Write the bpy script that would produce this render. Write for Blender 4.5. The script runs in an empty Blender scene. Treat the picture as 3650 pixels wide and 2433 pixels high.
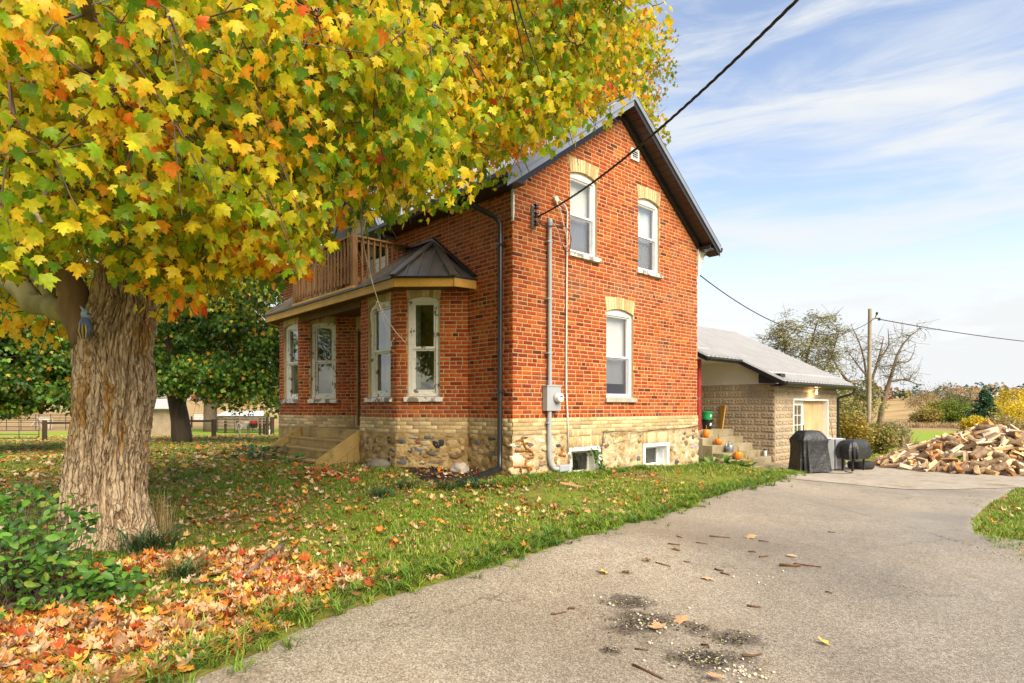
import bpy, bmesh, math, random
import numpy as np
from mathutils import Vector, Matrix, noise
random.seed(7); RNG = np.random.default_rng(11)
scene = bpy.context.scene
COL = scene.collection
# ------------------------------------------------------------------ camera
# world frame: origin at the near corner of the brick house, x along its gable wall, y along its porch side
YAW = math.radians(47.72)
FWD = np.array([math.cos(YAW), math.sin(YAW), 0.0]); RGT = np.array([math.sin(YAW), -math.cos(YAW), 0.0])
CAM = np.array([-6.40, -7.02, 1.11]); FPX, PW, PH, HY = 2136.0, 3650.0, 2433.0, 1451.0
cam_d = bpy.data.cameras.new('camera'); cam = bpy.data.objects.new('camera', cam_d); COL.objects.link(cam)
cam.location = CAM
cam.rotation_euler = (math.radians(90), 0, YAW - math.radians(90))
cam_d.sensor_width = 36.0; cam_d.lens = FPX / PW * 36.0
cam_d.shift_y = (HY - PH / 2) / PW
cam_d.clip_start = 0.05; cam_d.clip_end = 3000
scene.camera = cam
# ------------------------------------------------------------------ world and sun
SUN_EL, SUN_AZ = math.radians(42), math.atan2(-0.96, -0.16)      # azimuth of the direction towards the sun
w = bpy.data.worlds.new('World'); scene.world = w; w.use_nodes = True
nt = w.node_tree; nt.nodes.clear(); N = nt.nodes.new; Lk = nt.links.new
out = N('ShaderNodeOutputWorld'); bg = N('ShaderNodeBackground'); Lk(bg.outputs[0], out.inputs[0]); bg.inputs[1].default_value = 0.11
sky = N('ShaderNodeTexSky'); sky.sky_type = 'NISHITA'; sky.sun_disc = False
sky.sun_elevation = SUN_EL; sky.sun_rotation = math.pi / 2 - SUN_AZ; sky.air_density = 1.1; sky.dust_density = 0.6; sky.ozone_density = 1.4
tc = N('ShaderNodeTexCoord'); sep = N('ShaderNodeSeparateXYZ'); Lk(tc.outputs['Generated'], sep.inputs[0])
def wm(op, a, b=None, clamp=False):
    n = N('ShaderNodeMath'); n.operation = op; n.use_clamp = clamp
    for i, x in enumerate((a, b)):
        if x is None: continue
        if isinstance(x, (int, float)): n.inputs[i].default_value = x
        else: Lk(x, n.inputs[i])
    return n.outputs[0]
zc = wm('MAXIMUM', sep.outputs[2], 0.0)
cmb = N('ShaderNodeMapping'); Lk(tc.outputs['Generated'], cmb.inputs[0]); cmb.inputs['Rotation'].default_value = (math.radians(5), math.radians(-4), 0); cmb.inputs['Scale'].default_value = (1.1, 1.1, 4.0)
mp = N('ShaderNodeMapping'); Lk(tc.outputs['Generated'], mp.inputs[0]); mp.inputs['Rotation'].default_value = (math.radians(6), math.radians(-5), 0); mp.inputs['Scale'].default_value = (2.0, 2.0, 13.0)
n1 = N('ShaderNodeTexNoise'); n1.inputs['Scale'].default_value = 1.5; n1.inputs['Detail'].default_value = 9; n1.inputs['Roughness'].default_value = 0.60; n1.inputs['Distortion'].default_value = 0.55
Lk(mp.outputs[0], n1.inputs['Vector'])
n2 = N('ShaderNodeTexNoise'); n2.inputs['Scale'].default_value = 1.6; n2.inputs['Detail'].default_value = 3
Lk(cmb.outputs[0], n2.inputs['Vector'])
cs = wm('ADD', wm('MULTIPLY', n1.outputs[0], 0.72), wm('MULTIPLY', n2.outputs[0], 0.62))
low = wm('SUBTRACT', 0.15, wm('MULTIPLY', zc, 0.42))               # more cloud and haze low down
cv = wm('MULTIPLY', wm('SUBTRACT', wm('ADD', cs, low), 0.50), 3.0, True)
sm = N('ShaderNodeMapRange'); sm.interpolation_type = 'SMOOTHSTEP'; Lk(cv, sm.inputs[0])
mixc = N('ShaderNodeMix'); mixc.data_type = 'RGBA'; Lk(sm.outputs[0], mixc.inputs['Factor'])
tint = N('ShaderNodeMix'); tint.data_type = 'RGBA'; tint.blend_type = 'MULTIPLY'; tint.inputs['Factor'].default_value = 1.0
Lk(sky.outputs[0], tint.inputs['A']); tint.inputs['B'].default_value = (1.02, 0.88, 0.82, 1)
Lk(tint.outputs['Result'], mixc.inputs['A']); mixc.inputs['B'].default_value = (2.95, 3.02, 3.05, 1)
Lk(mixc.outputs['Result'], bg.inputs[0])
sun_d = bpy.data.lights.new('sun', 'SUN'); sun_d.energy = 2.8; sun_d.angle = math.radians(48); sun_d.color = (1.0, 0.89, 0.70)
sun = bpy.data.objects.new('sun', sun_d); COL.objects.link(sun)
sd = Vector((math.cos(SUN_AZ) * math.cos(SUN_EL), math.sin(SUN_AZ) * math.cos(SUN_EL), math.sin(SUN_EL)))
sun.rotation_euler = sd.to_track_quat('Z', 'Y').to_euler(); sun.location = sd * 60
scene.view_settings.view_transform = 'Standard'; scene.view_settings.look = 'None'
scene.view_settings.exposure = 1.5; scene.view_settings.gamma = 1.0; scene.view_settings.use_curve_mapping = False
scene.render.engine = 'CYCLES'; scene.cycles.max_bounces = 6; scene.cycles.transparent_max_bounces = 12
scene.cycles.diffuse_bounces = 4; scene.cycles.glossy_bounces = 3; scene.cycles.use_denoising = True
scene.cycles.sample_clamp_indirect = 6

# ------------------------------------------------------------------ helpers
def ray(px, py): return FWD + RGT * ((px - PW / 2) / FPX) + np.array([0, 0, (HY - py) / FPX])
def P(px, py, d): return CAM + ray(px, py) * d                       # a measured point, d metres in front of the tripod
def at_y(px, py, y): r = ray(px, py); return CAM + r * ((y - CAM[1]) / r[1])
def at_x(px, py, x): r = ray(px, py); return CAM + r * ((x - CAM[0]) / r[0])
GC = np.array([(0,0,0),(2.7,-.1,-.05),(5.6,-.1,-.13),(7,-.2,-.34),(8.4,.3,-.58),(10.7,.5,-.61),(9.5,-1,-.6),(15,0,-.66),(-.5,1.5,.07),(-1.7,3.3,.05),(-1.2,7.5,.02),
   (-1,11,-.15),(-5.3,.1,-.25),(-6.4,-7,-.3),(-3,-5,-.3),(1,-4,-.28),(0,-8,-.32),(4,-4,-.38),(8,-4,-.52),(12,-3,-.6),(14,-6,-.62),(4,-9,-.42),(10,-9,-.55),(-10,-3,-.32),
   (-9,4,-.3),(-6,9,-.35),(-14,10,-.55),(-12,20,-.75),(-3,20,-.7),(4,16,-.6),(20,2,-.75),(24,-6,-.8),(20,-12,-.75),(30,10,-.9),(-22,2,-.5),(-10,-16,-.3),(10,-20,-.6),(-2,-2.5,-.12),(2.5,-1.6,-.15)])
FR = np.array([0, 40, 70, 100, 160, 240, 400, 600, 900]); FZ = np.array([-.5, -.9, -1.2, -1.45, -1.1, 1.0, 6.6, 9.5, 8.0])
def ground(x, y):
    x = np.asarray(x, float); y = np.asarray(y, float); sh = x.shape; xf = x.ravel(); yf = y.ravel()
    d2 = (xf[:, None] - GC[:, 0]) ** 2 + (yf[:, None] - GC[:, 1]) ** 2
    wgt = 1.0 / (d2 + 0.6) ** 1.7
    near = (wgt * GC[:, 2]).sum(1) / wgt.sum(1)
    r = np.hypot(xf - CAM[0], yf - CAM[1]); far = np.interp(r, FR, FZ)
    t = np.clip((r - 26) / 26, 0, 1); t = t * t * (3 - 2 * t)
    return (near * (1 - t) + far * t).reshape(sh)
def gz(x, y): return float(ground(np.array([x]), np.array([y]))[0])
def on_ground(px, py, lift=0.0):
    r = ray(px, py); d = 2.0; last = 0
    while d < 900:
        p = CAM + r * d
        if p[2] - lift < gz(p[0], p[1]): break
        last = d; d *= 1.03
    for _ in range(18):
        m_ = (last + d) / 2; p = CAM + r * m_
        if p[2] - lift < gz(p[0], p[1]): d = m_
        else: last = m_
    return CAM + r * d
def depth_of(p): return float((np.asarray(p)[:2] - CAM[:2]) @ FWD[:2])

def tag(o, label=None, cat=None, group=None, kind=None):
    if label: o['label'] = label
    if cat: o['category'] = cat
    if group: o['group'] = group
    if kind: o['kind'] = kind
    return o
def thing(name, label, cat, loc=(0, 0, 0), rz=0, group=None):
    o = bpy.data.objects.new(name, None); COL.objects.link(o); o.location = [float(v) for v in loc]; o.rotation_euler = (0, 0, rz)
    o.empty_display_size = 0.1
    return tag(o, label, cat, group)
def put(name, me, parent=None, mats=None, inv=True):
    o = bpy.data.objects.new(name, me); COL.objects.link(o)
    if parent is not None:
        o.parent = parent
        if inv: o.matrix_parent_inverse = (MW(parent)).inverted()
    return o
def MW(o):
    m_ = Matrix.LocRotScale(o.location, o.rotation_euler, o.scale)
    if o.parent: m_ = MW(o.parent) @ o.matrix_parent_inverse @ m_
    return m_
def copy_tree(o, parent=None):
    c = o.copy(); COL.objects.link(c)
    if parent is not None: c.parent = parent
    for ch in list(o.children): copy_tree(ch, c)
    return c
def frame_from(zdir):
    z = np.asarray(zdir, float); z = z / np.linalg.norm(z)
    a = np.array([0, 0, 1.0]) if abs(z[2]) < 0.95 else np.array([1.0, 0, 0])
    x = np.cross(a, z); x /= np.linalg.norm(x); return x, np.cross(z, x), z
class MB:
    def __init__(s): s.v = []; s.f = []; s.m = []; s.mi = 0
    def add(s, vs, fs):
        b = len(s.v); s.v.extend([tuple(map(float, p)) for p in vs]); s.f.extend([tuple(b + i for i in f) for f in fs]); s.m.extend([s.mi] * len(fs)); return s
    def box(s, a, b):
        x0, y0, z0 = a; x1, y1, z1 = b
        return s.add([(x0,y0,z0),(x1,y0,z0),(x1,y1,z0),(x0,y1,z0),(x0,y0,z1),(x1,y0,z1),(x1,y1,z1),(x0,y1,z1)], [(0,3,2,1),(4,5,6,7),(0,1,5,4),(1,2,6,5),(2,3,7,6),(3,0,4,7)])
    def hexa(s, p8): return s.add(p8, [(0,3,2,1),(4,5,6,7),(0,1,5,4),(1,2,6,5),(2,3,7,6),(3,0,4,7)])
    def prism(s, poly, vec):
        n = len(poly); vec = np.asarray(vec, float); A = [np.asarray(p, float) for p in poly]; B = [p + vec for p in A]
        fs = [tuple(range(n))[::-1], tuple(range(n, 2 * n))] + [(i, (i + 1) % n, n + (i + 1) % n, n + i) for i in range(n)]
        return s.add(A + B, fs)
    def bar(s, a, b, wd, ht, up=(0, 0, 1)):
        a = np.asarray(a, float); b = np.asarray(b, float); d = b - a; d /= np.linalg.norm(d); up = np.asarray(up, float)
        sd_ = np.cross(d, up); sd_ /= np.linalg.norm(sd_); u2 = np.cross(sd_, d)
        c = [(-1,-1),(1,-1),(1,1),(-1,1)]
        return s.hexa([a + sd_ * wd / 2 * i + u2 * ht / 2 * j for i, j in c] + [b + sd_ * wd / 2 * i + u2 * ht / 2 * j for i, j in c])
    def tube(s, pts, rad, n=8, caps=True):
        pts = [np.asarray(p, float) for p in pts]; k = len(pts)
        rad = [rad] * k if np.isscalar(rad) else rad; rings = []; x = None
        for i in range(k):
            d = pts[min(i + 1, k - 1)] - pts[max(i - 1, 0)]
            L_ = np.linalg.norm(d); d = d / L_ if L_ > 1e-9 else np.array([0, 0, 1.0])
            if x is None: x, y, _ = frame_from(d)
            else:
                x = x - d * (x @ d); x /= max(np.linalg.norm(x), 1e-9); y = np.cross(d, x)
            rings += [pts[i] + (x * math.cos(2 * math.pi * j / n) + y * math.sin(2 * math.pi * j / n)) * rad[i] for j in range(n)]
        fs = [(i * n + j, i * n + (j + 1) % n, (i + 1) * n + (j + 1) % n, (i + 1) * n + j) for i in range(k - 1) for j in range(n)]
        if caps: fs += [tuple(range(n))[::-1], tuple((k - 1) * n + j for j in range(n))]
        return s.add(rings, fs)
    def lathe(s, prof, c=(0, 0, 0), n=16, axis=None):
        c = np.asarray(c, float); X, Y, Z = (np.eye(3) if axis is None else frame_from(axis)); vs = []
        for r, z in prof: vs += [c + X * r * math.cos(2 * math.pi * j / n) + Y * r * math.sin(2 * math.pi * j / n) + Z * z for j in range(n)]
        k = len(prof); fs = [(i * n + j, i * n + (j + 1) % n, (i + 1) * n + (j + 1) % n, (i + 1) * n + j) for i in range(k - 1) for j in range(n)]
        fs += [tuple(range(n))[::-1], tuple((k - 1) * n + j for j in range(n))]
        return s.add(vs, fs)
    def grid(s, pts, nu, nv):
        return s.add(pts, [(i * nv + j, (i + 1) * nv + j, (i + 1) * nv + j + 1, i * nv + j + 1) for i in range(nu - 1) for j in range(nv - 1)])
    def mesh(s, name, *mats, smooth=False):
        me = bpy.data.meshes.new(name); me.from_pydata(s.v, [], s.f)
        for m_ in mats: me.materials.append(m_)
        if len(mats) > 1: me.polygons.foreach_set('material_index', s.m)
        if smooth: me.polygons.foreach_set('use_smooth', [True] * len(me.polygons))
        me.update(); return me
    def build(s, name, mat_, parent=None, smooth=False, bevel=0, fix=True, sharp=None):
        mats = mat_ if isinstance(mat_, (list, tuple)) else [mat_]
        me = s.mesh(name, *mats, smooth=smooth)
        if fix:
            bm = bmesh.new(); bm.from_mesh(me); bmesh.ops.recalc_face_normals(bm, faces=bm.faces); bm.to_mesh(me); bm.free()
        if smooth and sharp: me.set_sharp_from_angle(angle=math.radians(sharp))
        o = put(name, me, parent)
        if bevel:
            md = o.modifiers.new('bevel', 'BEVEL'); md.width = bevel; md.segments = 2; md.limit_method = 'ANGLE'
        return o
def np_mesh(name, verts, faces, mat_, cols=None, smooth=False, uv=None):
    """verts (n,3), faces (m,k) all of one size; cols (n,3) per vertex"""
    me = bpy.data.meshes.new(name); nv, (nf, k) = len(verts), faces.shape
    me.vertices.add(nv); me.vertices.foreach_set('co', np.ascontiguousarray(verts, np.float32).ravel())
    me.loops.add(nf * k); me.loops.foreach_set('vertex_index', np.ascontiguousarray(faces, np.int32).ravel())
    me.polygons.add(nf); me.polygons.foreach_set('loop_start', np.arange(0, nf * k, k, dtype=np.int32))
    me.polygons.foreach_set('loop_total', np.full(nf, k, np.int32))
    if smooth: me.polygons.foreach_set('use_smooth', np.ones(nf, bool))
    me.materials.append(mat_)
    me.update(calc_edges=True)
    if cols is not None:
        at = me.color_attributes.new('tone', 'FLOAT_COLOR', 'POINT')
        c4 = np.ones((nv, 4), np.float32); c4[:, :3] = cols; at.data.foreach_set('color', c4.ravel())
    return me
def rot_mats(xa, ya, za): return np.stack([xa, ya, za], axis=2)        # columns are the images of the local axes
def unit(a): return a / np.maximum(np.linalg.norm(a, axis=-1, keepdims=True), 1e-9)
def scatter(tv, tf, M, T, S):
    """template verts/faces placed by rotation M (n,3,3), position T (n,3), scale S (n,) or (n,3)"""
    n, k = len(T), len(tv); S = np.asarray(S, float)
    S = S[:, None, None] if S.ndim == 1 else S[:, None, :]
    v = np.einsum('nij,nkj->nki', M, tv[None] * S) + T[:, None]
    f = (tf[None] + (np.arange(n) * k)[:, None, None]).reshape(-1, tf.shape[1])
    return v.reshape(-1, 3), f
def bake(name, v, f, mat_, col=None):
    return np_mesh(name, v, f, mat_, col)

# ------------------------------------------------------------------ materials
MATS = {}
def newmat(name):
    m_ = bpy.data.materials.new(name); m_.use_nodes = True; t = m_.node_tree; t.nodes.clear()
    o = t.nodes.new('ShaderNodeOutputMaterial'); b = t.nodes.new('ShaderNodeBsdfPrincipled'); t.links.new(b.outputs[0], o.inputs[0])
    MATS[name] = m_; return m_, t, b, o
def nd(t, kind, **kw):
    n = t.nodes.new(kind)
    for k, v in kw.items():
        if k.startswith('_'): setattr(n, k[1:], v)
        else: n.inputs[k.replace('__', ' ')].default_value = v
    return n
def coords(t, scale=(1, 1, 1), rot=(0, 0, 0)):
    c = t.nodes.new('ShaderNodeNewGeometry'); mp_ = t.nodes.new('ShaderNodeMapping'); mp_.inputs['Scale'].default_value = scale; mp_.inputs['Rotation'].default_value = rot
    t.links.new(c.outputs['Position'], mp_.inputs[0]); return mp_.outputs[0]
def ramp(t, fac, stops):
    r = t.nodes.new('ShaderNodeValToRGB'); e = r.color_ramp.elements
    while len(e) < len(stops): e.new(0.5)
    for x, (p, c) in zip(e, stops): x.position = p; x.color = (*c, 1) if len(c) == 3 else c
    t.links.new(fac, r.inputs[0]); return r.outputs[0]
def mixrgb(t, fac, a, b, mode='MIX'):
    n = t.nodes.new('ShaderNodeMix'); n.data_type = 'RGBA'; n.blend_type = mode
    for key, x in (('Factor', fac), ('A', a), ('B', b)):
        if isinstance(x, (int, float)): n.inputs[key].default_value = x
        elif isinstance(x, tuple): n.inputs[key].default_value = (*x, 1)
        else: t.links.new(x, n.inputs[key])
    return n.outputs['Result']
def noise_n(t, vec, scale, detail=5, rough=0.55, dist=0):
    n = nd(t, 'ShaderNodeTexNoise', Scale=scale, Detail=detail, Roughness=rough, Distortion=dist); t.links.new(vec, n.inputs['Vector']); return n.outputs[0]
def bump(t, b, hgt, strength=0.4, dist=0.01):
    n = nd(t, 'ShaderNodeBump', Strength=strength, Distance=dist); t.links.new(hgt, n.inputs['Height']); t.links.new(n.outputs[0], b.inputs['Normal']); return n
def basic(name, c1, c2=None, scale=8.0, rough=0.7, bs=0.3, bd=0.004, bscale=None, metal=0, stretch=(1, 1, 1), spec=0.4, stain=None, coat=0, stain_scale=2.0, stain_amt=(0.5, 0.62)):
    m_, t, b, o = newmat(name); vec = coords(t, stretch)
    c2 = c2 or tuple(x * 0.8 for x in c1)
    f = noise_n(t, vec, scale)
    col = ramp(t, f, [(0.3, c2), (0.7, c1)])
    if stain:
        f2 = noise_n(t, vec, stain_scale, 6, 0.65); mk = ramp(t, f2, [(stain_amt[0], (0, 0, 0)), (stain_amt[1], (1, 1, 1))])
        col = mixrgb(t, mk, col, stain)
    t.links.new(col, b.inputs['Base Color']); b.inputs['Roughness'].default_value = rough; b.inputs['Metallic'].default_value = metal
    b.inputs['Specular IOR Level'].default_value = spec
    if coat: b.inputs['Coat Weight'].default_value = coat
    if bs: bump(t, b, noise_n(t, vec, bscale or scale * 4, 6, 0.6), bs, bd)
    return m_
def toned(name, rough=0.8, bs=0.3, bd=0.003, bscale=60, spec=0.3, vary=0.25, vscale=25, stain=None, stain_scale=1.2, stain_amt=(0.56, 0.72), stain_mix=0.6):
    """colour per piece from the mesh's own attribute, with grain on top"""
    m_, t, b, o = newmat(name); vec = coords(t)
    a = nd(t, 'ShaderNodeVertexColor', _layer_name='tone'); f = noise_n(t, vec, vscale, 5, 0.6)
    g = ramp(t, f, [(0.25, (1 - vary,) * 3), (0.75, (1 + vary,) * 3)])
    col = mixrgb(t, 1.0, a.outputs[0], g, 'MULTIPLY')
    if stain:
        mk = ramp(t, noise_n(t, vec, stain_scale, 6, 0.62), [(stain_amt[0], (0, 0, 0)), (stain_amt[1], (stain_mix,) * 3)]); col = mixrgb(t, mk, col, stain)
    t.links.new(col, b.inputs['Base Color']); b.inputs['Roughness'].default_value = rough; b.inputs['Specular IOR Level'].default_value = spec
    if bs: bump(t, b, noise_n(t, vec, bscale, 5, 0.6), bs, bd)
    return m_
def leafmat(name, trans=0.45, rough=0.5, spec=0.3, gain=1.0):
    m_, t, b, o = newmat(name); a = nd(t, 'ShaderNodeVertexColor', _layer_name='tone')
    vec = coords(t); f = noise_n(t, vec, 40, 3, 0.6); g = ramp(t, f, [(0.3, (0.78 * gain,) * 3), (0.7, (1.15 * gain,) * 3)])
    col = mixrgb(t, 1.0, a.outputs[0], g, 'MULTIPLY')
    t.links.new(col, b.inputs['Base Color']); b.inputs['Roughness'].default_value = rough; b.inputs['Specular IOR Level'].default_value = spec
    tr = t.nodes.new('ShaderNodeBsdfTranslucent'); t.links.new(col, tr.inputs[0])
    mx = nd(t, 'ShaderNodeMixShader', Fac=trans); t.links.new(b.outputs[0], mx.inputs[1]); t.links.new(tr.outputs[0], mx.inputs[2]); t.links.new(mx.outputs[0], o.inputs[0])
    return m_
def woodmat(name, c1, c2, rough=0.7, axis=2, knots=True, gs=1.0, stain=None):
    """grain stretched along one axis"""
    m_, t, b, o = newmat(name); sc = [14 * gs] * 3; sc[axis] = 0.9 * gs; vec = coords(t, tuple(sc))
    f = noise_n(t, vec, 3.0, 7, 0.65, 0.6); col = ramp(t, f, [(0.28, c2), (0.72, c1)])
    v0 = coords(t); f2 = noise_n(t, v0, 1.7, 4, 0.6); col = mixrgb(t, 1.0, col, ramp(t, f2, [(0.3, (0.75, 0.74, 0.72)), (0.7, (1.15, 1.13, 1.1))]), 'MULTIPLY')
    if stain: col = mixrgb(t, ramp(t, noise_n(t, v0, 2.6, 6, 0.65), [(0.52, (0, 0, 0)), (0.68, (0.7,) * 3)]), col, stain)
    t.links.new(col, b.inputs['Base Color']); b.inputs['Roughness'].default_value = rough; b.inputs['Specular IOR Level'].default_value = 0.3
    bump(t, b, f, 0.35, 0.004); return m_
M_white = basic('white paint', (0.80, 0.80, 0.78), (0.70, 0.70, 0.67), 9, 0.5, 0.1)
M_vinyl = basic('white vinyl', (0.82, 0.83, 0.83), (0.76, 0.77, 0.77), 5, 0.35, 0.03)
M_peel = basic('peeling white paint', (0.74, 0.72, 0.66), (0.62, 0.60, 0.54), 14, 0.65, 0.5, 0.004, 40, stain=(0.16, 0.12, 0.085), stain_scale=6.5, stain_amt=(0.575, 0.60))
M_peelsill = basic('peeling sill paint', (0.74, 0.72, 0.68), (0.62, 0.60, 0.55), 14, 0.7, 0.6, 0.006, 40, stain=(0.23, 0.20, 0.16), stain_scale=7, stain_amt=(0.50, 0.53))
M_black = basic('black metal', (0.012, 0.012, 0.013), (0.02, 0.02, 0.02), 6, 0.35, 0.05, spec=0.5)
M_steel = basic('grey roofing steel', (0.30, 0.31, 0.33), (0.24, 0.25, 0.27), 3, 0.42, 0.06, metal=0.35, spec=0.5)
M_fascia = basic('grey rake steel', (0.25, 0.27, 0.33), (0.20, 0.22, 0.27), 3, 0.35, 0.05, metal=0.2, spec=0.6)
M_bronze = basic('dark bronze roofing', (0.19, 0.165, 0.14), (0.14, 0.12, 0.10), 4, 0.36, 0.06, metal=0.35, spec=0.5)
M_soffit = basic('brown soffit', (0.075, 0.045, 0.035), (0.05, 0.03, 0.025), 6, 0.5, 0.05)
M_galv = basic('grey pvc conduit', (0.36, 0.38, 0.40), (0.31, 0.33, 0.35), 4, 0.45, 0.04)
M_mortar = basic('cream mortar', (0.49, 0.36, 0.19), (0.38, 0.27, 0.135), 14, 0.95, 0.6, 0.006, 90, spec=0.1)
M_brick = toned('red clay brick', 0.82, 0.45, 0.004, 55, 0.25, 0.30, 22, stain=(0.20, 0.13, 0.09), stain_scale=0.8, stain_amt=(0.50, 0.72), stain_mix=0.45)
M_buff = toned('buff brick', 0.88, 0.5, 0.005, 60, 0.2, 0.25, 18)
M_stone = toned('field stone', 0.75, 0.7, 0.012, 18, 0.35, 0.35, 9)
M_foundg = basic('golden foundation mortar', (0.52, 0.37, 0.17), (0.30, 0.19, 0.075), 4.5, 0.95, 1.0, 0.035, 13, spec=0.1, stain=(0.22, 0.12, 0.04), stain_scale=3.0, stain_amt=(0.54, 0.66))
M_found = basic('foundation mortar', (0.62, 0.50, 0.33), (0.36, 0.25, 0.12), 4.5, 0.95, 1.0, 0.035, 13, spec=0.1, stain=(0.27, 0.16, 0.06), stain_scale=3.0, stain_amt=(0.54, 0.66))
M_deckwood = woodmat('treated pine', (0.68, 0.40, 0.09), (0.50, 0.26, 0.045), 0.6, 1)
M_stepwood = woodmat('mossy treated pine', (0.46, 0.32, 0.12), (0.30, 0.19, 0.06), 0.75, 1, stain=(0.10, 0.10, 0.025))
M_railwood = woodmat('weathered rail wood', (0.33, 0.18, 0.075), (0.20, 0.10, 0.04), 0.75, 2)
M_glassdark = None
def glassmat(name, tint_=(0.9, 0.93, 0.92), refl=1.0):
    m_, t, b, o = newmat(name); t.nodes.remove(b)
    tr = t.nodes.new('ShaderNodeBsdfTransparent'); tr.inputs[0].default_value = (*tint_, 1)
    gl = t.nodes.new('ShaderNodeBsdfGlossy'); gl.inputs['Roughness'].default_value = 0.02
    lw = nd(t, 'ShaderNodeLayerWeight', Blend=0.5); fr = nd(t, 'ShaderNodeMath', _operation='POWER'); fr.inputs[1].default_value = 4.0; t.links.new(lw.outputs['Facing'], fr.inputs[0])
    vec = coords(t); bn = nd(t, 'ShaderNodeBump', Strength=0.15, Distance=0.02); t.links.new(noise_n(t, vec, 2.2, 2, 0.5), bn.inputs['Height']); t.links.new(bn.outputs[0], gl.inputs['Normal'])
    k = nd(t, 'ShaderNodeMath', _operation='MULTIPLY_ADD'); k.inputs[1].default_value = 0.9 * refl; k.inputs[2].default_value = 0.10 * refl; k.use_clamp = True; t.links.new(fr.outputs[0], k.inputs[0])
    mx = t.nodes.new('ShaderNodeMixShader'); t.links.new(k.outputs[0], mx.inputs[0]); t.links.new(tr.outputs[0], mx.inputs[1]); t.links.new(gl.outputs[0], mx.inputs[2]); t.links.new(mx.outputs[0], o.inputs[0])
    return m_
M_glass = glassmat('window glass', (0.95, 0.96, 0.96), 1.3); M_oldglass = glassmat('old window glass', (0.75, 0.78, 0.72), 1.2)
M_curtain = basic('pale curtain', (0.76, 0.76, 0.74), (0.68, 0.68, 0.66), 3, 0.9, 0.1)
M_screen = glassmat('insect screen', (0.80, 0.80, 0.82), 0.4)
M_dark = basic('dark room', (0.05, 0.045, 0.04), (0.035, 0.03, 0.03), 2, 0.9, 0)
# ------------------------------------------------------------------ ground
def terrain_material():
    m_, t, b, o = newmat('lawn and field ground'); vec = coords(t)
    f = noise_n(t, vec, 0.55, 5, 0.6); g = noise_n(t, vec, 9, 6, 0.7)
    g2 = noise_n(t, vec, 45, 4, 0.7)
    lawn = ramp(t, g, [(0.28, (0.085, 0.085, 0.022)), (0.5, (0.155, 0.20, 0.028)), (0.68, (0.23, 0.24, 0.05)), (0.8, (0.30, 0.22, 0.09))]); lawn = mixrgb(t, 1.0, lawn, ramp(t, g2, [(0.3, (0.55, 0.5, 0.45)), (0.7, (1.4, 1.4, 1.3))]), 'MULTIPLY')
    soil = ramp(t, g, [(0.3, (0.12, 0.075, 0.03)), (0.7, (0.24, 0.15, 0.06))])
    lawn = mixrgb(t, ramp(t, f, [(0.50, (0, 0, 0)), (0.64, (0.75,) * 3)]), lawn, soil)
    s = t.nodes.new('ShaderNodeSeparateXYZ'); t.links.new(vec, s.inputs[0])
    # distance from the house decides lawn -> rough grass -> hay field
    ln = t.nodes.new('ShaderNodeVectorMath'); ln.operation = 'LENGTH'; t.links.new(vec, ln.inputs[0])
    wob = nd(t, 'ShaderNodeMath', _operation='MULTIPLY_ADD'); wob.inputs[1].default_value = 14; t.links.new(noise_n(t, vec, 0.05, 4, 0.6), wob.inputs[0]); t.links.new(ln.outputs['Value'], wob.inputs[2])
    hay = ramp(t, noise_n(t, coords(t, (0.02, 0.16, 0.1), (0, 0, -0.75)), 1.0, 7, 0.62), [(0.35, (0.29, 0.19, 0.085)), (0.55, (0.37, 0.25, 0.115)), (0.7, (0.43, 0.31, 0.15))])
    far = nd(t, 'ShaderNodeMapRange'); far.inputs[1].default_value = 70; far.inputs[2].default_value = 75; t.links.new(wob.outputs[0], far.inputs[0])
    midr = nd(t, 'ShaderNodeMapRange'); midr.inputs[1].default_value = 24; midr.inputs[2].default_value = 36; t.links.new(wob.outputs[0], midr.inputs[0]); lime = ramp(t, g, [(0.3, (0.16, 0.23, 0.025)), (0.7, (0.30, 0.38, 0.05))]); lawn = mixrgb(t, midr.outputs[0], lawn, lime)
    col = mixrgb(t, far.outputs[0], lawn, hay)
    t.links.new(col, b.inputs['Base Color']); b.inputs['Roughness'].default_value = 0.95; b.inputs['Specular IOR Level'].default_value = 0.1
    bump(t, b, noise_n(t, vec, 24, 6, 0.7), 0.7, 0.03); return m_
NR, NA = 110, 200
rr = 0.25 * (1400 / 0.25) ** (np.arange(NR) / (NR - 1)); aa = np.arange(NA) * 2 * math.pi / NA
gx = CAM[0] + rr[:, None] * np.cos(aa); gy = CAM[1] + rr[:, None] * np.sin(aa); gzv = ground(gx, gy)
gv = np.stack([gx, gy, gzv], 2).reshape(-1, 3); gv = np.vstack([gv, [[CAM[0], CAM[1], -.3]]])
ii, jj = np.meshgrid(np.arange(NR - 1), np.arange(NA), indexing='ij'); j2 = (jj + 1) % NA
gf = np.stack([ii * NA + jj, (ii + 1) * NA + jj, (ii + 1) * NA + j2, ii * NA + j2], 2).reshape(-1, 4)
cf = np.array([[len(gv) - 1, j, (j + 1) % NA, (j + 1) % NA] for j in range(NA)])
M_terrain = terrain_material()
g_me = np_mesh('ground', gv, gf, M_terrain, smooth=True)
tag(put('ground', g_me), 'grassy yard running out to hay fields', None, kind='structure')

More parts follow.
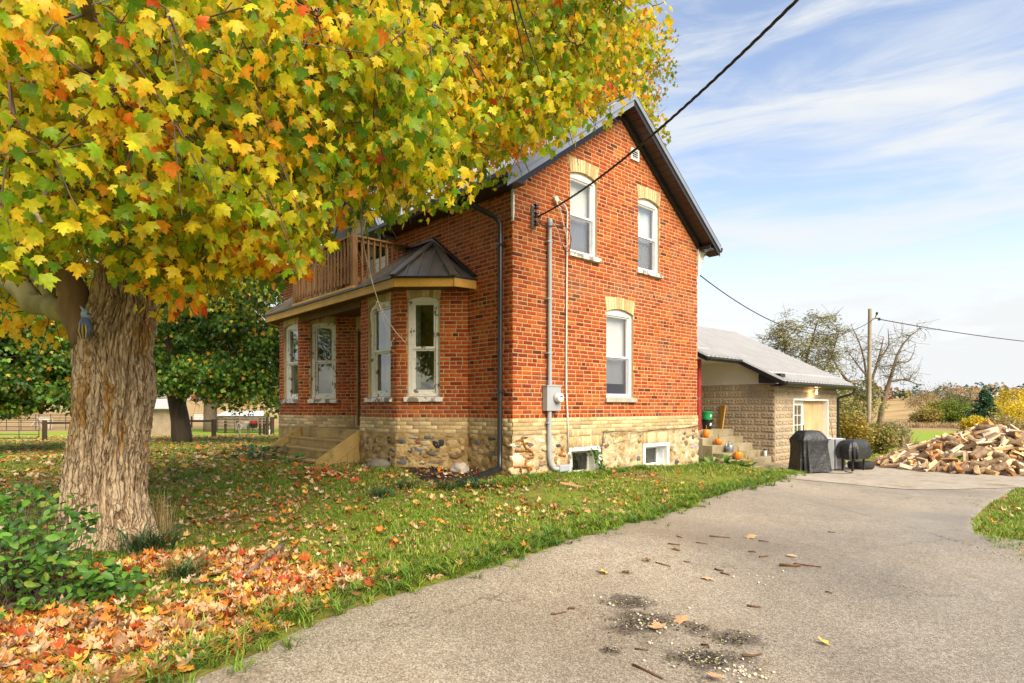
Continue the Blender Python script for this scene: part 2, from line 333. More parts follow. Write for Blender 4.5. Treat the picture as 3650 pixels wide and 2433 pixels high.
def asphalt():
    m_, t, b, o = newmat('worn asphalt'); vec = coords(t)
    v = nd(t, 'ShaderNodeTexVoronoi', Scale=120.0); t.links.new(vec, v.inputs['Vector'])
    agg = ramp(t, v.outputs['Color'], [(0.15, (0.165, 0.135, 0.097)), (0.5, (0.275, 0.232, 0.172)), (0.85, (0.45, 0.39, 0.30))])
    big = noise_n(t, vec, 0.28, 7, 0.66); col = mixrgb(t, 1.0, agg, ramp(t, big, [(0.30, (0.56, 0.53, 0.48)), (0.5, (0.94, 0.93, 0.91)), (0.68, (1.30, 1.29, 1.27))]), 'MULTIPLY')
    pat = noise_n(t, vec, 1.1, 7, 0.7); col = mixrgb(t, ramp(t, pat, [(0.56, (0, 0, 0)), (0.72, (0.55,) * 3)]), col, (0.17, 0.12, 0.066))
    # hairline cracks
    cv = nd(t, 'ShaderNodeTexVoronoi', _feature='DISTANCE_TO_EDGE', Scale=0.55); dv_ = nd(t, 'ShaderNodeVectorMath', _operation='MULTIPLY_ADD'); nn_ = nd(t, 'ShaderNodeTexNoise', Scale=1.6, Detail=6.0, Roughness=.7); t.links.new(vec, nn_.inputs['Vector'])
    t.links.new(nn_.outputs['Color'], dv_.inputs[0]); dv_.inputs[1].default_value = (.9, .9, .9); t.links.new(vec, dv_.inputs[2]); t.links.new(dv_.outputs[0], cv.inputs['Vector'])
    crk = ramp(t, cv.outputs['Distance'], [(0.0, (1, 1, 1)), (0.006, (0, 0, 0))]); gate_ = ramp(t, noise_n(t, vec, 0.7, 3, .5), [(0.5, (0, 0, 0)), (0.58, (.8,) * 3)]); col = mixrgb(t, mixrgb(t, 1.0, crk, gate_, 'MULTIPLY'), col, (0.06, 0.045, 0.03))
    # crumbled dark patches at known places
    wob_ = noise_n(t, vec, 5.0, 8, .72); acc = None
    for (cx_, cy_, rx_, ry_) in [(720, 545, 260, 75), (840, 690, 380, 150), (1230, 740, 170, 80), (1520, 820, 300, 80), (590, 910, 130, 55), (1300, 980, 400, 120)]:
        g = on_ground(1900 + cx_ / 2.139, 1900 + cy_ / 2.139); e = on_ground(1900 + (cx_ + rx_) / 2.139, 1900 + cy_ / 2.139); f_ = on_ground(1900 + cx_ / 2.139, 1900 + (cy_ + ry_) / 2.139); ax = (e - g)[:2]; L1 = np.linalg.norm(ax); L2 = np.linalg.norm((f_ - g)[:2])
        mp_ = nd(t, 'ShaderNodeMapping', _vector_type='TEXTURE'); mp_.inputs['Location'].default_value = (float(g[0]), float(g[1]), float(g[2])); mp_.inputs['Rotation'].default_value = (0, 0, math.atan2(ax[1], ax[0])); mp_.inputs['Scale'].default_value = (L1, max(L2, .12), 1.0); t.links.new(vec, mp_.inputs[0])
        ln = nd(t, 'ShaderNodeVectorMath', _operation='LENGTH'); t.links.new(mp_.outputs[0], ln.inputs[0])
        s_ = nd(t, 'ShaderNodeMath', _operation='MULTIPLY_ADD'); t.links.new(ln.outputs['Value'], s_.inputs[0]); s_.inputs[1].default_value = -.40; t.links.new(wob_, s_.inputs[2])
        acc = s_.outputs[0] if acc is None else (lambda q_: (t.links.new(acc, q_.inputs[0]), t.links.new(s_.outputs[0], q_.inputs[1]), q_.outputs[0])[2])(nd(t, 'ShaderNodeMath', _operation='MAXIMUM'))
    msk = ramp(t, acc, [(0.13, (0, 0, 0)), (0.30, (.82,) * 3)]); fine = noise_n(t, vec, 60, 4, .8); col = mixrgb(t, msk, col, ramp(t, fine, [(.4, (.035, .027, .02)), (.6, (.10, .078, .055)), (.74, (.32, .28, .22))]))
    t.links.new(col, b.inputs['Base Color'])
    r = ramp(t, noise_n(t, vec, 0.30, 5, 0.6), [(0.38, (0.36,) * 3), (0.62, (0.72,) * 3)]); t.links.new(r, b.inputs['Roughness'])
    b.inputs['Specular IOR Level'].default_value = 0.5
    hb = nd(t, 'ShaderNodeMath', _operation='ADD'); t.links.new(v.outputs['Distance'], hb.inputs[0]); t.links.new(noise_n(t, vec, 12, 5, 0.7), hb.inputs[1])
    bump(t, b, hb.outputs[0], 0.5, 0.007); return m_
M_asphalt = asphalt()
# the drive: near (lawn) edge and far edge as curves in plan, the sheet follows the ground 14 mm above it
dl = [(300, 2500), (620, 2415), (870, 2330), (1240, 2160), (1552, 2064), (1862, 1971), (2235, 1862), (2480, 1785), (2640, 1738), (2760, 1712), (2860, 1683), (2935, 1662), (3020, 1655), (3150, 1655)]
DL = [np.array([-9.0, -7.6])] + [on_ground(*p)[:2] for p in dl]
DR = [np.array([-8.5, -12.0]), np.array([-5.5, -12.5]), np.array([-3.5, -13]), np.array([-1.0, -12.5]), np.array([1.0, -11.8]), np.array([3.2, -10.6])] + \
     [on_ground(*p)[:2] for p in [(3760, 2050), (3650, 2000), (3540, 1945), (3480, 1900), (3480, 1850), (3540, 1790), (3620, 1745), (3720, 1735), (3900, 1720)]]
def resample(pts, n):
    pts = np.array(pts); L_ = np.r_[0, np.cumsum(np.linalg.norm(np.diff(pts, axis=0), axis=1))]; x = np.linspace(0, L_[-1], n)
    return np.stack([np.interp(x, L_, pts[:, 0]), np.interp(x, L_, pts[:, 1])], 1)
A_, B_ = resample(DL, 150), resample(DR, 150)
wig = np.array([noise.noise(Vector((a[0] * 1.3, a[1] * 1.3, 2))) for a in A_]) * 0.09; A_[:, 0] += wig; A_[:, 1] -= wig
tt = np.linspace(0, 1, 60)[None, :, None]; dg = A_[:, None] * (1 - tt) + B_[:, None] * tt
dz = ground(dg[..., 0], dg[..., 1]) + 0.014
edge = np.minimum(tt[..., 0], 1 - tt[..., 0]); dz -= np.where(edge < 0.004, 0.03, 0)
dm = MB(); dm.grid(np.concatenate([dg, dz[..., None]], 2).reshape(-1, 3), 150, 60)
tag(dm.build('driveway', M_asphalt, smooth=True, fix=False), 'worn grey asphalt driveway', None, kind='structure')
def in_poly(x, y, poly):
    x = np.asarray(x); y = np.asarray(y); c = np.zeros(x.shape, bool); n = len(poly)
    for i in range(n):
        x0, y0 = poly[i]; x1, y1 = poly[(i + 1) % n]
        if y0 == y1: continue
        c ^= ((y0 > y) != (y1 > y)) & (x < (x1 - x0) * (y - y0) / (y1 - y0) + x0)
    return c
DRIVE = np.vstack([A_, B_[::-1]])
# concrete apron before the block wing
M_conc = basic('old concrete', (0.40, 0.35, 0.28), (0.29, 0.24, 0.18), 5, 0.85, 0.4, 0.005, 60, stain=(0.20, 0.13, 0.06), stain_scale=1.3, stain_amt=(0.55, 0.72))
def sheet(name, poly, mat_, lift, res=0.3, kind='structure', label=None):
    bm = bmesh.new(); vs = [bm.verts.new((p[0], p[1], 0)) for p in poly]; bm.faces.new(vs)
    x0, y0 = np.min(poly, 0); x1, y1 = np.max(poly, 0)
    for a in np.arange(x0 + res, x1, res): bmesh.ops.bisect_plane(bm, geom=bm.verts[:] + bm.edges[:] + bm.faces[:], plane_co=(a, 0, 0), plane_no=(1, 0, 0))
    for a in np.arange(y0 + res, y1, res): bmesh.ops.bisect_plane(bm, geom=bm.verts[:] + bm.edges[:] + bm.faces[:], plane_co=(0, a, 0), plane_no=(0, 1, 0))
    for v in bm.verts: v.co.z = gz(v.co.x, v.co.y) + lift
    me = bpy.data.meshes.new(name); bm.to_mesh(me); bm.free(); me.materials.append(mat_)
    for p in me.polygons: p.use_smooth = True
    return tag(put(name, me), label, None, kind=kind)
sheet('concrete_slab', [on_ground(*p)[:2] for p in [(2740, 1700), (2930, 1720), (3300, 1748), (3700, 1740), (3750, 1690), (3400, 1662), (3200, 1652), (3060, 1648)]] + [(15.2, 0.55), (10.8, 0.55), (10.2, 0.1)], M_conc, 0.022, 0.5, label='stained concrete apron before the block wing')

# ------------------------------------------------------------------ the brick house
HOUSE = thing('brick_house', 'two storey red brick farmhouse with steep gable, twin bays and balcony', 'house')
class Wall:
    def __init__(s, p0, d, n, length): s.p0 = np.array([*p0, 0.0]); s.d = np.array([*d, 0.0]); s.n = np.array([*n, 0.0]); s.L = length
    def p(s, a, n, z): return s.p0 + s.d * a + s.n * n + np.array([0, 0, z])
    def box(s, mb, a0, a1, n0, n1, z0, z1):
        return mb.hexa([s.p(a0, n0, z0), s.p(a1, n0, z0), s.p(a1, n1, z0), s.p(a0, n1, z0), s.p(a0, n0, z1), s.p(a1, n0, z1), s.p(a1, n1, z1), s.p(a0, n1, z1)])
q = math.sqrt(0.5)
HW, HL, EV, RS = 5.5, 9.35, 4.75, 0.72                                # width, length, wall top, roof slope
W_g = Wall((0, 0), (1, 0), (0, -1), HW); W_s = Wall((0, 0), (0, 1), (-1, 0), HL)
W_A = Wall((0, 1.15), (-q, q), (-q, -q), 1.245); W_B = Wall((-.88, 2.03), (0, 1), (-1, 0), 1.28); W_C = Wall((-.88, 3.31), (q, q), (-q, q), 1.245)
W_D = Wall((-.88, 6.13), (q, -q), (-q, -q), 1.245); W_E = Wall((-.88, 6.13), (0, 1), (-1, 0), 1.17); W_F = Wall((-.88, 7.3), (q, q), (-q, q), 1.245)
gable_top = lambda s: EV + RS * min(s, HW - s)
flat = lambda z: (lambda s: z)
# openings: s0, s1, z0 (sill top), spring, rise
OG = [(1.35, 2.07, 3.83, 5.19, .075), (3.32, 4.04, 3.83, 5.19, .075), (2.34, 3.16, 1.30, 2.89, .075)]
OA = [(.49, 1.05, 1.30, 2.985, .05)]; OB = [(.20, .99, 1.30, 2.97, .06)]; OD = [(.25, .82, 1.30, 2.97, .05)]; OE = [(.10, .90, 1.30, 2.97, .06)]
ODOOR = [(3.80, 4.62, 3.36, 5.30, .0), (4.25, 5.15, 0.70, 2.85, .0)]
def core(name, W, z0, top, ops, thick=0.28, mat_=None, s0=0.0, s1=None):
    mb = MB(); br = {s0, W.L if s1 is None else s1}
    for o in ops: br |= {o[0], o[1]}
    if top is gable_top: br.add(HW / 2)
    br = sorted(br)
    for a, b in zip(br, br[1:]):
        mid = (a + b) / 2; segs = [z0]; 
        for o in sorted((o for o in ops if o[0] <= mid <= o[1]), key=lambda o: o[2]): segs += [o[2], o[3] + o[4]]
        segs.append(None)
        for k in range(0, len(segs), 2):
            lo, hi = segs[k], segs[k + 1]
            za, zb = (top(a), top(b)) if hi is None else (hi, hi)
            mb.hexa([W.p(a, 0, lo), W.p(b, 0, lo), W.p(b, -thick, lo), W.p(a, -thick, lo), W.p(a, 0, za), W.p(b, 0, zb), W.p(b, -thick, zb), W.p(a, -thick, za)])
    return mb.build(name, mat_ or M_mortar, HOUSE)
core('wall', W_g, .66, gable_top, OG); core('wall', W_s, .66, flat(4.62), ODOOR, s0=.282, s1=HL - .282)
for W, o in ((W_A, OA), (W_B, OB), (W_C, []), (W_D, OD), (W_E, OE), (W_F, [])): core('wall', W, .66, flat(3.22), o, 0.2)
def brick_tex():
    m_, t, b, o = newmat('far brick'); vec = coords(t, (1, 1, 1), (math.radians(90), 0, math.radians(90)))
    n = nd(t, 'ShaderNodeTexBrick', Scale=4.6); n.inputs['Color1'].default_value = (0.30, 0.075, 0.03, 1); n.inputs['Color2'].default_value = (0.16, 0.04, 0.02, 1); n.inputs['Mortar'].default_value = (0.45, 0.36, 0.25, 1)
    n.inputs['Mortar Size'].default_value = 0.02; n.inputs['Brick Width'].default_value = 1.0; n.inputs['Row Height'].default_value = 0.32
    t.links.new(vec, n.inputs['Vector']); t.links.new(n.outputs[0], b.inputs['Base Color']); b.inputs['Roughness'].default_value = 0.85; return m_
M_bricktex = brick_tex()
mb = MB(); mb.box((HW - .28, .28, .6), (HW, HL, 4.62)); mb.build('rear_wall', M_bricktex, HOUSE)
mb = MB(); mb.prism([(0, HL, .6), (HW - .28, HL, .6), (HW - .28, HL, EV), (HW / 2, HL, EV + RS * HW / 2), (0, HL, EV)], (0, -.28, 0)); mb.build('rear_wall', M_bricktex, HOUSE)

# ---- bricks: real pieces; the 300 that show largest are parts of their own, the rest one mass
BH, BL, BJ, BD, COURSE = .0575, .202, .0125, .05, .07
def brick_template(L_, H_, D_, jit=0.002):
    e = .004                                                         # a worn arris: the face is a little smaller than the body
    a, h = L_ / 2, H_ / 2; r = lambda: random.uniform(-jit, jit)
    v = [(-a, D_, -h), (a, D_, -h), (a, D_, h), (-a, D_, h), (-a, .003, -h), (a, .003, -h), (a, .003, h), (-a, .003, h)]
    v += [(-a + e + r(), r() * .4, -h + e + r()), (a - e + r(), r() * .4, -h + e + r()), (a - e + r(), r() * .4, h - e + r()), (-a + e + r(), r() * .4, h - e + r())]
    f = [(0, 1, 5, 4), (1, 2, 6, 5), (2, 3, 7, 6), (3, 0, 4, 7), (4, 5, 9, 8), (5, 6, 10, 9), (6, 7, 11, 10), (7, 4, 8, 11), (8, 9, 10, 11)]
    return np.array(v), np.array(f)
RED = [tuple(np.array(c) * np.array((.78, .57, .36))) for c in [(.47, .125, .030), (.42, .095, .025), (.36, .075, .022), (.50, .155, .035), (.30, .055, .02), (.22, .042, .02), (.135, .034, .022), (.40, .085, .024), (.55, .19, .045), (.44, .11, .027)]]
REDW = np.array([3, 4, 3, 1.8, 2.0, 1.0, .45, 3, .6, 3]); REDW /= REDW.sum()
BUFF = [(.56, .42, .22), (.50, .36, .18), (.62, .48, .27), (.44, .31, .15), (.40, .30, .17)]
bricks = []       # (wall, s, z, length, n-offset, tone index, full?)
def lay(W, z0, top, ops, arch_h=.26, ends=(0, 0)):
    k = 0
    while True:
        zb = z0 + k * COURSE; zt = zb + BH
        zm = zb + BH / 2
        if zb > max(top(0), top(W.L / 2), top(W.L)) : break
        lo, hi = ends[0], W.L - ends[1]
        if top is gable_top:
            over = (zt + .02 - EV) / RS
            if over > 0: lo, hi = max(lo, over), min(hi, W.L - over)
        elif zt > top(0): break
        if hi - lo < .05: break
        header = (k % 7 == 6) or k == 0
        L0 = .098 if header else BL
        spans = [(lo, hi)]
        for (a, b, zo, zs, r) in ops:
            if zo <= zm <= zs + .02: ex = (a - .004, b + .004)
            elif zs + .02 < zm <= zs + arch_h: fl = .035 * (zm - zs) / arch_h; ex = (a - .008 - fl, b + .008 + fl)
            elif zo - .105 <= zm < zo: ex = (a - .06, b + .07)
            else: continue
            spans = [y for s in spans for y in ((s[0], min(s[1], ex[0])), (max(s[0], ex[1]), s[1])) if y[1] - y[0] > .02]
        off = (0 if k % 2 else -(L0 + BJ) / 2) + random.uniform(-.012, .012)
        x = off
        while x < W.L + .3:
            Lb = L0
            if not header and random.random() < .045: Lb = .098
            for s0, s1 in spans:
                a, b = max(x, s0), min(x + Lb, s1)
                if b - a > .025: bricks.append((W, (a + b) / 2, zb + BH / 2 + random.uniform(-.0015, .0015), b - a, random.uniform(.0015, .0045), int(np.searchsorted(np.cumsum(REDW), random.random())), abs(b - a - BL) < .002))
            x += Lb + BJ
        k += 1
WT = .935
lay(W_g, WT, gable_top, OG); lay(W_s, WT, flat(4.6), ODOOR)
for W, o in ((W_A, OA), (W_B, OB), (W_C, []), (W_D, OD), (W_E, OE), (W_F, [])): lay(W, WT, flat(3.22), o)
def show_size(W, s, z):
    c = W.p(s, 0, z) - CAM; d2 = c @ c; return max(0.0, -(c @ W.n)) / d2 ** 1.5
full = [i for i, b in enumerate(bricks) if b[6] and not (b[0] is W_s and 1.1 < b[1] < 8.3 and b[2] < 3.3)]
full.sort(key=lambda i: -show_size(*bricks[i][:3])); own = set(full[:300])
tv, tf = [], []
btemps = [brick_template(BL, BH, BD) for _ in range(5)]
def basis(W): return np.stack([W.d, -W.n, np.array([0, 0, 1.0])], 1)     # template x along the wall, y into it
vs, fs, cs_, base = [], [], [], 0
for i, (W, s, z, L_, n, ti, fu) in enumerate(bricks):
    if i in own: continue
    v, f = brick_template(L_, BH, BD); Mx = basis(W)
    vs.append(v @ Mx.T + W.p(s, n, z)); fs.append(f + base); base += len(v)
    c = np.array(RED[min(ti, 9)]) * random.uniform(.85, 1.15); cs_.append(np.repeat(c[None], len(v), 0))
o = put('brickwork', np_mesh('brickwork', np.vstack(vs), np.vstack(fs), M_brick, np.vstack(cs_)), HOUSE); tag(o, kind='stuff')
bm_cache = {}
for i in sorted(own):
    W, s, z, L_, n, ti, fu = bricks[i]; k = (ti, random.randrange(2))
    if k not in bm_cache:
        v, f = btemps[random.randrange(5)]; bm_cache[k] = np_mesh('brick', v, f, M_brick, np.repeat(np.array([RED[min(ti, 9)]]) * random.uniform(.88, 1.12), len(v), 0))
    o = put('brick', bm_cache[k], HOUSE); Mx = basis(W); mm = Matrix(Mx.tolist()).to_4x4(); mm.translation = Vector(W.p(s, n, z)); o.matrix_basis = mm
# ---- buff water table: four courses standing a little proud
buff_cache = {}
def buff_brick(W, s, z, L_, n, H_=BH, name='buff_brick', vert=False):
    L_ = round(L_, 3); ti = random.randrange(len(BUFF)); k = (L_ if L_ not in (BL, .098) else (L_, random.randrange(2)), ti, H_)
    if k not in buff_cache:
        v, f = brick_template(L_, H_, BD, .003); buff_cache[k] = np_mesh(name, v, f, M_buff, np.repeat(np.array([BUFF[ti]]) * random.uniform(.88, 1.1), len(v), 0))
    o = put(name, buff_cache[k], HOUSE); mm = Matrix(basis(W).tolist()).to_4x4(); mm.translation = Vector(W.p(s, n, z)); o.matrix_basis = mm
for W in (W_g, W_s, W_A, W_B, W_D, W_E):
    for k in range(4):
        z = .668 + k * .0665; x = -(k % 2) * (BL + BJ) / 2
        while x < W.L:
            a, b = max(x, -.02 if W in (W_g, ) else 0), min(x + BL, W.L)
            hide = (W is W_s and 1.15 < (a + b) / 2 < 8.2) or (W is W_g and k == 0 and 1.28 < (a + b) / 2 < 2.18)
            if b - a > .04 and not hide: buff_brick(W, (a + b) / 2, z + BH / 2, b - a, .024 + random.uniform(-.002, .004))
            x += BL + BJ
    mb = MB(); W.box(mb, -.012 if W is W_g else 0, W.L, 0, .018, .655, .932)
    if not W is W_s: mb.build('mortar_bed', M_mortar, HOUSE)
    else:
        mb = MB(); W.box(mb, 0, 1.15, 0, .018, .655, .932); mb.build('mortar_bed', M_mortar, HOUSE)
# ---- arches of wedge bricks
def arch(W, op, nvs=11, hgt=.235, flare=.045):
    s0, s1, z0, zs, r = op; s0 -= .004; s1 += .004; cx = (s0 + s1) / 2; hw_ = (s1 - s0) / 2
    lowp = lambda t: (cx + t * hw_, zs + r * (1 - t * t)); hip = lambda t: (cx + t * (hw_ + flare), zs + hgt + (r * .8) * (1 - t * t))
    for i in range(nvs):
        ta, tb = -1 + 2 * i / nvs + .018, -1 + 2 * (i + 1) / nvs - .018
        pts = [lowp(ta), lowp(tb), hip(tb), hip(ta)]; m_ = MB(); n = .009 + random.uniform(-.002, .003)
        m_.prism([W.p(a, n, z) for a, z in pts], -W.n * .09)
        me = m_.mesh('arch_brick', M_buff); at = me.color_attributes.new('tone', 'FLOAT_COLOR', 'POINT'); c = np.array(random.choice(BUFF)) * random.uniform(.85, 1.12)
        at.data.foreach_set('color', np.tile(np.r_[c, 1], len(me.vertices))); put('arch_brick', me, HOUSE)
    m_ = MB(); ts = np.linspace(-1, 1, 13)
    m_.prism([W.p(*(lambda a, z: (a, .0035, z))(*lowp(t))) for t in ts] + [W.p(*(lambda a, z: (a, .0035, z))(*hip(t))) for t in ts[::-1]], -W.n * .10); m_.build('arch_bed', M_mortar, HOUSE)
for W, ops, n_ in ((W_g, OG, 11), (W_A, OA, 9), (W_B, OB, 10), (W_D, OD, 9), (W_E, OE, 10)):
    for op in ops: arch(W, op, n_)
# ---- windows
def window(W, op, style):
    s0, s1, z0, zs, r = op; old = style != 'vinyl'
    mt = M_peel if old else M_vinyl; fw = .075 if old else .045; n0, n1 = (-.055, -.14) if old else (-.045, -.13)
    if style == 'vinyl': fw = .05
    m_ = MB(); W.box(m_, s0, s0 + fw, n1, n0, z0, zs - .05); W.box(m_, s1 - fw, s1, n1, n0, z0, zs - .05)
    W.box(m_, s0 + fw, s1 - fw, n1, n0 - .003, z0, z0 + fw * .8)
    head = [(s0, zs - .05), (s1, zs - .05)] + [((s0 + s1) / 2 + t * (s1 - s0) / 2, zs + r * (1 - t * t) - .002) for t in np.linspace(1, -1, 11)]
    m_.prism([W.p(a, n0, z) for a, z in head], W.n * (n1 - n0))
    win = m_.build('window', mt, HOUSE, bevel=.004)
    a0, a1, b0, b1 = s0 + fw, s1 - fw, z0 + fw * .8, zs - .05; sw = .045 if old else .035
    mid = b0 + (b1 - b0) * (.49 if style != 'vinyl3' else .40)
    if op is OG[2]: mid = 2.05
    for (lo, hi, dn) in ((mid, b1, -.008), (b0, mid, -.035)):
        m_ = MB()
        W.box(m_, a0, a0 + sw, n1 + .006, n0 - .02 + dn, lo, hi); W.box(m_, a1 - sw, a1, n1 + .006, n0 - .02 + dn, lo, hi)
        W.box(m_, a0 + sw, a1 - sw, n1 + .006, n0 - .021 + dn, hi - sw * .8, hi); W.box(m_, a0 + sw, a1 - sw, n1 + .006, n0 - .021 + dn, lo, lo + sw * (1.3 if old and lo == b0 else .9))
        sash = m_.build('sash', mt, win, bevel=.003)
        m_ = MB(); W.box(m_, a0 + sw - .01, a1 - sw + .01, n0 - .048 + dn, n0 - .044 + dn, lo + sw * .8, hi - sw * .7); m_.build('pane', M_oldglass if old else M_glass, win)
    if not old:
        m_ = MB(); W.box(m_, a0 + sw * .5, a1 - sw * .5, n0 - .026, n0 - .024, b0 + .01, mid - .01); m_.build('insect_screen', M_screen, win)
    # sill
    so = .055; m_ = MB(); hgt = .095
    m_.hexa([W.p(s0 - so, -.10, z0 - hgt), W.p(s1 + so + .01, -.10, z0 - hgt), W.p(s1 + so + .01, .055, z0 - hgt), W.p(s0 - so, .055, z0 - hgt), W.p(s0 - so, -.10, z0 + .002), W.p(s1 + so + .01, -.10, z0 + .002), W.p(s1 + so + .01, .055, z0 - .018), W.p(s0 - so, .055, z0 - .018)])
    m_.build('sill', M_sillstone if op is OG[2] else M_peelsill, win, bevel=.006)
    # what lies behind: room and curtains
    m_ = MB(); e = .35; D = .9
    bx = [W.p(s0 - e, -.30, z0 - .3), W.p(s1 + e, -.30, z0 - .3), W.p(s1 + e, -.30, zs + .3), W.p(s0 - e, -.30, zs + .3)]; fx = [p - W.n * D for p in bx]
    if W in (W_g,): m_.add(bx + fx, [(4, 5, 6, 7), (0, 1, 5, 4), (1, 2, 6, 5), (2, 3, 7, 6), (3, 0, 4, 7)]); m_.build('room_lining', M_room, win, fix=False)
    def cloth(sa, sb, za, zb, n, amp, waves, mt_):
        c = MB(); k = 40; pts = []
        for i in range(k):
            t = i / (k - 1); s = sa + (sb - sa) * t; nn = n + amp * math.sin(t * waves * 6.28 + random.uniform(-.25, .25))
            pts += [W.p(s, nn, za), W.p(s, nn * 1.0, zb)]
        c.grid(pts, k, 2); c.build('curtain', mt_, win, smooth=True, fix=False)
    if style == 'vinyl': cloth(a0 - .02, a1 + .02, b0 + (.0 if op is not OG[2] else .22), b1 + .05, -.20, .006, 3, M_curtain)
    elif style == 'bayB': cloth(a0 - .03, a0 + (a1 - a0) * .75, b0 - .02, b1 + .03, -.235, .02, 7, M_curtainold)
    elif style == 'bayA': cloth(a1 - .10, a1 + .05, b0, b1 + .03, -.235, .015, 3, M_curtainold); cloth(a0 - .05, a0 + .06, b0, b1, -.235, .015, 2, M_curtainold)
    elif style == 'bayE': cloth(a0, a1, b0, b1 + .03, -.235, .02, 7, M_curtainold)
    return win
M_sillstone = basic('weathered stone sill', (0.42, 0.40, 0.34), (0.28, 0.27, 0.21), 9, 0.9, 0.5, 0.006, 40)
M_room = basic('plaster room', (0.40, 0.38, 0.35), (0.32, 0.30, 0.28), 2, 0.9, 0)
M_curtainold = basic('grey net curtain', (0.50, 0.51, 0.47), (0.38, 0.39, 0.36), 2, 0.9, 0.1)
for op in OG: window(W_g, op, 'vinyl')
window(W_A, OA[0], 'bayA'); window(W_B, OB[0], 'bayB'); window(W_D, OD[0], 'bayD'); window(W_E, OE[0], 'bayE')
# insides of the bays, so that no light leaks in
for v0, v1 in ((1.75, 3.6), (5.85, 7.6)):
    m_ = MB(); m_.box((-.25, v0, .7), (-.20, v1, 3.2)); m_.build('room_lining', M_room, HOUSE)
# ---- foundation: rubble stone under a rough coat of mortar
def rough_wall(W, z0, z1, a0, a1, out, ops=(), step=.032, amp=.030, name='foundation', seed=0, mt=None):
    na, nz = int((a1 - a0) / step) + 2, int((z1 - z0) / step) + 2; m_ = MB(); idx = {}
    A = np.linspace(a0, a1, na); Z = np.linspace(z0, z1, nz)
    for i, a in enumerate(A):
        for j, z in enumerate(Z):
            nn = out + amp * (noise.noise(Vector((a * 5 + seed, z * 7, seed))) + .6 * noise.noise(Vector((a * 14, z * 17 + seed, 3)))) * min(1, (z1 - z) / .05 + .2)
            m_.v.append(tuple(W.p(a, nn, z)))
    for i in range(na - 1):
        for j in range(nz - 1):
            ca, cz = (A[i] + A[i + 1]) / 2, (Z[j] + Z[j + 1]) / 2
            if any(o[0] < ca < o[1] and o[2] < cz < o[3] for o in ops): continue
            m_.f.append((i * nz + j, (i + 1) * nz + j, (i + 1) * nz + j + 1, i * nz + j + 1)); m_.m.append(0)
    return m_.build(name, mt or M_found, HOUSE, smooth=True, fix=False)
BW = [(1.27, 2.16, -.13, .41), (3.46, 4.36, -.14, .39)]
rough_wall(W_g, -.35, .662, -.02, HW + .02, .012, BW, seed=1)
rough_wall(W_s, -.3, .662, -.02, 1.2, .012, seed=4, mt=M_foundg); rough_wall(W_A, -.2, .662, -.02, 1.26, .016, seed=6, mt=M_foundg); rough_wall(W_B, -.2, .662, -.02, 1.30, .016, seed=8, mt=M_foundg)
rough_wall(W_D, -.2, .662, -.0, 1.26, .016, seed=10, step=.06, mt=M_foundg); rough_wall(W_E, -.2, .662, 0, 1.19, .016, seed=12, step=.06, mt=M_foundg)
m_ = MB(); m_.box((.02, .02, -.5), (HW - .02, HL, .6)) if False else None
for a, b in (((.02, .30, -.5), (HW - .01, HL - .02, .6)),):
    m_ = MB(); m_.box(a, b); m_.build('foundation_block', M_found, HOUSE)
def stone(W, s, z, hs, hz, col, proud=.03, seed=0):
    m_ = MB(); n = 11; rnd = random.Random(seed); rings = [(1.0, -.05), (.98, proud * .35), (.86, proud * .8), (.40, proud)]; vs = []
    rad = [rnd.uniform(.68, 1.2) * (1 / max(abs(math.cos(2 * math.pi * j / n)), abs(math.sin(2 * math.pi * j / n)))) ** .45 for j in range(n)]
    for k, (f, h) in enumerate(rings):
        for j in range(n):
            a = 2 * math.pi * j / n; vs.append(W.p(s + math.cos(a) * hs * rad[j] * f, .012 + h + rnd.uniform(-.008, .008) * (k > 0), z + math.sin(a) * hz * rad[j] * f))
    vs.append(W.p(s, .012 + proud * 1.02, z)); fs = [(k * n + j, k * n + (j + 1) % n, (k + 1) * n + (j + 1) % n, (k + 1) * n + j) for k in range(3) for j in range(n)] + [(3 * n + j, 3 * n + (j + 1) % n, 4 * n) for j in range(n)]
    m_.add(vs, fs); me = m_.mesh('stone', M_stone, smooth=True); at = me.color_attributes.new('tone', 'FLOAT_COLOR', 'POINT'); at.data.foreach_set('color', np.tile(np.r_[col, 1.0], len(me.vertices)))
    put('stone', me, HOUSE)
SC = dict(k=(.028, .028, .032), d=(.06, .062, .07), g=(.13, .13, .135), b=(.105, .11, .125), o=(.13, .115, .075), p=(.17, .115, .10), r=(.22, .09, .06), n=(.24, .16, .09), c=(.54, .42, .24), t=(.40, .27, .12), w=(.60, .53, .40), l=(.36, .34, .34))
def sa(W, px, py):                      # measured place on a wall: distance along it and height
    r = ray(px, py); t = ((W.p0 - CAM) @ W.n) / (r @ W.n); p = CAM + r * t; return (p - W.p0) @ W.d, p[2], t
def stones(W, lst, fx, fy, sc, proud):
    for i, (x, y, hx, hy, c) in enumerate(lst):
        s, z, t = sa(W, fx + x / sc, fy + y / sc); k = abs(RGT @ W.d)
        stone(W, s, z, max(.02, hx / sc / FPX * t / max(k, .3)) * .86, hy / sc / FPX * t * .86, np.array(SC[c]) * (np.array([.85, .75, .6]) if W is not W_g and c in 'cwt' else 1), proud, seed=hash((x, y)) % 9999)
stones(W_B, [(200,730,50,55,'p'),(328,775,28,50,'d'),(550,645,38,60,'k'),(590,790,55,40,'o'),(545,940,35,60,'k'),(270,620,80,18,'n'),(430,600,60,14,'t'),(430,720,60,40,'t'),(400,880,50,30,'t')], 1250, 1400, 3.92, .017)
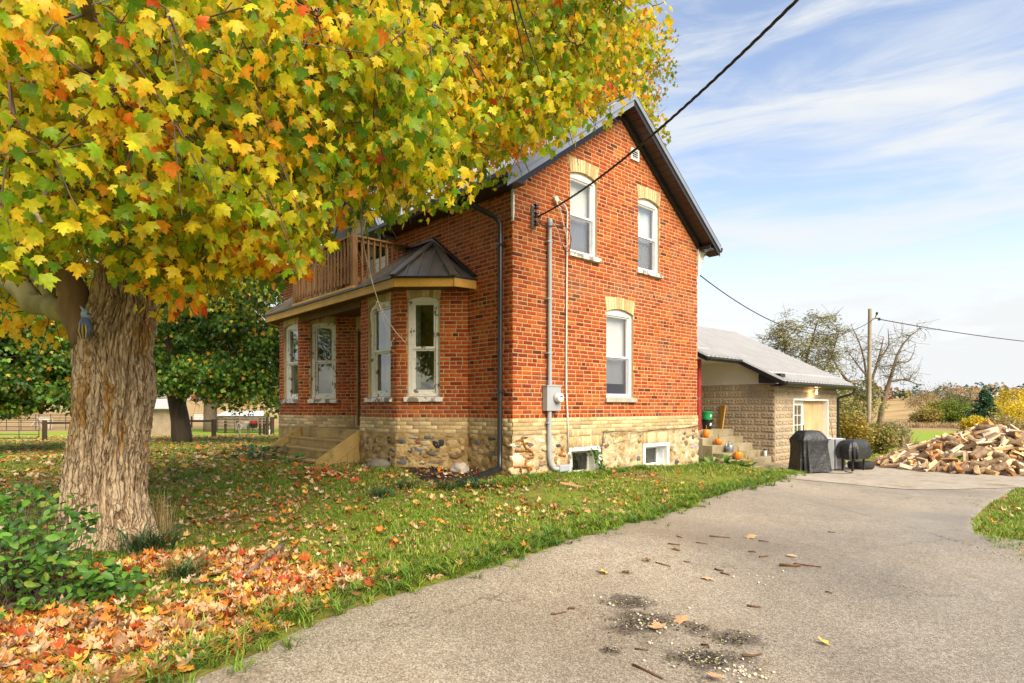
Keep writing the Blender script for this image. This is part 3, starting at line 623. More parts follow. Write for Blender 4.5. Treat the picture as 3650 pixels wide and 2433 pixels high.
stones(W_A, [(720,670,70,35,'b'),(885,620,90,20,'l'),(1105,615,85,40,'g'),(1230,710,95,70,'k'),(950,690,60,22,'r'),(900,810,120,75,'b'),(1165,825,105,60,'o'),(725,955,80,45,'g'),(1215,955,130,38,'n'),(1395,605,90,28,'n'),(1410,700,95,55,'c'),(1440,820,120,65,'c'),(1555,660,50,65,'c'),(1070,700,45,40,'w'),(1560,770,40,40,'c'),(1480,960,90,40,'t'),(1050,880,50,22,'t'),(1000,990,60,20,'o')], 1250, 1400, 3.92, .017)
stones(W_s, [(1785,690,45,40,'g'),(1910,720,55,55,'n'),(1990,865,62,60,'o'),(1980,640,70,30,'d'),(1720,950,60,100,'t'),(1900,960,65,70,'t'),(2070,720,30,40,'d'),(1830,820,60,50,'c'),(1700,600,40,40,'c'),(2060,930,30,60,'c')], 1250, 1400, 3.92, .017)
stones(W_g, [(380,655,32,12,'d'),(430,735,45,35,'p'),(640,755,40,22,'d'),(745,740,45,25,'d'),(290,880,72,72,'w'),(285,735,70,42,'w'),(255,1030,58,55,'c'),(570,945,50,40,'n'),(645,950,45,30,'g'),(735,905,35,50,'n'),(500,1050,80,35,'g'),(650,1075,60,35,'n'),(430,965,50,48,'c'),(350,1060,40,50,'c'),
  (1555,635,35,25,'d'),(1250,690,26,40,'p'),(1445,680,50,40,'t'),(1335,700,18,25,'l'),(1350,810,22,20,'n'),(1645,885,28,40,'b'),(1490,840,30,25,'t'),(2035,820,35,38,'n'),(2070,930,40,35,'d'),(2255,650,20,30,'b'),(2260,580,25,20,'r'),(2265,750,55,40,'l'),(2190,860,30,25,'t'),(2160,600,20,25,'g'),(1660,640,16,14,'d'),(1560,900,20,22,'n'),(1655,700,22,20,'p'),(2040,745,30,25,'w'),(1490,990,40,20,'l'),(1290,930,40,24,'c'),(2290,900,30,30,'c'),(560,690,40,24,'w')], 1750, 1350, 3.137, .012)
rs = random.Random(4)
for W, a0, a1, n_, skip in ((W_g, .0, 5.5, 120, BW + [(1.25, 2.2, -.2, .75), (3.4, 4.4, -.2, .64)]), (W_s, .02, 1.1, 26, []), (W_A, .03, 1.2, 34, []), (W_B, .03, 1.25, 34, [])):
    for k in range(n_):                                              # small rubble showing through the mortar
        s, z = rs.uniform(a0, a1), rs.uniform(-.12, .62)
        if any(o[0] < s < o[1] and o[2] < z < o[3] for o in skip): continue
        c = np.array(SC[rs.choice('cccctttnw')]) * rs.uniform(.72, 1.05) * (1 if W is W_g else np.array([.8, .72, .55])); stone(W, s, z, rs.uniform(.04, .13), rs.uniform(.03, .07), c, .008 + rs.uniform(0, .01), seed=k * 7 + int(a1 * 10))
def soldier(W, s0, s1, z0, z1):
    n = int((s1 - s0) / .064); w_ = (s1 - s0) / n
    for i in range(n): buff_brick(W, s0 + (i + .5) * w_, (z0 + z1) / 2, w_ - .008, .028 + random.uniform(-.002, .003), z1 - z0 - .008, 'soldier_brick')
    m_ = MB(); W.box(m_, s0, s1, 0, .022, z0, z1); m_.build('mortar_bed', M_mortar, HOUSE)
soldier(W_g, 1.30, 2.16, .415, .60); soldier(W_g, 1.30, 2.16, .605, .73); soldier(W_g, 3.47, 4.36, .395, .615)
def cellar_window(W, o, split):
    s0, s1, z0, z1 = o; m_ = MB(); fw = .075
    W.box(m_, s0, s0 + fw, -.06, .03, z0, z1); W.box(m_, s1 - fw, s1, -.06, .03, z0, z1); W.box(m_, s0 + fw, s1 - fw, -.06, .031, z1 - fw * .9, z1); W.box(m_, s0 + fw, s1 - fw, -.06, .031, z0, z0 + fw * .9)
    W.box(m_, s1 - fw - .012, s1 - fw, -.26, -.06, z0 + .06, z1 - .06); W.box(m_, s0 + fw, s0 + fw + .012, -.26, -.06, z0 + .06, z1 - .06); W.box(m_, s0 + fw, s1 - fw, -.26, -.06, z1 - .09, z1 - .07); W.box(m_, s0 + fw, s1 - fw, -.26, -.06, z0 + .05, z0 + .07)
    win = m_.build('cellar_window', M_peel if split else M_white, HOUSE, bevel=.003)
    a, b, c, d = s0 + fw + .012, s1 - fw - .012, z0 + .07, z1 - .09; m_ = MB(); sw = .032
    for x0, x1 in (((a, a + (b - a) * .34), (a + (b - a) * .34, b)) if split else ((a, b),)):
        W.box(m_, x0, x0 + sw, -.24, -.20, c, d); W.box(m_, x1 - sw, x1, -.24, -.20, c, d); W.box(m_, x0 + sw, x1 - sw, -.24, -.199, c, c + sw); W.box(m_, x0 + sw, x1 - sw, -.24, -.199, d - sw, d)
        p_ = MB(); W.box(p_, x0 + sw - .005, x1 - sw + .005, -.222, -.218, c + sw - .005, d - sw + .005); p_.build('pane', M_oldglass, win)
    m_.build('sash', M_peel if split else M_vinyl, win)
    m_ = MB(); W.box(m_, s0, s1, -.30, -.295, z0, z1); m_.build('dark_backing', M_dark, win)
for o, sp in zip(BW, (True, False)): cellar_window(W_g, o, sp)
# orange sealing foam squeezed between the corner stones
M_foam = basic('orange sealing foam', (0.34, 0.135, 0.018), (0.22, 0.08, 0.01), 20, 0.6, 0.5, 0.006, 50)
for k, path in enumerate(([(330,645),(345,690),(352,730),(385,775),(425,800),(455,830),(460,870),(420,885),(385,880),(372,930),(372,965)], [(265,690),(300,680),(345,695)], [(262,800),(310,805),(360,800),(395,805)], [(245,985),(300,980),(365,978),(420,985),(440,1010)], [(785,760),(790,800),(770,830),(745,850),(790,850),(820,860)], [(320,985),(325,1030),(330,1060)], [(350,720),(400,712)], [(415,990),(410,1050),(400,1080)])):
    m_ = MB(); pts = []
    for x, y in path:
        s, z, t = sa(W_g, 1750 + x / 3.137, 1350 + y / 3.137); pts.append(W_g.p(s, .03, z))
    pp = []
    for a, b in zip(pts, pts[1:]): pp += [a + (b - a) * t for t in np.linspace(0, 1, 4)[:-1]]
    pp.append(pts[-1]); m_.tube([p + np.array([random.uniform(-.006, .006), 0, random.uniform(-.006, .006)]) for p in pp], [random.uniform(.009, .024) for _ in pp], 8); m_.build('foam_bead', M_foam, HOUSE, smooth=True)
# ---- main roof
RZ0 = EV + .19                                                       # roof top surface above the wall line
def slope_frame(side):                                               # side -1: slope over the porch side, +1: the other
    n = math.hypot(1, RS); e = np.array([-.40 if side < 0 else HW + .40, 0, RZ0 - .40 * RS]); up = np.array([-side * 1.0, 0, RS]) / n; al = np.array([0, 1.0, 0]); nr = np.array([side * RS, 0, 1.0]) / n
    return e, up, al, nr, (HW / 2 + .40) * n
def metal_panel(width, length, rib=.022, ribs=(0,), seg=1):
    m_ = MB(); m_.add([(0, 0, 0), (width, 0, 0), (width, length, 0), (0, length, 0)], [(0, 1, 2, 3)])
    for r in ribs:
        for k, (rw, rh) in enumerate([(.034, rib)]):
            m_.add([(r - rw, 0, .001), (r - rw * .5, 0, rh), (r + rw * .5, 0, rh), (r + rw, 0, .001), (r - rw, length, .001), (r - rw * .5, length, rh), (r + rw * .5, length, rh), (r + rw, length, .001)], [(0, 1, 5, 4), (1, 2, 6, 5), (2, 3, 7, 6), (0, 3, 2, 1)])
    for r in np.arange(ribs[0] + width / 4, width, width / 4):
        m_.add([(r - .01, 0, .0005), (r, 0, .006), (r + .01, 0, .0005), (r - .01, length, .0005), (r, length, .006), (r + .01, length, .0005)], [(0, 1, 4, 3), (1, 2, 5, 4), (0, 2, 1)])
    return m_
pan = metal_panel(.30, slope_frame(-1)[4]).mesh('roof_panel', M_steel)
for side in (-1, 1):
    e, up, al, nr, Ls = slope_frame(side)
    for k in range(33):
        o = put('roof_panel', pan, HOUSE); x = al * 1.0; z = np.cross(x, up); off = 0
        if z[2] < 0: x = -x; z = -z; off = .30
        mm = Matrix(np.stack([x, up, z], 1).tolist()).to_4x4(); mm.translation = Vector(e + al * (-.32 + k * .30 + off) + z * .004); o.matrix_basis = mm
    m_ = MB(); a = e + al * -.31; b = e + al * (HL + .27); T = nr * -.05
    m_.hexa([a + T, b + T, b + up * Ls + T, a + up * Ls + T, a, b, b + up * Ls, a + up * Ls]); m_.build('roof_deck', M_black, HOUSE)
m_ = MB(); rt = RZ0 + RS * HW / 2
m_.prism([(HW / 2 - .16, -.34, rt - .09), (HW / 2, -.34, rt + .035), (HW / 2 + .16, -.34, rt - .09), (HW / 2 + .16, -.34, rt - .075), (HW / 2, -.34, rt + .05), (HW / 2 - .16, -.34, rt - .075)], (0, HL + .65, 0)); m_.build('ridge_cap', M_steel, HOUSE)
# rake boards on the gable: two stepped strips each side
def rake(u0, z0, u1, z1, hgt, v, mat_, th=.02):
    m_ = MB(); m_.prism([(u0, v, z0), (u1, v, z1), (u1, v, z1 - hgt), (u0, v, z0 - hgt)], (0, -th, 0)); m_.build('rake_board', mat_, HOUSE)
for sgn, mats_ in ((-1, (M_fascia, M_fascia)), (1, (M_fascia, M_black))):
    ue = -.40 if sgn < 0 else HW + .40; ze = RZ0 - .40 * RS
    rake(ue, ze + .02, HW / 2, rt + .02, .125, -.325, mats_[0], .022); rake(ue + (-sgn) * .0, ze - .105, HW / 2, rt - .105, .11, -.312, mats_[1], .012)
    # soffit boards
    nb = 26
    for k in range(nb):
        t0, t1 = k / nb, (k + .93) / nb; a = np.array([ue + (HW / 2 - ue) * t0, 0, ze + (rt - ze) * t0 - .185]); b = np.array([ue + (HW / 2 - ue) * t1, 0, ze + (rt - ze) * t1 - .185])
        m_ = MB(); lift = np.array([0, 0, .02]); y0, y1 = np.array([0, -.30, 0]), np.array([0, -.05, 0])
        m_.hexa([a + y0, b + y0, b + y1, a + y1, a + y0 + lift, b + y0 + lift, b + y1 + lift, a + y1 + lift]); m_.build('soffit_board', M_soffit, HOUSE)
    m_ = MB(); m_.prism([(ue, -.31, ze - .155), (HW / 2, -.31, rt - .155), (HW / 2, -.31, rt - .05), (ue, -.31, ze - .05)], (0, .3, 0)); m_.build('soffit_lining', M_black, HOUSE)
    m_ = MB(); uu = 0 if sgn < 0 else HW; m_.prism([(uu, -.012, EV - .16), (HW / 2, -.012, EV + RS * HW / 2 - .16), (HW / 2, -.012, EV + RS * HW / 2 + .02), (uu, -.012, EV + .02)], (0, -.045, 0)); m_.build('frieze_board', M_black, HOUSE)
# eaves: black soffit and gutter
for sgn, u in ((-1, 0), (1, HW)):
    m_ = MB(); x0, x1 = sorted((u + sgn * .012, u + sgn * .38)); m_.box((x0, -.30, RZ0 - .40 * RS - .10), (x1, HL + .25, RZ0 - .40 * RS - .07)); m_.box((x0, -.30, RZ0 - .40 * RS - .07), (x0 + .02 if sgn > 0 else x0 + .02, HL + .25, RZ0 - .40 * RS - .02)); m_.build('eave_soffit', M_black, HOUSE)
    g = u + sgn * .385; zt = RZ0 - .40 * RS - .005
    prof = [(g, zt - .115), (g + sgn * .075, zt - .115), (g + sgn * .115, zt - .06), (g + sgn * .115, zt), (g + sgn * .10, zt), (g + sgn * .10, zt - .055), (g + sgn * .07, zt - .10), (g + sgn * .012, zt - .10), (g + sgn * .012, zt), (g, zt)]
    m_ = MB(); m_.prism([(a, -.33, z) for a, z in prof], (0, HL + .62, 0)); m_.build('gutter', M_black, HOUSE)
# ornate white brackets under the eaves
def bracket(W_u, sgn):
    pr_ = [(0, 0), (.34, 0), (.34, -.05), (.30, -.07), (.26, -.05), (.22, -.09), (.20, -.16), (.23, -.22), (.19, -.27), (.13, -.27), (.10, -.33), (.12, -.40), (.07, -.45), (.05, -.55), (.02, -.60), (0, -.60)]
    m_ = MB(); m_.prism([(W_u + sgn * (a + .004), -.03, 4.60 + z) for a, z in pr_], (0, .055, 0)); br_ = m_.build('eave_bracket', M_white, HOUSE)
    m_ = MB(); m_.lathe([(.004, -.10), (.018, -.08), (.010, -.055), (.016, -.04), (.012, 0)], (W_u + sgn * .27, -.0025, 4.55), 10); m_.build('pendant', M_white, br_)
bracket(HW, 1)
m_ = MB(); m_.box((-.045, -.055, 4.05), (-.012, -.012, 4.62)); m_.box((-.05, -.06, 4.30), (-.008, -.008, 4.36)); m_.box((-.05, -.06, 4.42), (-.008, -.008, 4.47)); m_.build('corner_board', M_peel, HOUSE)
# gable vent
m_ = MB(); W_g.box(m_, 3.06, 3.09, 0, .035, 5.90, 6.12); W_g.box(m_, 3.28, 3.31, 0, .035, 5.90, 6.12); W_g.box(m_, 3.09, 3.28, 0, .034, 6.09, 6.12); W_g.box(m_, 3.09, 3.28, 0, .034, 5.90, 5.93); vent = m_.build('gable_vent', M_white, HOUSE)
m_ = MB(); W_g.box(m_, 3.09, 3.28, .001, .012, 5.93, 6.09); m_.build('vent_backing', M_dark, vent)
for k in range(4):
    z = 5.945 + k * .04; m_ = MB(); m_.hexa([W_g.p(3.09, .008, z + .02), W_g.p(3.28, .008, z + .02), W_g.p(3.28, .034, z), W_g.p(3.09, .034, z), W_g.p(3.09, .008, z + .028), W_g.p(3.28, .008, z + .028), W_g.p(3.28, .034, z + .008), W_g.p(3.09, .034, z + .008)]); m_.build('louvre', M_white, vent)
# downspout on the porch side near the corner, with a long foot over the lawn
end = on_ground(1633, 1722, .05); end[2] = gz(end[0], end[1]) + .05
m_ = MB(); path = [(-.44, .52, 4.53), (-.44, .52, 4.40), (-.38, .47, 4.32), (-.14, .27, 4.16), (-.075, .22, 4.05), (-.075, .22, 3.0), (-.075, .22, 1.5), (-.085, .215, .42), (-.10, .20, .22), (-.16, .13, .13)]
ds = None; m_.tube(path, [.042] * len(path), 10); ds = m_.build('downspout', M_black, HOUSE, smooth=True, sharp=50)
m_ = MB(); a = np.array([-.13, .16, .135]); m_.bar(a, end, .085, .06); d = end - a; d /= np.linalg.norm(d); sd_ = np.cross(d, [0, 0, 1]); sd_ /= np.linalg.norm(sd_)
for k in (-.03, -.01, .01, .03): m_.bar(a + sd_ * k + np.array([0, 0, .037]), end + sd_ * k + np.array([0, 0, .037]), .008, .008)
m_.build('downspout_foot', M_black, ds)
for z in (3.7, 1.35): 
    m_ = MB(); m_.box((-.13, .165, z), (-.008, .275, z + .03)); m_.build('strap', M_black, ds)

# ---- porch roof running over both bays
EVZ = 3.285
EP = [(0, .93), (-.43, .98), (-1.17, 1.70), (-1.17, 7.43), (-.43, 8.15), (0, 8.2)]; T1, T2 = np.array([0, 2.15, 4.17]), np.array([0, 7.0, 4.17])
E3 = [np.array([*p, EVZ]) for p in EP]; k30 = lambda v: np.array([-1.17, v, EVZ]); top3 = lambda v: np.array([0, v, 4.17])
DV0, DV1 = 3.02, 5.78                                                # the balcony is cut in between these
faces_ = [[E3[0], E3[1], T1], [E3[1], E3[2], T1], [E3[2], k30(DV0), top3(DV0), T1], [k30(DV1), E3[3], T2, top3(DV1)], [E3[3], E3[4], T2], [E3[4], E3[5], T2]]
def roof_face(poly, rib_gap=.19):
    """one sheet of porch roofing: thin slab, with raised ribs running up the slope"""
    poly = [np.asarray(p, float) for p in poly]; nr = np.cross(poly[1] - poly[0], poly[2] - poly[0]); nr /= np.linalg.norm(nr); nr = nr if nr[2] > 0 else -nr
    m_ = MB(); m_.prism([p - nr * .03 for p in poly], nr * .03); face = m_.build('porch_roof', M_bronze, HOUSE)
    al = poly[1] - poly[0]; al[2] = 0; Lh = np.linalg.norm(al); al /= Lh; up = np.cross(nr, al); up = up if up[2] > 0 else -up
    P2 = [((p - poly[0]) @ al, (p - poly[0]) @ up) for p in poly]; xs = [p[0] for p in P2]
    x = min(xs) + .06
    while x < max(xs) - .03:
        ys = []
        for (x0, y0), (x1, y1) in zip(P2, P2[1:] + P2[:1]):
            if (x0 - x) * (x1 - x) <= 0 and abs(x1 - x0) > 1e-6: ys.append(y0 + (y1 - y0) * (x - x0) / (x1 - x0))
        if len(ys) >= 2 and max(ys) - min(ys) > .05:
            a = poly[0] + al * x + up * (min(ys) - .015); b = poly[0] + al * x + up * (max(ys) - .01); r = MB(); r.bar(a + nr * .01, b + nr * .01, .03, .022, up=nr); r.build('roof_rib', M_bronze, face)
        x += rib_gap
for f in faces_: roof_face(f)
for a, b in ((E3[1], T1), (E3[2], T1), (E3[3], T2), (E3[4], T2)):
    m_ = MB(); m_.bar(a + np.array([0, 0, .03]), b + np.array([0, 0, .03]), .13, .03); m_.build('hip_cap', M_bronze, HOUSE)
fl = MB(); fl.bar(T1 + np.array([-.02, 0, .05]), E3[0] + np.array([-.02, -.02, .05]), .03, .12, up=(1, 0, 0)) ; fl.build('wall_flashing', M_black, HOUSE)
fl = MB(); fl.bar(T1 + np.array([-.02, 0, .03]), np.array([-.02, DV0, 4.20]), .03, .10, up=(1, 0, 0)); fl.build('wall_flashing', M_black, HOUSE)
for i in range(5):                                                   # golden fascia boards with a black drip edge, and the porch ceiling
    a, b = E3[i] + np.array([0, 0, -.095]), E3[i + 1] + np.array([0, 0, -.095]); o_ = np.array([.035, 0, 0]) if i in (1, 2, 3) else 0
    segs = [(0, 1)] if i != 2 else [(0, .28), (.2815, .90), (.9015, 1)]
    for s0, s1 in segs:
        m_ = MB(); m_.bar(a + (b - a) * s0 + o_, a + (b - a) * s1 + o_, .035, .145); m_.build('fascia_board', M_deckwood, HOUSE, bevel=.004)
    m_ = MB(); m_.bar(a + np.array([0, 0, .095]) + np.array([0, 0, -.012]), b + np.array([0, 0, .083]), .05, .03); m_.build('drip_edge', M_black, HOUSE)
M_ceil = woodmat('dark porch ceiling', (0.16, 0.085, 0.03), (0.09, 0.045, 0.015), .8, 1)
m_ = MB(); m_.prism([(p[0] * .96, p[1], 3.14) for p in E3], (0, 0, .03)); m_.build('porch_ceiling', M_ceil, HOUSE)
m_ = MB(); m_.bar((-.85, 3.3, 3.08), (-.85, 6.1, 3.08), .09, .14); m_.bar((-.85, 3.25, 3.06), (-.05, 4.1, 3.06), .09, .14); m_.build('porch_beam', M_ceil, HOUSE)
for v in (DV0, DV1):
    m_ = MB(); m_.prism([(-1.12, v, 3.27), (0, v, 3.27), (0, v, 4.16)], (0, .04 if v == DV0 else -.04, 0)); m_.build('roof_cheek', M_bronze, HOUSE)
# ---- balcony
BAL = MB().box((-1.12, DV0 + .045, 3.275), (-.012, DV1 - .045, 3.335)).build('balcony_floor', M_railwood, HOUSE)
m_ = MB(); m_.box((-1.20, DV0, 3.292), (-1.12, DV1, 3.335)); m_.build('edge_board', M_deckwood, BAL)
for p in ((-1.14, DV0 + .06), (-1.14, DV1 - .06)):
    m_ = MB(); m_.box((p[0] - .05, p[1] - .05, 3.30), (p[0] + .05, p[1] + .05, 4.27)); m_.build('rail_post', M_railwood, BAL, bevel=.004)
def rail_run(a, b, n):
    a = np.array([*a, 0.0]); b = np.array([*b, 0.0])
    for z, w_, h in ((4.255, .135, .035), (4.20, .04, .08), (3.47, .04, .08)):
        m_ = MB(); m_.bar(a + np.array([0, 0, z]), b + np.array([0, 0, z]), w_, h); m_.build('handrail' if w_ > .1 else 'rail', M_railwood, BAL)
    d = (b - a) / np.linalg.norm(b - a); nn = np.array([-d[1], d[0], 0]); nn = nn if nn[0] < -.1 or nn[1] < -.5 else -nn
    for k in range(n):
        p = a + (b - a) * (k + .7) / (n + .4) + nn * .04; m_ = MB(); m_.bar(p + np.array([0, 0, 3.40 + random.uniform(-.01, .01)]), p + np.array([0, 0, 4.235]), .030, .030, up=(1, 0, 0)); m_.build('baluster', M_railwood, BAL)
rail_run((-1.14, DV0 + .11), (-1.14, DV1 - .11), 18); rail_run((-1.09, DV0 + .06), (-.02, DV0 + .06), 8); rail_run((-1.09, DV1 - .06), (-.02, DV1 - .06), 8)
def panel_door(W, s0, s1, z0, z1, mt, n=-.06, glass=True, parent=HOUSE, name='door'):
    m_ = MB(); fw = .06; W.box(m_, s0, s0 + fw, -.14, .0, z0, z1); W.box(m_, s1 - fw, s1, -.14, .0, z0, z1); W.box(m_, s0 + fw, s1 - fw, -.14, .001, z1 - fw, z1); fr_ = m_.build(name, mt, parent)
    a, b = s0 + fw, s1 - fw; mid = z0 + (z1 - z0) * .42; m_ = MB(); st = .10
    W.box(m_, a, a + st, n - .045, n, z0, z1 - fw); W.box(m_, b - st, b, n - .045, n, z0, z1 - fw); W.box(m_, a + st, b - st, n - .045, n - .001, z1 - fw - st, z1 - fw); W.box(m_, a + st, b - st, n - .045, n - .001, mid, mid + st); W.box(m_, a + st, b - st, n - .045, n - .001, z0, z0 + .18)
    W.box(m_, a + st, b - st, n - .035, n - .02, z0 + .18, mid); m_.build('door_leaf', mt, fr_)
    m_ = MB(); W.box(m_, a + st, b - st, n - .03, n - .025, mid + st, z1 - fw - st); m_.build('pane', M_oldglass, fr_)
    c = (a + b) / 2; m_ = MB(); W.box(m_, c - .012, c + .012, n - .02, n - .004, mid + st, z1 - fw - st); m_.build('muntin', mt, fr_)
    m_ = MB(); m_.lathe([(.012, 0), (.012, .03), (.028, .04), (.028, .06), (.01, .07)], W.p(b - .05, n, z0 + .95), 10, axis=W.n); m_.build('knob', M_black, fr_)
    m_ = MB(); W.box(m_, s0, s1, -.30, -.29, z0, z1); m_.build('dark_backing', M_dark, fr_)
panel_door(W_s, 3.80, 4.62, 3.36, 5.30, M_white); panel_door(W_s, 4.25, 5.15, .70, 2.85, M_railwood)
# cross gable over the balcony door
m_ = MB(); m_.prism([(.0, 3.75, 4.6), (.0, 5.65, 4.6), (.0, 5.65, 4.75), (.0, 4.7, 5.95), (.0, 3.75, 4.75)], (.28, 0, 0)); m_.build('cross_gable', M_bricktex, HOUSE)
for sg in (-1, 1):
    a, b = np.array([-.35, 4.7 + sg * 1.25, 4.45]), np.array([-.35, 4.7, 6.05]); m_ = MB(); L_ = np.array([2.6, 0, 0]); t_ = np.array([0, 0, .05])
    m_.hexa([a, b, b + L_, a + L_ * .25, a + t_, b + t_, b + L_ + t_, a + L_ * .25 + t_]); cg = m_.build('cross_roof', M_steel, HOUSE)
    for k in range(7):
        x = -.33 + k * .3; t0 = max(0, (x - .3) / 2.25); p0 = a + (b - a) * t0; p0[0] = x; p1 = b.copy(); p1[0] = x; up_ = np.cross(L_, b - a); m_ = MB(); m_.bar(p0 + t_, p1 + t_, .03, .03, up=up_ / np.linalg.norm(up_)); m_.build('roof_rib', M_steel, cg)
    m_ = MB(); m_.hexa([a + np.array([-.02, 0, -.12]), b + np.array([-.02, 0, -.12]), b + np.array([.02, 0, -.12]), a + np.array([.02, 0, -.12]), a + np.array([-.02, 0, .05]), b + np.array([-.02, 0, .05]), b + np.array([.02, 0, .05]), a + np.array([.02, 0, .05])]); m_.build('rake_board', M_black, cg)

# ---- wooden porch steps between the bays
ST = thing('porch_steps', 'wide mossy wooden porch steps between the two brick bays', 'steps', (-1.3, 4.7, .05))
V0, V1 = 3.36, 6.08
m_ = MB(); 
for k in range(7): MB().box((-.86 + k * .125, V0, .635), (-.86 + k * .125 + .118, 6.1, .672)).build('deck_board', M_stepwood, ST) if k < 1 else None
for k in range(6): MB().box((-.735 + k * .125, 3.75 if k > 1 else V0 + .1, .635), (-.735 + k * .125 + .118, 5.7, .672)).build('deck_board', M_stepwood, ST)
for k, (x, z) in enumerate(((-1.15, .475), (-1.43, .295), (-1.71, .12))):
    for j in range(2): MB().box((x - .005 + j * .145, V0 + .03, z - .038), (x - .005 + j * .145 + .138, V1 - .03, z)).build('tread', M_stepwood, ST, bevel=.004)
    MB().box((x + .285, V0 + .03, z + .004), (x + .31, V1 - .03, z + .138 if k else z + .158)).build('riser', M_stepwood, ST)
MB().box((-1.685, V0 + .03, -.08), (-1.66, V1 - .03, .08)).build('riser', M_stepwood, ST)
for v in (V0 - .03, V1 - .01):
    m_ = MB(); m_.prism([(-.875, v, .69), (-.875, v, .42), (-1.55, v, -.03), (-1.76, v, -.03), (-1.76, v, .15)], (0, .04, 0)); m_.build('stringer', M_stepwood, ST, bevel=.004)
    for j in range(4): m_ = MB(); x0 = -.88 - .13 * j; zt = .415 - .087 * j; m_.prism([(x0, v + .006, -.1), (x0 - .124, v + .006, -.1), (x0 - .124, v + .006, zt - .09), (x0, v + .006, zt)], (0, .028, 0)); m_.build('side_board', M_stepwood, ST)

# ------------------------------------------------------------------ electric service on the gable
EM = thing('electric_meter', 'grey electric meter box with round glass meter on the gable wall', 'meter', (.81, -.08, 1.05))
MB().box((.655, -.125, 1.05), (.985, -.012, 1.47)).build('meter_box', M_galv, EM, bevel=.006)
MB().box((.645, -.133, 1.455), (.995, -.010, 1.474)).build('box_lid', M_galv, EM)
M_dial = basic('meter white', (0.75, 0.73, 0.66), (0.68, 0.66, 0.6), 5, .35, 0)
m_ = MB(); m_.lathe([(.088, -.005), (.092, .012), (.088, .03)], (.885, -.124, 1.27), 24, axis=(0, -1, 0)); m_.build('meter_ring', M_galv, EM, smooth=True, sharp=40)
m_ = MB(); m_.lathe([(.078, .02), (.078, .075), (.070, .095), (.055, .10)], (.885, -.124, 1.27), 24, axis=(0, -1, 0)); dial = m_.build('meter_dial', M_dial, EM, smooth=True, sharp=40)
MB().box((.855, -.228, 1.285), (.92, -.223, 1.305)).build('display', M_dark, dial)
MB().box((.845, -.15, 1.165), (.87, -.126, 1.18)).build('seal_tag', basic('red plastic', (.5, .03, .02), None, 5, .5, 0), EM)
CN = thing('service_conduit', 'grey conduit mast climbing the gable wall above the meter box', 'conduit', (.76, -.06, 1.47))
m_ = MB(); m_.tube([(.77, -.07, 1.47), (.77, -.07, 1.56)], .041, 12); m_.tube([(.77, -.07, 1.56), (.77, -.07, 4.10)], .035, 12); m_.build('mast', M_galv, CN, smooth=True, sharp=50)
m_ = MB(); m_.lathe([(.034, 0), (.036, .06), (.034, .07), (.045, .10), (.05, .14), (.035, .18), (.01, .19)], (.77, -.07, 4.06), 14); m_.build('weatherhead', M_galv, CN, smooth=True, sharp=40)
for z in (2.9, 3.85, 2.0): MB().box((.70, -.102, z), (.81, -.010, z + .022)).build('strap', M_galv, CN)
LC = thing('lower_conduit', 'grey conduit bending under the meter box into a junction box by the cellar window', 'conduit', (.76, -.06, .1))
m_ = MB(); cb = [(.76, -.07, 1.05), (.76, -.07, .40), (.765, -.07, .27), (.79, -.07, .17), (.84, -.07, .10), (.90, -.07, .075), (.98, -.07, .075)]; m_.tube(cb, .038, 12); m_.build('pipe', M_galv, LC, smooth=True, sharp=60)
MB().box((.965, -.125, .02), (1.215, -.014, .135)).build('junction_box', M_galv, LC, bevel=.015)
MB().box((.69, -.105, .84), (.80, -.010, .862)).build('strap', M_galv, LC)
MB().box((1.12, -.09, -.2), (1.19, -.03, .02)).build('box_leg', M_galv, LC)
M_ivory = basic('ivory cable', (.70, .66, .58), (.6, .56, .5), 6, .5, 0)
m_ = MB(); m_.tube([(.985, -.05, 4.62), (1.08, -.05, 4.60), (1.17, -.05, 4.555), (1.225, -.05, 4.45), (1.235, -.03, 4.1), (1.225, -.03, 2.9), (1.215, -.03, 2.0), (1.215, -.03, 1.4), (1.24, -.045, .9), (1.255, -.05, .34)], .014, 8); cab = m_.build('white_cable', M_ivory, smooth=True)
tag(cab, 'thin white cable running down the gable wall beside the conduit', 'cable')
DISH = thing('cable_junction', 'round white junction box with a bent pipe on the upper gable wall', 'junction box', (.95, -.05, 4.6))
m_ = MB(); m_.lathe([(.05, 0), (.05, .05), (.045, .055)], (.95, -.012, 4.62), 16, axis=(0, -1, 0)); m_.build('round_box', M_ivory, DISH)
m_ = MB(); m_.tube([(.95, -.05, 4.58), (.98, -.07, 4.50), (1.02, -.09, 4.46)], .012, 8); m_.tube([(.90, -.05, 4.62), (.84, -.09, 4.63)], .014, 8); m_.build('knob_arm', M_ivory, DISH)
m_ = MB(); m_.tube([(1.03, -.06, 4.47), (1.12, -.05, 4.25), (1.20, -.04, 4.08), (1.225, -.04, 3.9)], .009, 6); m_.build('drop_wire', M_ivory, DISH)
RK = thing('insulator_rack', 'dark three insulator rack bolted to the upper gable wall', 'rack', (.42, -.05, 4.0))
MB().box((.395, -.035, 4.03), (.445, -.010, 4.42)).build('back_plate', M_galv, RK)
M_porc = basic('brown porcelain', (.05, .016, .012), (.04, .012, .01), 4, .15, 0, spec=.6)
for z in (4.09, 4.225, 4.36):
    m_ = MB(); m_.lathe([(.02, -.045), (.042, -.04), (.045, -.02), (.026, -.008), (.026, .008), (.045, .02), (.042, .04), (.02, .045)], (.425, -.10, z), 12); ins = m_.build('insulator', M_porc, RK, smooth=True, sharp=50)
    m_ = MB(); m_.tube([(.42, -.03, z + .055), (.425, -.10, z + .055), (.425, -.115, z + .04)], .006, 6); m_.tube([(.42, -.03, z - .055), (.425, -.10, z - .055), (.425, -.115, z - .04)], .006, 6); m_.build('clevis', M_galv, ins)
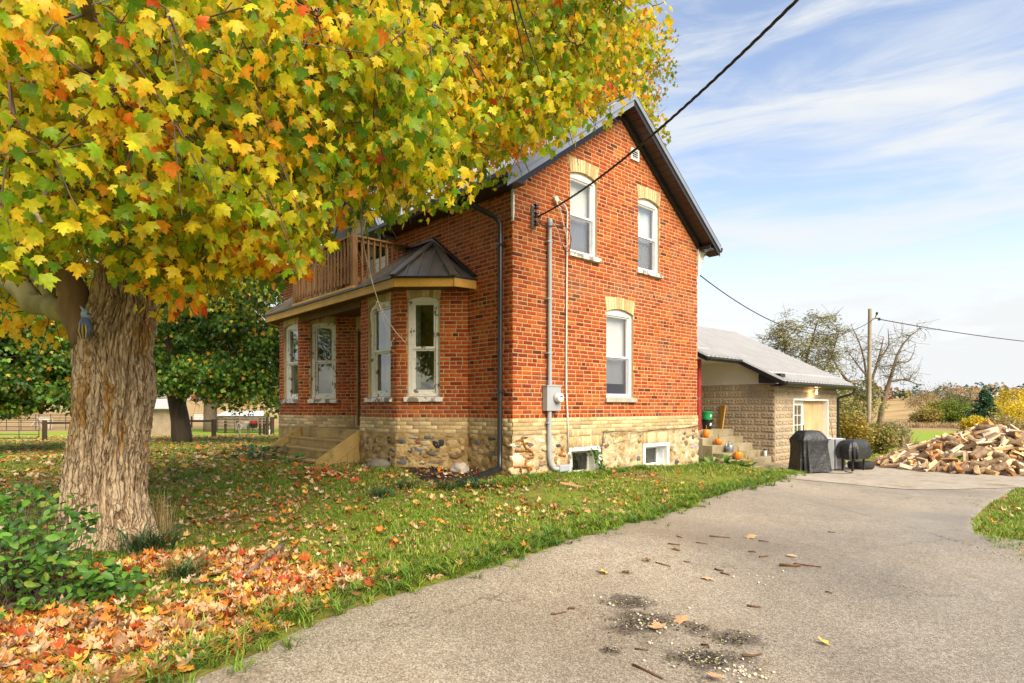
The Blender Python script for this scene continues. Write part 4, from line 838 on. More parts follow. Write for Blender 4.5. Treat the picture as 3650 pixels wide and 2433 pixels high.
M_wire = basic('black cable', (.018, .014, .012), (.03, .022, .018), 20, .5, .2)
M_redw = basic('red wire', (.42, .05, .03), None, 5, .5, 0); M_whitew = basic('white wire', (.6, .56, .5), None, 5, .5, 0)
for k, (mt, r, lab) in enumerate(((M_wire, .008, 'black service wire looping from the mast head'), (M_redw, .006, 'red service wire looping from the mast head'), (M_whitew, .006, 'white service wire looping from the mast head'))):
    o_ = k * .022; m_ = MB(); m_.tube([(.80, -.11, 4.19), (.90, -.13, 4.10 - o_), (.99, -.13, 3.86 - o_ * .3), (1.09, -.13, 3.74 + o_ * 2), (1.20, -.12, 3.78 + o_ * 3), (1.245 - o_, -.12, 3.98), (1.20, -.12, 4.12 - o_), (1.08, -.12, 4.17), (.92, -.13, 4.15), (.80, -.12, 4.11)], r, 6)
    tag(m_.build('service_wire', mt, smooth=True), lab, 'wire')
# the twisted service drop, up and over the tripod
def sag(a, b, s, n=24):
    a, b = np.asarray(a, float), np.asarray(b, float); t = np.linspace(0, 1, n); p = a + (b - a) * t[:, None]; p[:, 2] -= s * 4 * t * (1 - t); return p
a_ = np.array([.46, -.12, 4.21]); mid_ = P(2850, -10, 4.3); far_ = mid_ + (mid_ - a_) * .8 + np.array([0, 0, .8])
drop = np.vstack([sag(a_, mid_, .16, 40)[:-1], sag(mid_, far_, .0, 21)])
m_ = MB()
for ph in (0, 2.09, 4.19):
    tw = []; L_ = 0
    for i in range(360):
        t = i / 359 * 59; j = min(int(t), 58); p = drop[j] + (drop[j + 1] - drop[j]) * (t - j); d = drop[j + 1] - drop[j]; x, y, _ = frame_from(d); L_ = i / 359 * np.linalg.norm(far_ - a_)
        an = ph + L_ * 2 * math.pi / .42; tw.append(p + (x * math.cos(an) + y * math.sin(an)) * .0075)
    m_.tube(tw, .0075, 6)
tag(m_.build('service_drop', M_wire, smooth=True), 'thick twisted black service cable crossing the sky to the gable wall', 'cable')
m_ = MB(); m_.tube([(.50, -.12, 4.22), (.43, -.13, 4.16), (.42, -.13, 4.12), (.48, -.13, 4.085), (.62, -.13, 4.085), (.80, -.12, 4.12)], .008, 6); m_.tube([(.52, -.12, 4.24), (.46, -.14, 4.15), (.50, -.14, 4.06), (.70, -.13, 4.08)], .006, 6)
tag(m_.build('service_tail', M_wire, smooth=True), 'black tail of the service cable between rack and mast', 'cable')
m_ = MB(); pts = [sa(W_g, 1750 + x / 3.137, 1350 + y / 3.137)[:2] for x, y in [(1205, 850), (1215, 770), (1220, 690), (1235, 590), (1260, 580), (1400, 590), (1640, 590), (1900, 565), (2100, 555), (2330, 512)]]
m_.tube([W_g.p(s, .055, z) for s, z in pts], .007, 6); tag(m_.build('ground_wire', M_wire, smooth=True), 'thin dark wire stapled along the stone foundation', 'wire')
# ------------------------------------------------------------------ block wing behind the house
U0, V0w, GZ0 = 10.74, .62, -.64
WING = thing('block_wing', 'low ornamental concrete block wing with grey metal roof and boarded doorway', 'building', (U0, V0w, GZ0))
W_l = Wall((U0, V0w), (0, 1), (-1, 0), 6.0); W_r = Wall((U0, V0w), (1, 0), (0, -1), 4.66)
M_block = basic('moulded concrete block', (0.47, 0.37, 0.25), (0.37, 0.285, 0.185), 7, 0.92, 0.5, 0.004, 80, spec=.15, stain=(0.34, 0.28, 0.20), stain_scale=1.6)
M_blockmort = basic('block mortar', (0.47, 0.385, 0.28), (0.38, 0.31, 0.22), 9, 0.95, 0.4, 0.004)
CO, BLK, ZT = .2035, .405, 1.80
DOOR = (1.25, 3.93, 1.37)                                            # doorway on the right face: from, to, top
m_ = MB(); W_l.box(m_, 0.02, 6, -.2, 0, GZ0 - .3, ZT); m_.build('wall', M_blockmort, WING)
m_ = MB(); W_r.box(m_, 0, DOOR[0], -.2, 0, GZ0 - .3, ZT); W_r.box(m_, DOOR[1], 4.66, -.2, 0, GZ0 - .3, ZT); W_r.box(m_, DOOR[0], DOOR[1], -.2, 0, DOOR[2], ZT); m_.build('wall', M_blockmort, WING)
MB().box((U0 + 4.66 - .2, V0w + .2, GZ0 - .3), (U0 + 4.66, V0w + 6, ZT)).build('wall', M_blockmort, WING)
def block_mesh(L_, relief=True):
    m_ = MB(); a, h = L_ / 2 - .006, CO / 2 - .006; e = .012
    m_.add([(-a, .03, -h), (a, .03, -h), (a, .03, h), (-a, .03, h), (-a, -.006, -h), (a, -.006, -h), (a, -.006, h), (-a, -.006, h), (-a + e, -.012, -h + e), (a - e, -.012, -h + e), (a - e, -.012, h - e), (-a + e, -.012, h - e)],
           [(0, 1, 5, 4), (1, 2, 6, 5), (2, 3, 7, 6), (3, 0, 4, 7), (4, 5, 9, 8), (5, 6, 10, 9), (6, 7, 11, 10), (7, 4, 8, 11), (8, 9, 10, 11)])
    if relief:                                                       # a moulded vine: two crossing stems, leaves and a centre boss
        n = 15; w_ = a - .03; hh = h - .03
        for sg in (1, -1):
            pts = [(-w_ + 2 * w_ * i / (n - 1), -.018, sg * hh * .75 * math.sin(2 * math.pi * i / (n - 1) * (1.5 if L_ > .3 else .75))) for i in range(n)]
            m_.tube(pts, [.013 + .004 * math.sin(i * 1.3) for i in range(n)], 5)
        for k in range(4 if L_ > .3 else 2):
            cx = -w_ + w_ * 2 * (k + .5) / (4 if L_ > .3 else 2)
            for sg in (1, -1):
                p = [(cx + .03 * math.cos(t) * (1 - .3 * math.sin(t)), -.012, sg * hh * .62 + .022 * math.sin(t)) for t in np.linspace(0, 2 * math.pi, 9)[:-1]]
                m_.prism(p, (0, -.018, 0))
    return m_.mesh('block', M_block)
blk = {(L_, k): block_mesh(L_) for L_ in (BLK, .2) for k in (0,)}
def lay_blocks(W, s0, s1, z0, z1, ex=None, start=0):
    k = 0
    while z0 + k * CO + CO <= z1 + .02:
        z = z0 + k * CO; x = s0 - (BLK / 2 if (k + start) % 2 else 0)
        while x < s1:
            a, b = max(x, s0), min(x + BLK, s1); x += BLK
            for a, b in ([(a, b)] if not ex or z + CO < ex[3] or z > ex[2] - .02 else [(a, min(b, ex[0])), (max(a, ex[1]), b)]):
                if b - a < .05: continue
                w_ = b - a; me = blk[(BLK, 0)] if w_ > .3 else blk[(.2, 0)]; o = put('block', me, WING); mm = Matrix(basis(W).tolist()).to_4x4() @ Matrix.Diagonal((w_ / (BLK if w_ > .3 else .2), 1, 1, 1)); mm.translation = Vector(W.p((a + b) / 2, 0, z + CO / 2)); o.matrix_basis = mm
        k += 1
lay_blocks(W_l, 0, 3.2, GZ0, ZT, start=1); lay_blocks(W_r, 0, 4.66, GZ0, ZT, ex=(DOOR[0] - .03, DOOR[1] + .03, DOOR[2] + .02, GZ0 - 1))
MB().box((U0 + DOOR[0] - .25, V0w - .016, DOOR[2] + .02), (U0 + DOOR[1] + .3, V0w + .1, DOOR[2] + .20)).build('lintel', M_conc, WING)
# white panel in the porch gable
M_panel = basic('cream panel board', (0.66, 0.62, 0.53), (0.58, 0.54, 0.46), 2, .7, .05)
RE, RZE, RSL, RRV = .22, 1.84, .515, 4.43                            # eave v, eave z, slope, ridge v
rz = lambda v: RZE + RSL * (v - RE)
m_ = MB(); m_.prism([(U0 - .02, V0w, ZT + .002), (U0 - .02, 3.2, ZT + .002), (U0 - .02, 3.2, 2.62), (U0 - .02, 1.62, 2.46), (U0 - .02, V0w, rz(V0w) - .10)], (.04, 0, 0)); m_.build('gable_panel', M_panel, WING)
m_ = MB(); m_.box((8.55, 1.56, 2.46), (10.72, 4.4, 2.49)); m_.build('porch_ceiling', M_panel, WING)
# roof sheets
def wing_panels(u0, u1, v0, n0=0):
    Ls = math.hypot(RRV - v0, RSL * (RRV - v0)); up = np.array([0, 1, RSL]) / math.hypot(1, RSL); al = np.array([1.0, 0, 0]); nr = np.cross(al, up); w_ = .2285
    me = metal_panel(w_, Ls, .06).mesh('roof_panel', M_roofl); n = int(round((u1 - u0) / w_))
    for k in range(n):
        o = put('roof_panel', me, WING); mm = Matrix(np.stack([al, up, nr], 1).tolist()).to_4x4(); mm.translation = Vector(np.array([u0 + k * w_, v0, rz(v0)]) + nr * .003); o.matrix_basis = mm
    a = np.array([u0 + .01, v0 + .01, rz(v0 + .01)]); b = np.array([u1 - .01, v0 + .01, rz(v0 + .01)]); m_ = MB(); U = up * (Ls - .01); T = nr * -.04
    m_.hexa([a + T, b + T, b + U + T, a + U + T, a, b, b + U, a + U]); m_.build('roof_deck', M_black, WING)
M_roofl = basic('light grey roofing steel', (0.52, 0.51, 0.50), (0.45, 0.44, 0.43), 2, 0.5, 0.05, metal=.15, spec=.4)
wing_panels(10.40, 10.40 + 24 * .2285, RE); wing_panels(8.57, 10.40, 1.52)
u_end = 10.40 + 24 * .2285
m_ = MB(); m_.prism([(8.5, RRV, rz(RRV) - .04), (8.5, RRV + 3.8, rz(RRV) - .04 - 3.8 * RSL), (8.5, RRV + 3.8, rz(RRV) + .0 - 3.8 * RSL), (8.5, RRV, rz(RRV))], (u_end - 8.5, 0, 0)); m_.build('rear_roof', M_roofl, WING)
m_ = MB(); m_.prism([(8.5, RRV - .15, rz(RRV) - .05), (8.5, RRV, rz(RRV) + .03), (8.5, RRV + .15, rz(RRV) - .05), (8.5, RRV + .15, rz(RRV) - .035), (8.5, RRV, rz(RRV) + .045), (8.5, RRV - .15, rz(RRV) - .035)], (u_end - 8.45, 0, 0)); m_.build('ridge_cap', M_roofl, WING)
def snow_guard(u0, u1, v):
    nn = int((u1 - u0) / .26); m_ = MB(); z = rz(v)
    m_.hexa([(u0, v, z + .045), (u1, v, z + .045), (u1, v + .10, z + .05 + .05), (u0, v + .10, z + .1), (u0, v, z + .055), (u1, v, z + .055), (u1, v + .10, z + .11), (u0, v + .10, z + .11)]); g = m_.build('snow_guard', M_roofl, WING)
    for k in range(nn + 1): MB().box((u0 + k * .26, v + .02, z), (u0 + k * .26 + .02, v + .05, z + .07)).build('guard_foot', M_black, g)
snow_guard(10.5, 15.6, .62); snow_guard(8.6, 9.5, 1.95)
def gutter_run(parent, a, b, out, sz=.11):
    a, b, o = np.asarray(a, float), np.asarray(b, float), np.asarray(out, float); z = np.array([0, 0, 1.0]); pr_ = [(0, -sz), (.65 * sz, -sz), (sz, -.5 * sz), (sz, 0), (.88 * sz, 0), (.88 * sz, -.45 * sz), (.6 * sz, -.86 * sz), (.1 * sz, -.86 * sz), (.1 * sz, 0), (0, 0)]
    MB().prism([a + o * p + z * q_ for p, q_ in pr_], b - a).build('gutter', M_black, parent)
gutter_run(WING, (10.38, RE - .01, rz(RE) - .01), (u_end + .02, RE - .01, rz(RE) - .01), (0, -1, 0)); gutter_run(WING, (8.55, 1.51, rz(1.52) - .01), (10.40, 1.51, rz(1.52) - .01), (0, -1, 0))
for (u, va, vb) in ((10.37, RE, 1.53), (8.54, 1.52, RRV), (u_end + .005, RE, RRV)):
    m_ = MB(); m_.prism([(u, va, rz(va) + .01), (u, vb, rz(vb) + .01), (u, vb, rz(vb) - .13), (u, va, rz(va) - .13)], (.035, 0, 0)); m_.build('rake_board', M_black, WING)
m_ = MB(); m_.box((10.40, RE + .01, rz(RE) - .13), (u_end, V0w - .013, rz(RE) - .105)); m_.build('eave_soffit', M_black, WING)
m_ = MB(); m_.box((10.42, RE + .1, 1.80), (10.73, .95, 2.06)); m_.build('eave_return', M_black, WING)
m_ = MB(); m_.tube([(15.75, RE - .06, 1.74), (15.75, RE - .05, 1.62), (15.70, RE + .05, 1.54), (15.52, .50, 1.46), (15.47, .58, 1.40), (15.46, .58, -.5)], .042, 10); m_.build('downspout', M_black, WING, smooth=True, sharp=50)
# doorway: white casing, french door, timber boarding
m_ = MB(); W_r.box(m_, DOOR[0] - .02, DOOR[0] + .03, -.35, .012, GZ0, DOOR[2]); W_r.box(m_, DOOR[1] - .03, DOOR[1] + .02, -.45, .012, GZ0, DOOR[2]); W_r.box(m_, DOOR[0] + .03, DOOR[1] - .03, -.45, .013, DOOR[2] - .05, DOOR[2] + .005); casing = m_.build('door_casing', M_white, WING)
a, b, z0, z1 = DOOR[0] + .03, 2.37, GZ0 + .03, DOOR[2] - .06; m_ = MB(); n0, n1 = -.21, -.16
for x0, x1, za, zb in ((a, a + .11, z0, z1), (b - .13, b, z0, z1), (a + .11, b - .13, z1 - .14, z1), (a + .11, b - .13, z0, z0 + .25)): W_r.box(m_, x0, x1, n0, n1, za, zb)
fd = m_.build('french_door', M_white, WING)
ga, gb, gc, gd = a + .11, b - .13, z0 + .25, z1 - .14
for i in range(3):
    for j in range(5):
        w_, h_ = (gb - ga) / 3, (gd - gc) / 5; m_ = MB(); W_r.box(m_, ga + i * w_ + .008, ga + (i + 1) * w_ - .008, -.19, -.185, gc + j * h_ + .008, gc + (j + 1) * h_ - .008); m_.build('pane', M_glass, fd)
m_ = MB()
for i in (1, 2): W_r.box(m_, ga + (gb - ga) * i / 3 - .009, ga + (gb - ga) * i / 3 + .009, -.20, -.17, gc, gd)
for j in (1, 2, 3, 4): W_r.box(m_, ga, gb, -.20, -.171, gc + (gd - gc) * j / 5 - .009, gc + (gd - gc) * j / 5 + .009)
m_.build('muntin', M_white, fd)
MB().box((U0 + b - .05, V0w + .135, .35), (U0 + b - .02, V0w + .158, .55)).build('lock', M_black, fd)
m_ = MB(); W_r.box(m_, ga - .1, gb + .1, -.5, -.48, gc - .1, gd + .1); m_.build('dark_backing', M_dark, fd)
M_ply = woodmat('pale plywood', (0.62, 0.45, 0.26), (0.48, 0.31, 0.15), .75, 2, gs=.6)
x = b + .01
for k, w_ in enumerate((.19, .55, .54, .24)):
    m_ = MB(); W_r.box(m_, x, x + w_ - .006, -.19, -.160 - .004 * (k % 2), GZ0 + .02, DOOR[2] - .055); m_.build('boarding', M_ply, WING); x += w_
# porch floor, red post, steps of concrete
M_step = basic('mossy concrete', (0.37, 0.31, 0.22), (0.24, 0.19, 0.11), 4, 0.9, 0.5, 0.006, 50, stain=(0.15, 0.125, 0.02), stain_scale=2.0, stain_amt=(0.48, 0.66))
CS = thing('concrete_steps', 'mossy six step concrete staircase against the block wall', 'steps', (9.5, 1.0, GZ0))
SV = [1.86, 1.56, 1.27, .98, .71, .43]; SZ = [.46, .265, .075, -.125, -.30, -.475]; SU = [8.42, 8.42, 8.42, 8.44, 8.60, 8.98]
MB().box((5.55, SV[0], GZ0 - .2), (10.72, 5.0, SZ[0])).build('landing', M_step, CS, bevel=.012)
for k in range(1, 6):
    m_ = MB(); m_.box((SU[k], SV[k], GZ0 - .2), (10.722, SV[k - 1] - .002, SZ[k])); m_.build('step', M_step, CS, bevel=.014)
RP = MB().box((8.78, 1.90, SZ[0]), (8.93, 2.04, 2.47)).build('porch_post', basic('faded red paint', (.36, .025, .022), (.25, .018, .016), 6, .6, .3, stain=(.22, .12, .09), stain_scale=5, stain_amt=(.6, .66)), WING)
# ---- lit bulb over the doorway
LB = thing('light_bulb', 'lit bare bulb under the eave above the boarded doorway', 'lamp', (13.2, .42, 1.62))
m_ = MB(); m_.lathe([(.05, 0), (.05, .03), (.03, .04), (.022, .09)], (13.2, .42, 1.70), 12, axis=(0, 0, -1)); m_.build('holder', M_white, LB)
M_bulb, t_, b_, o_ = newmat('glowing bulb'); b_.inputs['Base Color'].default_value = (1, .9, .7, 1); b_.inputs['Emission Color'].default_value = (1.0, .78, .42, 1); b_.inputs['Emission Strength'].default_value = 14
m_ = MB(); m_.lathe([(.012, 0), (.022, .02), (.032, .05), (.03, .08), (.015, .10), (.002, .105)], (13.2, .42, 1.615), 14, axis=(0, 0, -1)); m_.build('bulb', M_bulb, LB, smooth=True)
ld = bpy.data.lights.new('bulb_light', 'POINT'); ld.energy = 4.5; ld.color = (1.0, .68, .34); ld.shadow_soft_size = .05; lo_ = bpy.data.objects.new('bulb_light', ld); COL.objects.link(lo_); lo_.location = (13.2, .40, 1.49)

# ------------------------------------------------------------------ things on the concrete steps
M_pump = basic('pumpkin skin', (0.80, 0.24, 0.012), (0.68, 0.17, 0.008), 5, 0.4, 0.1, spec=.4); M_pstem = basic('dry stem', (.22, .15, .05), (.14, .10, .03), 12, .8, .4)
def pumpkin(loc, r, h, label, ribs=10, lean=0.0):
    t = thing('pumpkin', label, 'pumpkin', loc, group='pumpkins on the concrete steps'); n = ribs * 6; vs = []; k = 15
    for i in range(k):
        a = math.pi * i / (k - 1); z = h / 2 * (1 - math.cos(a)) - .012 * math.exp(-(a - math.pi) ** 2 * 8) * (h / .2); 
        for j in range(n):
            b = 2 * math.pi * j / n; rib = 1 - .10 * abs(math.sin(b * ribs / 2 + .3)) ** .6 * math.sin(a) ** .5 if False else 1 - .07 * (1 - abs(math.cos(b * ribs / 2))) ** 2.0
            rad = r * math.sin(a) ** .72 * rib; vs.append((rad * math.cos(b) + lean * z, rad * math.sin(b), z))
    m_ = MB(); m_.add(vs, [(i * n + j, i * n + (j + 1) % n, (i + 1) * n + (j + 1) % n, (i + 1) * n + j) for i in range(k - 1) for j in range(n)]); me = m_.mesh('flesh', M_pump, smooth=True); put('flesh', me, t, inv=False)
    m_ = MB(); m_.tube([(lean * h, 0, h * .93), (lean * h + .003, 0, h + .03), (lean * h + .02, .012, h + .075), (lean * h + .035, .02, h + .095)], [.024, .014, .012, .015], 7); put('stem', m_.mesh('stem', M_pstem, smooth=True), t, inv=False)
pumpkin((8.84, 1.70, SZ[1]), .095, .245, 'tall pumpkin with a long stem on the second step from the top', lean=.06)
pumpkin((8.98, 1.40, SZ[2]), .108, .185, 'squat pumpkin on the third step beside the watering can')
pumpkin((9.00, .84, SZ[4] + .0), .115, .235, 'largest pumpkin on the second lowest step, green stem curling over'); 
pumpkin((8.99, .56, SZ[5] + .0), .085, .20, 'small smooth pumpkin on the lowest concrete step', ribs=8)
WC = thing('watering_can', 'galvanised watering can on the middle concrete step', 'watering can', (9.06, 1.12, SZ[3])); M_zinc = basic('galvanised zinc', (.40, .42, .43), (.30, .32, .33), 7, .35, .05, metal=.7)
c = (9.06, 1.12, SZ[3]); m_ = MB(); m_.lathe([(.10, 0), (.105, .01), (.105, .19), (.10, .20), (.085, .205)], c, 20); m_.build('body', M_zinc, WC, smooth=True, sharp=40)
m_ = MB(); m_.lathe([(.05, .19), (.055, .215), (.03, .235), (.02, .29), (.032, .30), (.03, .31)], c, 14); m_.build('neck', M_zinc, WC, smooth=True, sharp=40)
m_ = MB(); m_.tube([(c[0] - .09, c[1], c[2] + .06), (c[0] - .16, c[1], c[2] + .14), (c[0] - .19, c[1], c[2] + .24)], [.024, .018, .014], 8); m_.build('spout', M_zinc, WC, smooth=True)
m_ = MB(); m_.tube([(c[0] + .10, c[1], c[2] + .05), (c[0] + .16, c[1], c[2] + .10), (c[0] + .155, c[1], c[2] + .19), (c[0] + .05, c[1], c[2] + .28), (c[0] + .01, c[1], c[2] + .295)], .008, 6); m_.build('handle', M_zinc, WC, smooth=True)
CU = thing('travel_cup', 'white travel cup with dark lid at the wall end of a low step', 'cup', (10.62, .85, SZ[4])); m_ = MB(); m_.lathe([(.036, 0), (.044, .01), (.048, .15), (.046, .165)], (10.62, .85, SZ[4]), 16); m_.build('body', M_white, CU, smooth=True, sharp=40)
m_ = MB(); m_.lathe([(.048, .165), (.05, .175), (.048, .20), (.042, .21)], (10.62, .85, SZ[4]), 16); m_.build('lid', M_black, CU, smooth=True, sharp=40)
def bucket(name, label, loc, r0, r1, h, col, rimc=None):
    t = thing(name, label, 'bucket', loc); mt = basic(label[:20], col, None, 4, .35, 0); m_ = MB(); m_.lathe([(r0, 0), (r1, h), (r1 + .012, h), (r1 + .012, h - .02), (r1 - .008, h - .012), (r0 - .008, .01)], loc, 22); m_.build('body', mt, t, smooth=True, sharp=35)
    m_ = MB(); m_.lathe([(r1 + .004, h - .055), (r1 + .01, h - .05), (r1 + .006, h - .04)], loc, 22); m_.build('rim_band', mt, t, smooth=True)
    M_tag = basic('paper label', (.7, .7, .66), None, 5, .6, 0); a = math.atan2(-.9, -.3); p = [(loc[0] + math.cos(a + s_) * ((r0 + r1) / 2 + .006 + .02 * k_), loc[1] + math.sin(a + s_) * ((r0 + r1) / 2 + .006 + .02 * k_), loc[2] + h * (.35 + .3 * k_)) for s_, k_ in ((-.22, 0), (.22, 0), (.22, 1), (-.22, 1))]
    m_ = MB(); m_.add(p, [(0, 1, 2, 3)]); m_.build('paper_label', M_tag, t, fix=False)
bucket('bucket', 'black bucket under a green one beside the red porch post', (9.86, 2.25, SZ[0]), .125, .155, .29, (.012, .012, .012)); bucket('bucket', 'bright green bucket standing on a black bucket on the porch', (9.86, 2.25, SZ[0] + .275), .13, .162, .25, (.01, .34, .09))
m_ = MB(); m_.hexa([(10.50, 2.12, SZ[0]), (10.66, 2.36, SZ[0]), (10.69, 2.34, SZ[0]), (10.53, 2.10, SZ[0]), (10.56, 2.05, SZ[0] + .70), (10.70, 2.30, SZ[0] + .72), (10.72, 2.28, SZ[0] + .72), (10.59, 2.03, SZ[0] + .70)]); tag(m_.build('wooden_board', M_deckwood, bevel=.004), 'short brown plank leaning on the block wall at the porch', 'board')

# ------------------------------------------------------------------ by the doorway: covered barbecue, fridge, covered smoker, tyre, tools
M_cover = basic('black vinyl cover', (0.030, 0.030, 0.030), (0.018, 0.018, 0.018), 4, 0.42, 0.9, 0.05, 6, spec=.5)
def cover_shell(name, ctr, yaw, prof, mt, parent, seed, fold=.03, nper=64):
    """soft cover: rings of a rounded box, (half width, half depth, height), pulled into folds that grow towards the hem"""
    vs = []; k = len(prof); rnd = Vector((seed * 3.1, seed * 1.7, 0)); cy, sy = math.cos(yaw), math.sin(yaw); top = prof[-1][2]
    for hw_, hd, z in prof:
        for j in range(nper):
            a = 2 * math.pi * j / nper; ca, sa_ = math.cos(a), math.sin(a); e = .38
            x = hw_ * math.copysign(abs(ca) ** e, ca); y = hd * math.copysign(abs(sa_) ** e, sa_); dn = max(0, (top - z) / top)
            f = 1 + fold * dn * (noise.noise(Vector((ca * 3.2, sa_ * 3.2, z * .8)) + rnd) * 1.6 + .7 * math.sin(a * 11 + seed + z * 2)) + .02 * noise.noise(Vector((x * 6, y * 6, z * 7)) + rnd)
            vs.append((ctr[0] + (x * cy - y * sy) * f, ctr[1] + (x * sy + y * cy) * f, ctr[2] + z + .012 * noise.noise(Vector((x * 5, y * 5, seed)))))
    m_ = MB(); m_.add(vs, [(i * nper + j, i * nper + (j + 1) % nper, (i + 1) * nper + (j + 1) % nper, (i + 1) * nper + j) for i in range(k - 1) for j in range(nper)] + [tuple((k - 1) * nper + j for j in range(nper))])
    return m_.build(name, mt, parent, smooth=True, sharp=45)
bq = P(2882, 1684, 15.6); bq[2] = gz(bq[0], bq[1]) + .03
BQ = thing('covered_barbecue', 'tall barbecue under a black vinyl cover before the boarded doorway', 'barbecue', bq); by = math.radians(-28)
cover_shell('cover', bq, by, [(.43, .36, .02), (.42, .35, .12), (.41, .33, .3), (.395, .31, .5), (.39, .30, .7), (.41, .32, .80), (.41, .32, .84), (.37, .29, .91), (.31, .24, .99), (.255, .19, 1.05), (.235, .165, 1.07), (.08, .06, 1.075)], M_cover, BQ, 2, .10)
rim = MB(); 
for sg in (-1, 1): rim.tube([(bq[0] + (sg * .41) * math.cos(by) - y_ * math.sin(by), bq[1] + (sg * .41) * math.sin(by) + y_ * math.cos(by), bq[2] + .84) for y_ in np.linspace(-.3, .3, 8)], .012, 6)
rim.build('seam', M_cover, BQ, smooth=True)
m_ = MB(); hx = lambda a, b_, z: (bq[0] + a * math.cos(by) - b_ * math.sin(by), bq[1] + a * math.sin(by) + b_ * math.cos(by), bq[2] + z); m_.tube([hx(.42, -.1, .60), hx(.46, -.1, .60), hx(.47, -.1, .54), hx(.46, -.1, .48), hx(.42, -.1, .48)], .008, 6); m_.build('strap', M_cover, BQ)
fr = P(2962, 1666, 16.3); fr[2] = gz(fr[0], fr[1]) + .025; FG = thing('small_fridge', 'small silver fridge standing between two black covers', 'fridge', fr, math.radians(-5))
M_fr = basic('brushed silver', (.55, .55, .56), (.48, .48, .49), 3, .3, .03, metal=.5)
def lbox(a, b, name, mt, par, bevel=0): m_ = MB(); m_.box(a, b); me = m_.mesh(name, mt); o = put(name, me, par, inv=False); 
def lbox2(a, b, name, mt, par, bevel=.01):
    m_ = MB(); m_.box(a, b); o = put(name, m_.mesh(name, mt), par, inv=False); md = o.modifiers.new('bevel', 'BEVEL'); md.width = bevel; md.segments = 3; return o
lbox2((-.32, -.22, .02), (.22, .30, .84), 'cabinet', M_vinyl, FG); lbox2((-.32, -.285, .04), (.22, -.225, .835), 'door', M_fr, FG); lbox2((.19, -.31, .5), (.205, -.286, .78), 'handle', M_black, FG, .003)
for x_ in (-.28, .18): lbox2((x_ - .02, -.25, 0), (x_ + .02, -.2, .022), 'foot', M_black, FG, .003)
smk = P(3042, 1672, 15.9); smk[2] = gz(smk[0], smk[1]) + .025; SM = thing('covered_smoker', 'low smoker on black legs under a crumpled black cover', 'smoker', smk)
sy_ = math.radians(-12); cover_shell('cover', smk + np.array([0, 0, .34]), sy_, [(.37, .24, -.03), (.40, .27, .03), (.43, .28, .10), (.44, .28, .20), (.42, .27, .28), (.41, .26, .34), (.34, .22, .43), (.27, .16, .47), (.08, .05, .485)], M_cover, SM, 9, .16)
for i_, (sx_, sy2) in enumerate(((-.27, -.13), (.25, -.13), (-.27, .13), (.25, .13))):
    p = smk + np.array([sx_ * math.cos(sy_) - sy2 * math.sin(sy_), sx_ * math.sin(sy_) + sy2 * math.cos(sy_), 0]); m_ = MB(); m_.bar(p + np.array([0, 0, .03 if sx_ > 0 else 0]), p + np.array([0, 0, .38]), .045, .045, up=(1, 0, 0)); lg = m_.build('leg', M_black, SM)
    if sx_ > 0: m_ = MB(); m_.lathe([(.035, -.012), (.035, .012)], p + np.array([0, 0, .035]), 12, axis=(0, 1, 0)); m_.build('caster', M_black, lg)
M_logo = basic('pale cover print', (.5, .5, .5), None, 5, .6, 0); lg0 = smk + np.array([.10, -.262, .66])
m_ = MB(); m_.prism([smk + np.array([.16, -.27, .60]), smk + np.array([.30, -.24, .60]), smk + np.array([.24, -.255, .66])], (.01, -.012, .004)); m_.build('cover_print', M_logo, SM)
ty = P(3068, 1655, 16.4); ty[2] = gz(ty[0], ty[1]) + .03; TY = thing('old_tyre', 'old black tyre lying behind the covered smoker', 'tyre', ty); M_rub = basic('tyre rubber', (.02, .02, .02), (.03, .03, .03), 8, .8, .3)
m_ = MB(); m_.lathe([(.19, .02), (.24, 0), (.30, .01), (.325, .05), (.325, .15), (.30, .19), (.24, .20), (.19, .18), (.17, .10)], ty, 28); m_.v = m_.v; m_.f = [f for f in m_.f if len(f) == 4]; m_.m = [0] * len(m_.f); m_.f += [(8 * 28 + j, 8 * 28 + (j + 1) % 28, (j + 1) % 28, j) for j in range(28)]; m_.m = [0] * len(m_.f); m_.build('tread_body', M_rub, TY, smooth=True)
M_handle = woodmat('tool handle', (.30, .18, .08), (.2, .11, .05), .7, 2)
for k, (xa, ya, xb, yb, lab) in enumerate(((2985, 1640, 2961, 1505, 'long wooden tool handle leaning at the wing doorway'), (2990, 1640, 2966, 1545, 'shorter black tool handle leaning at the wing doorway'))):
    a, b = P(xa, ya, 16.6), P(xb, yb, 16.95); a[2] = gz(a[0], a[1]) + .02; m_ = MB(); m_.tube([a, b], .016, 8); tag(m_.build('tool_handle', M_handle if k == 0 else M_black, smooth=True), lab, 'tool')
cordp = [P(2940, 1668, 15.3), P(2975, 1676, 15.2), P(3010, 1678, 15.1), P(3040, 1672, 15.2), P(3010, 1668, 15.6)]
for p in cordp: p[2] = gz(p[0], p[1]) + .034
m_ = MB(); m_.tube(cordp, .008, 6); tag(m_.build('power_cord', M_black, smooth=True), 'thin black cord lying on the slab between the covers', 'cord')
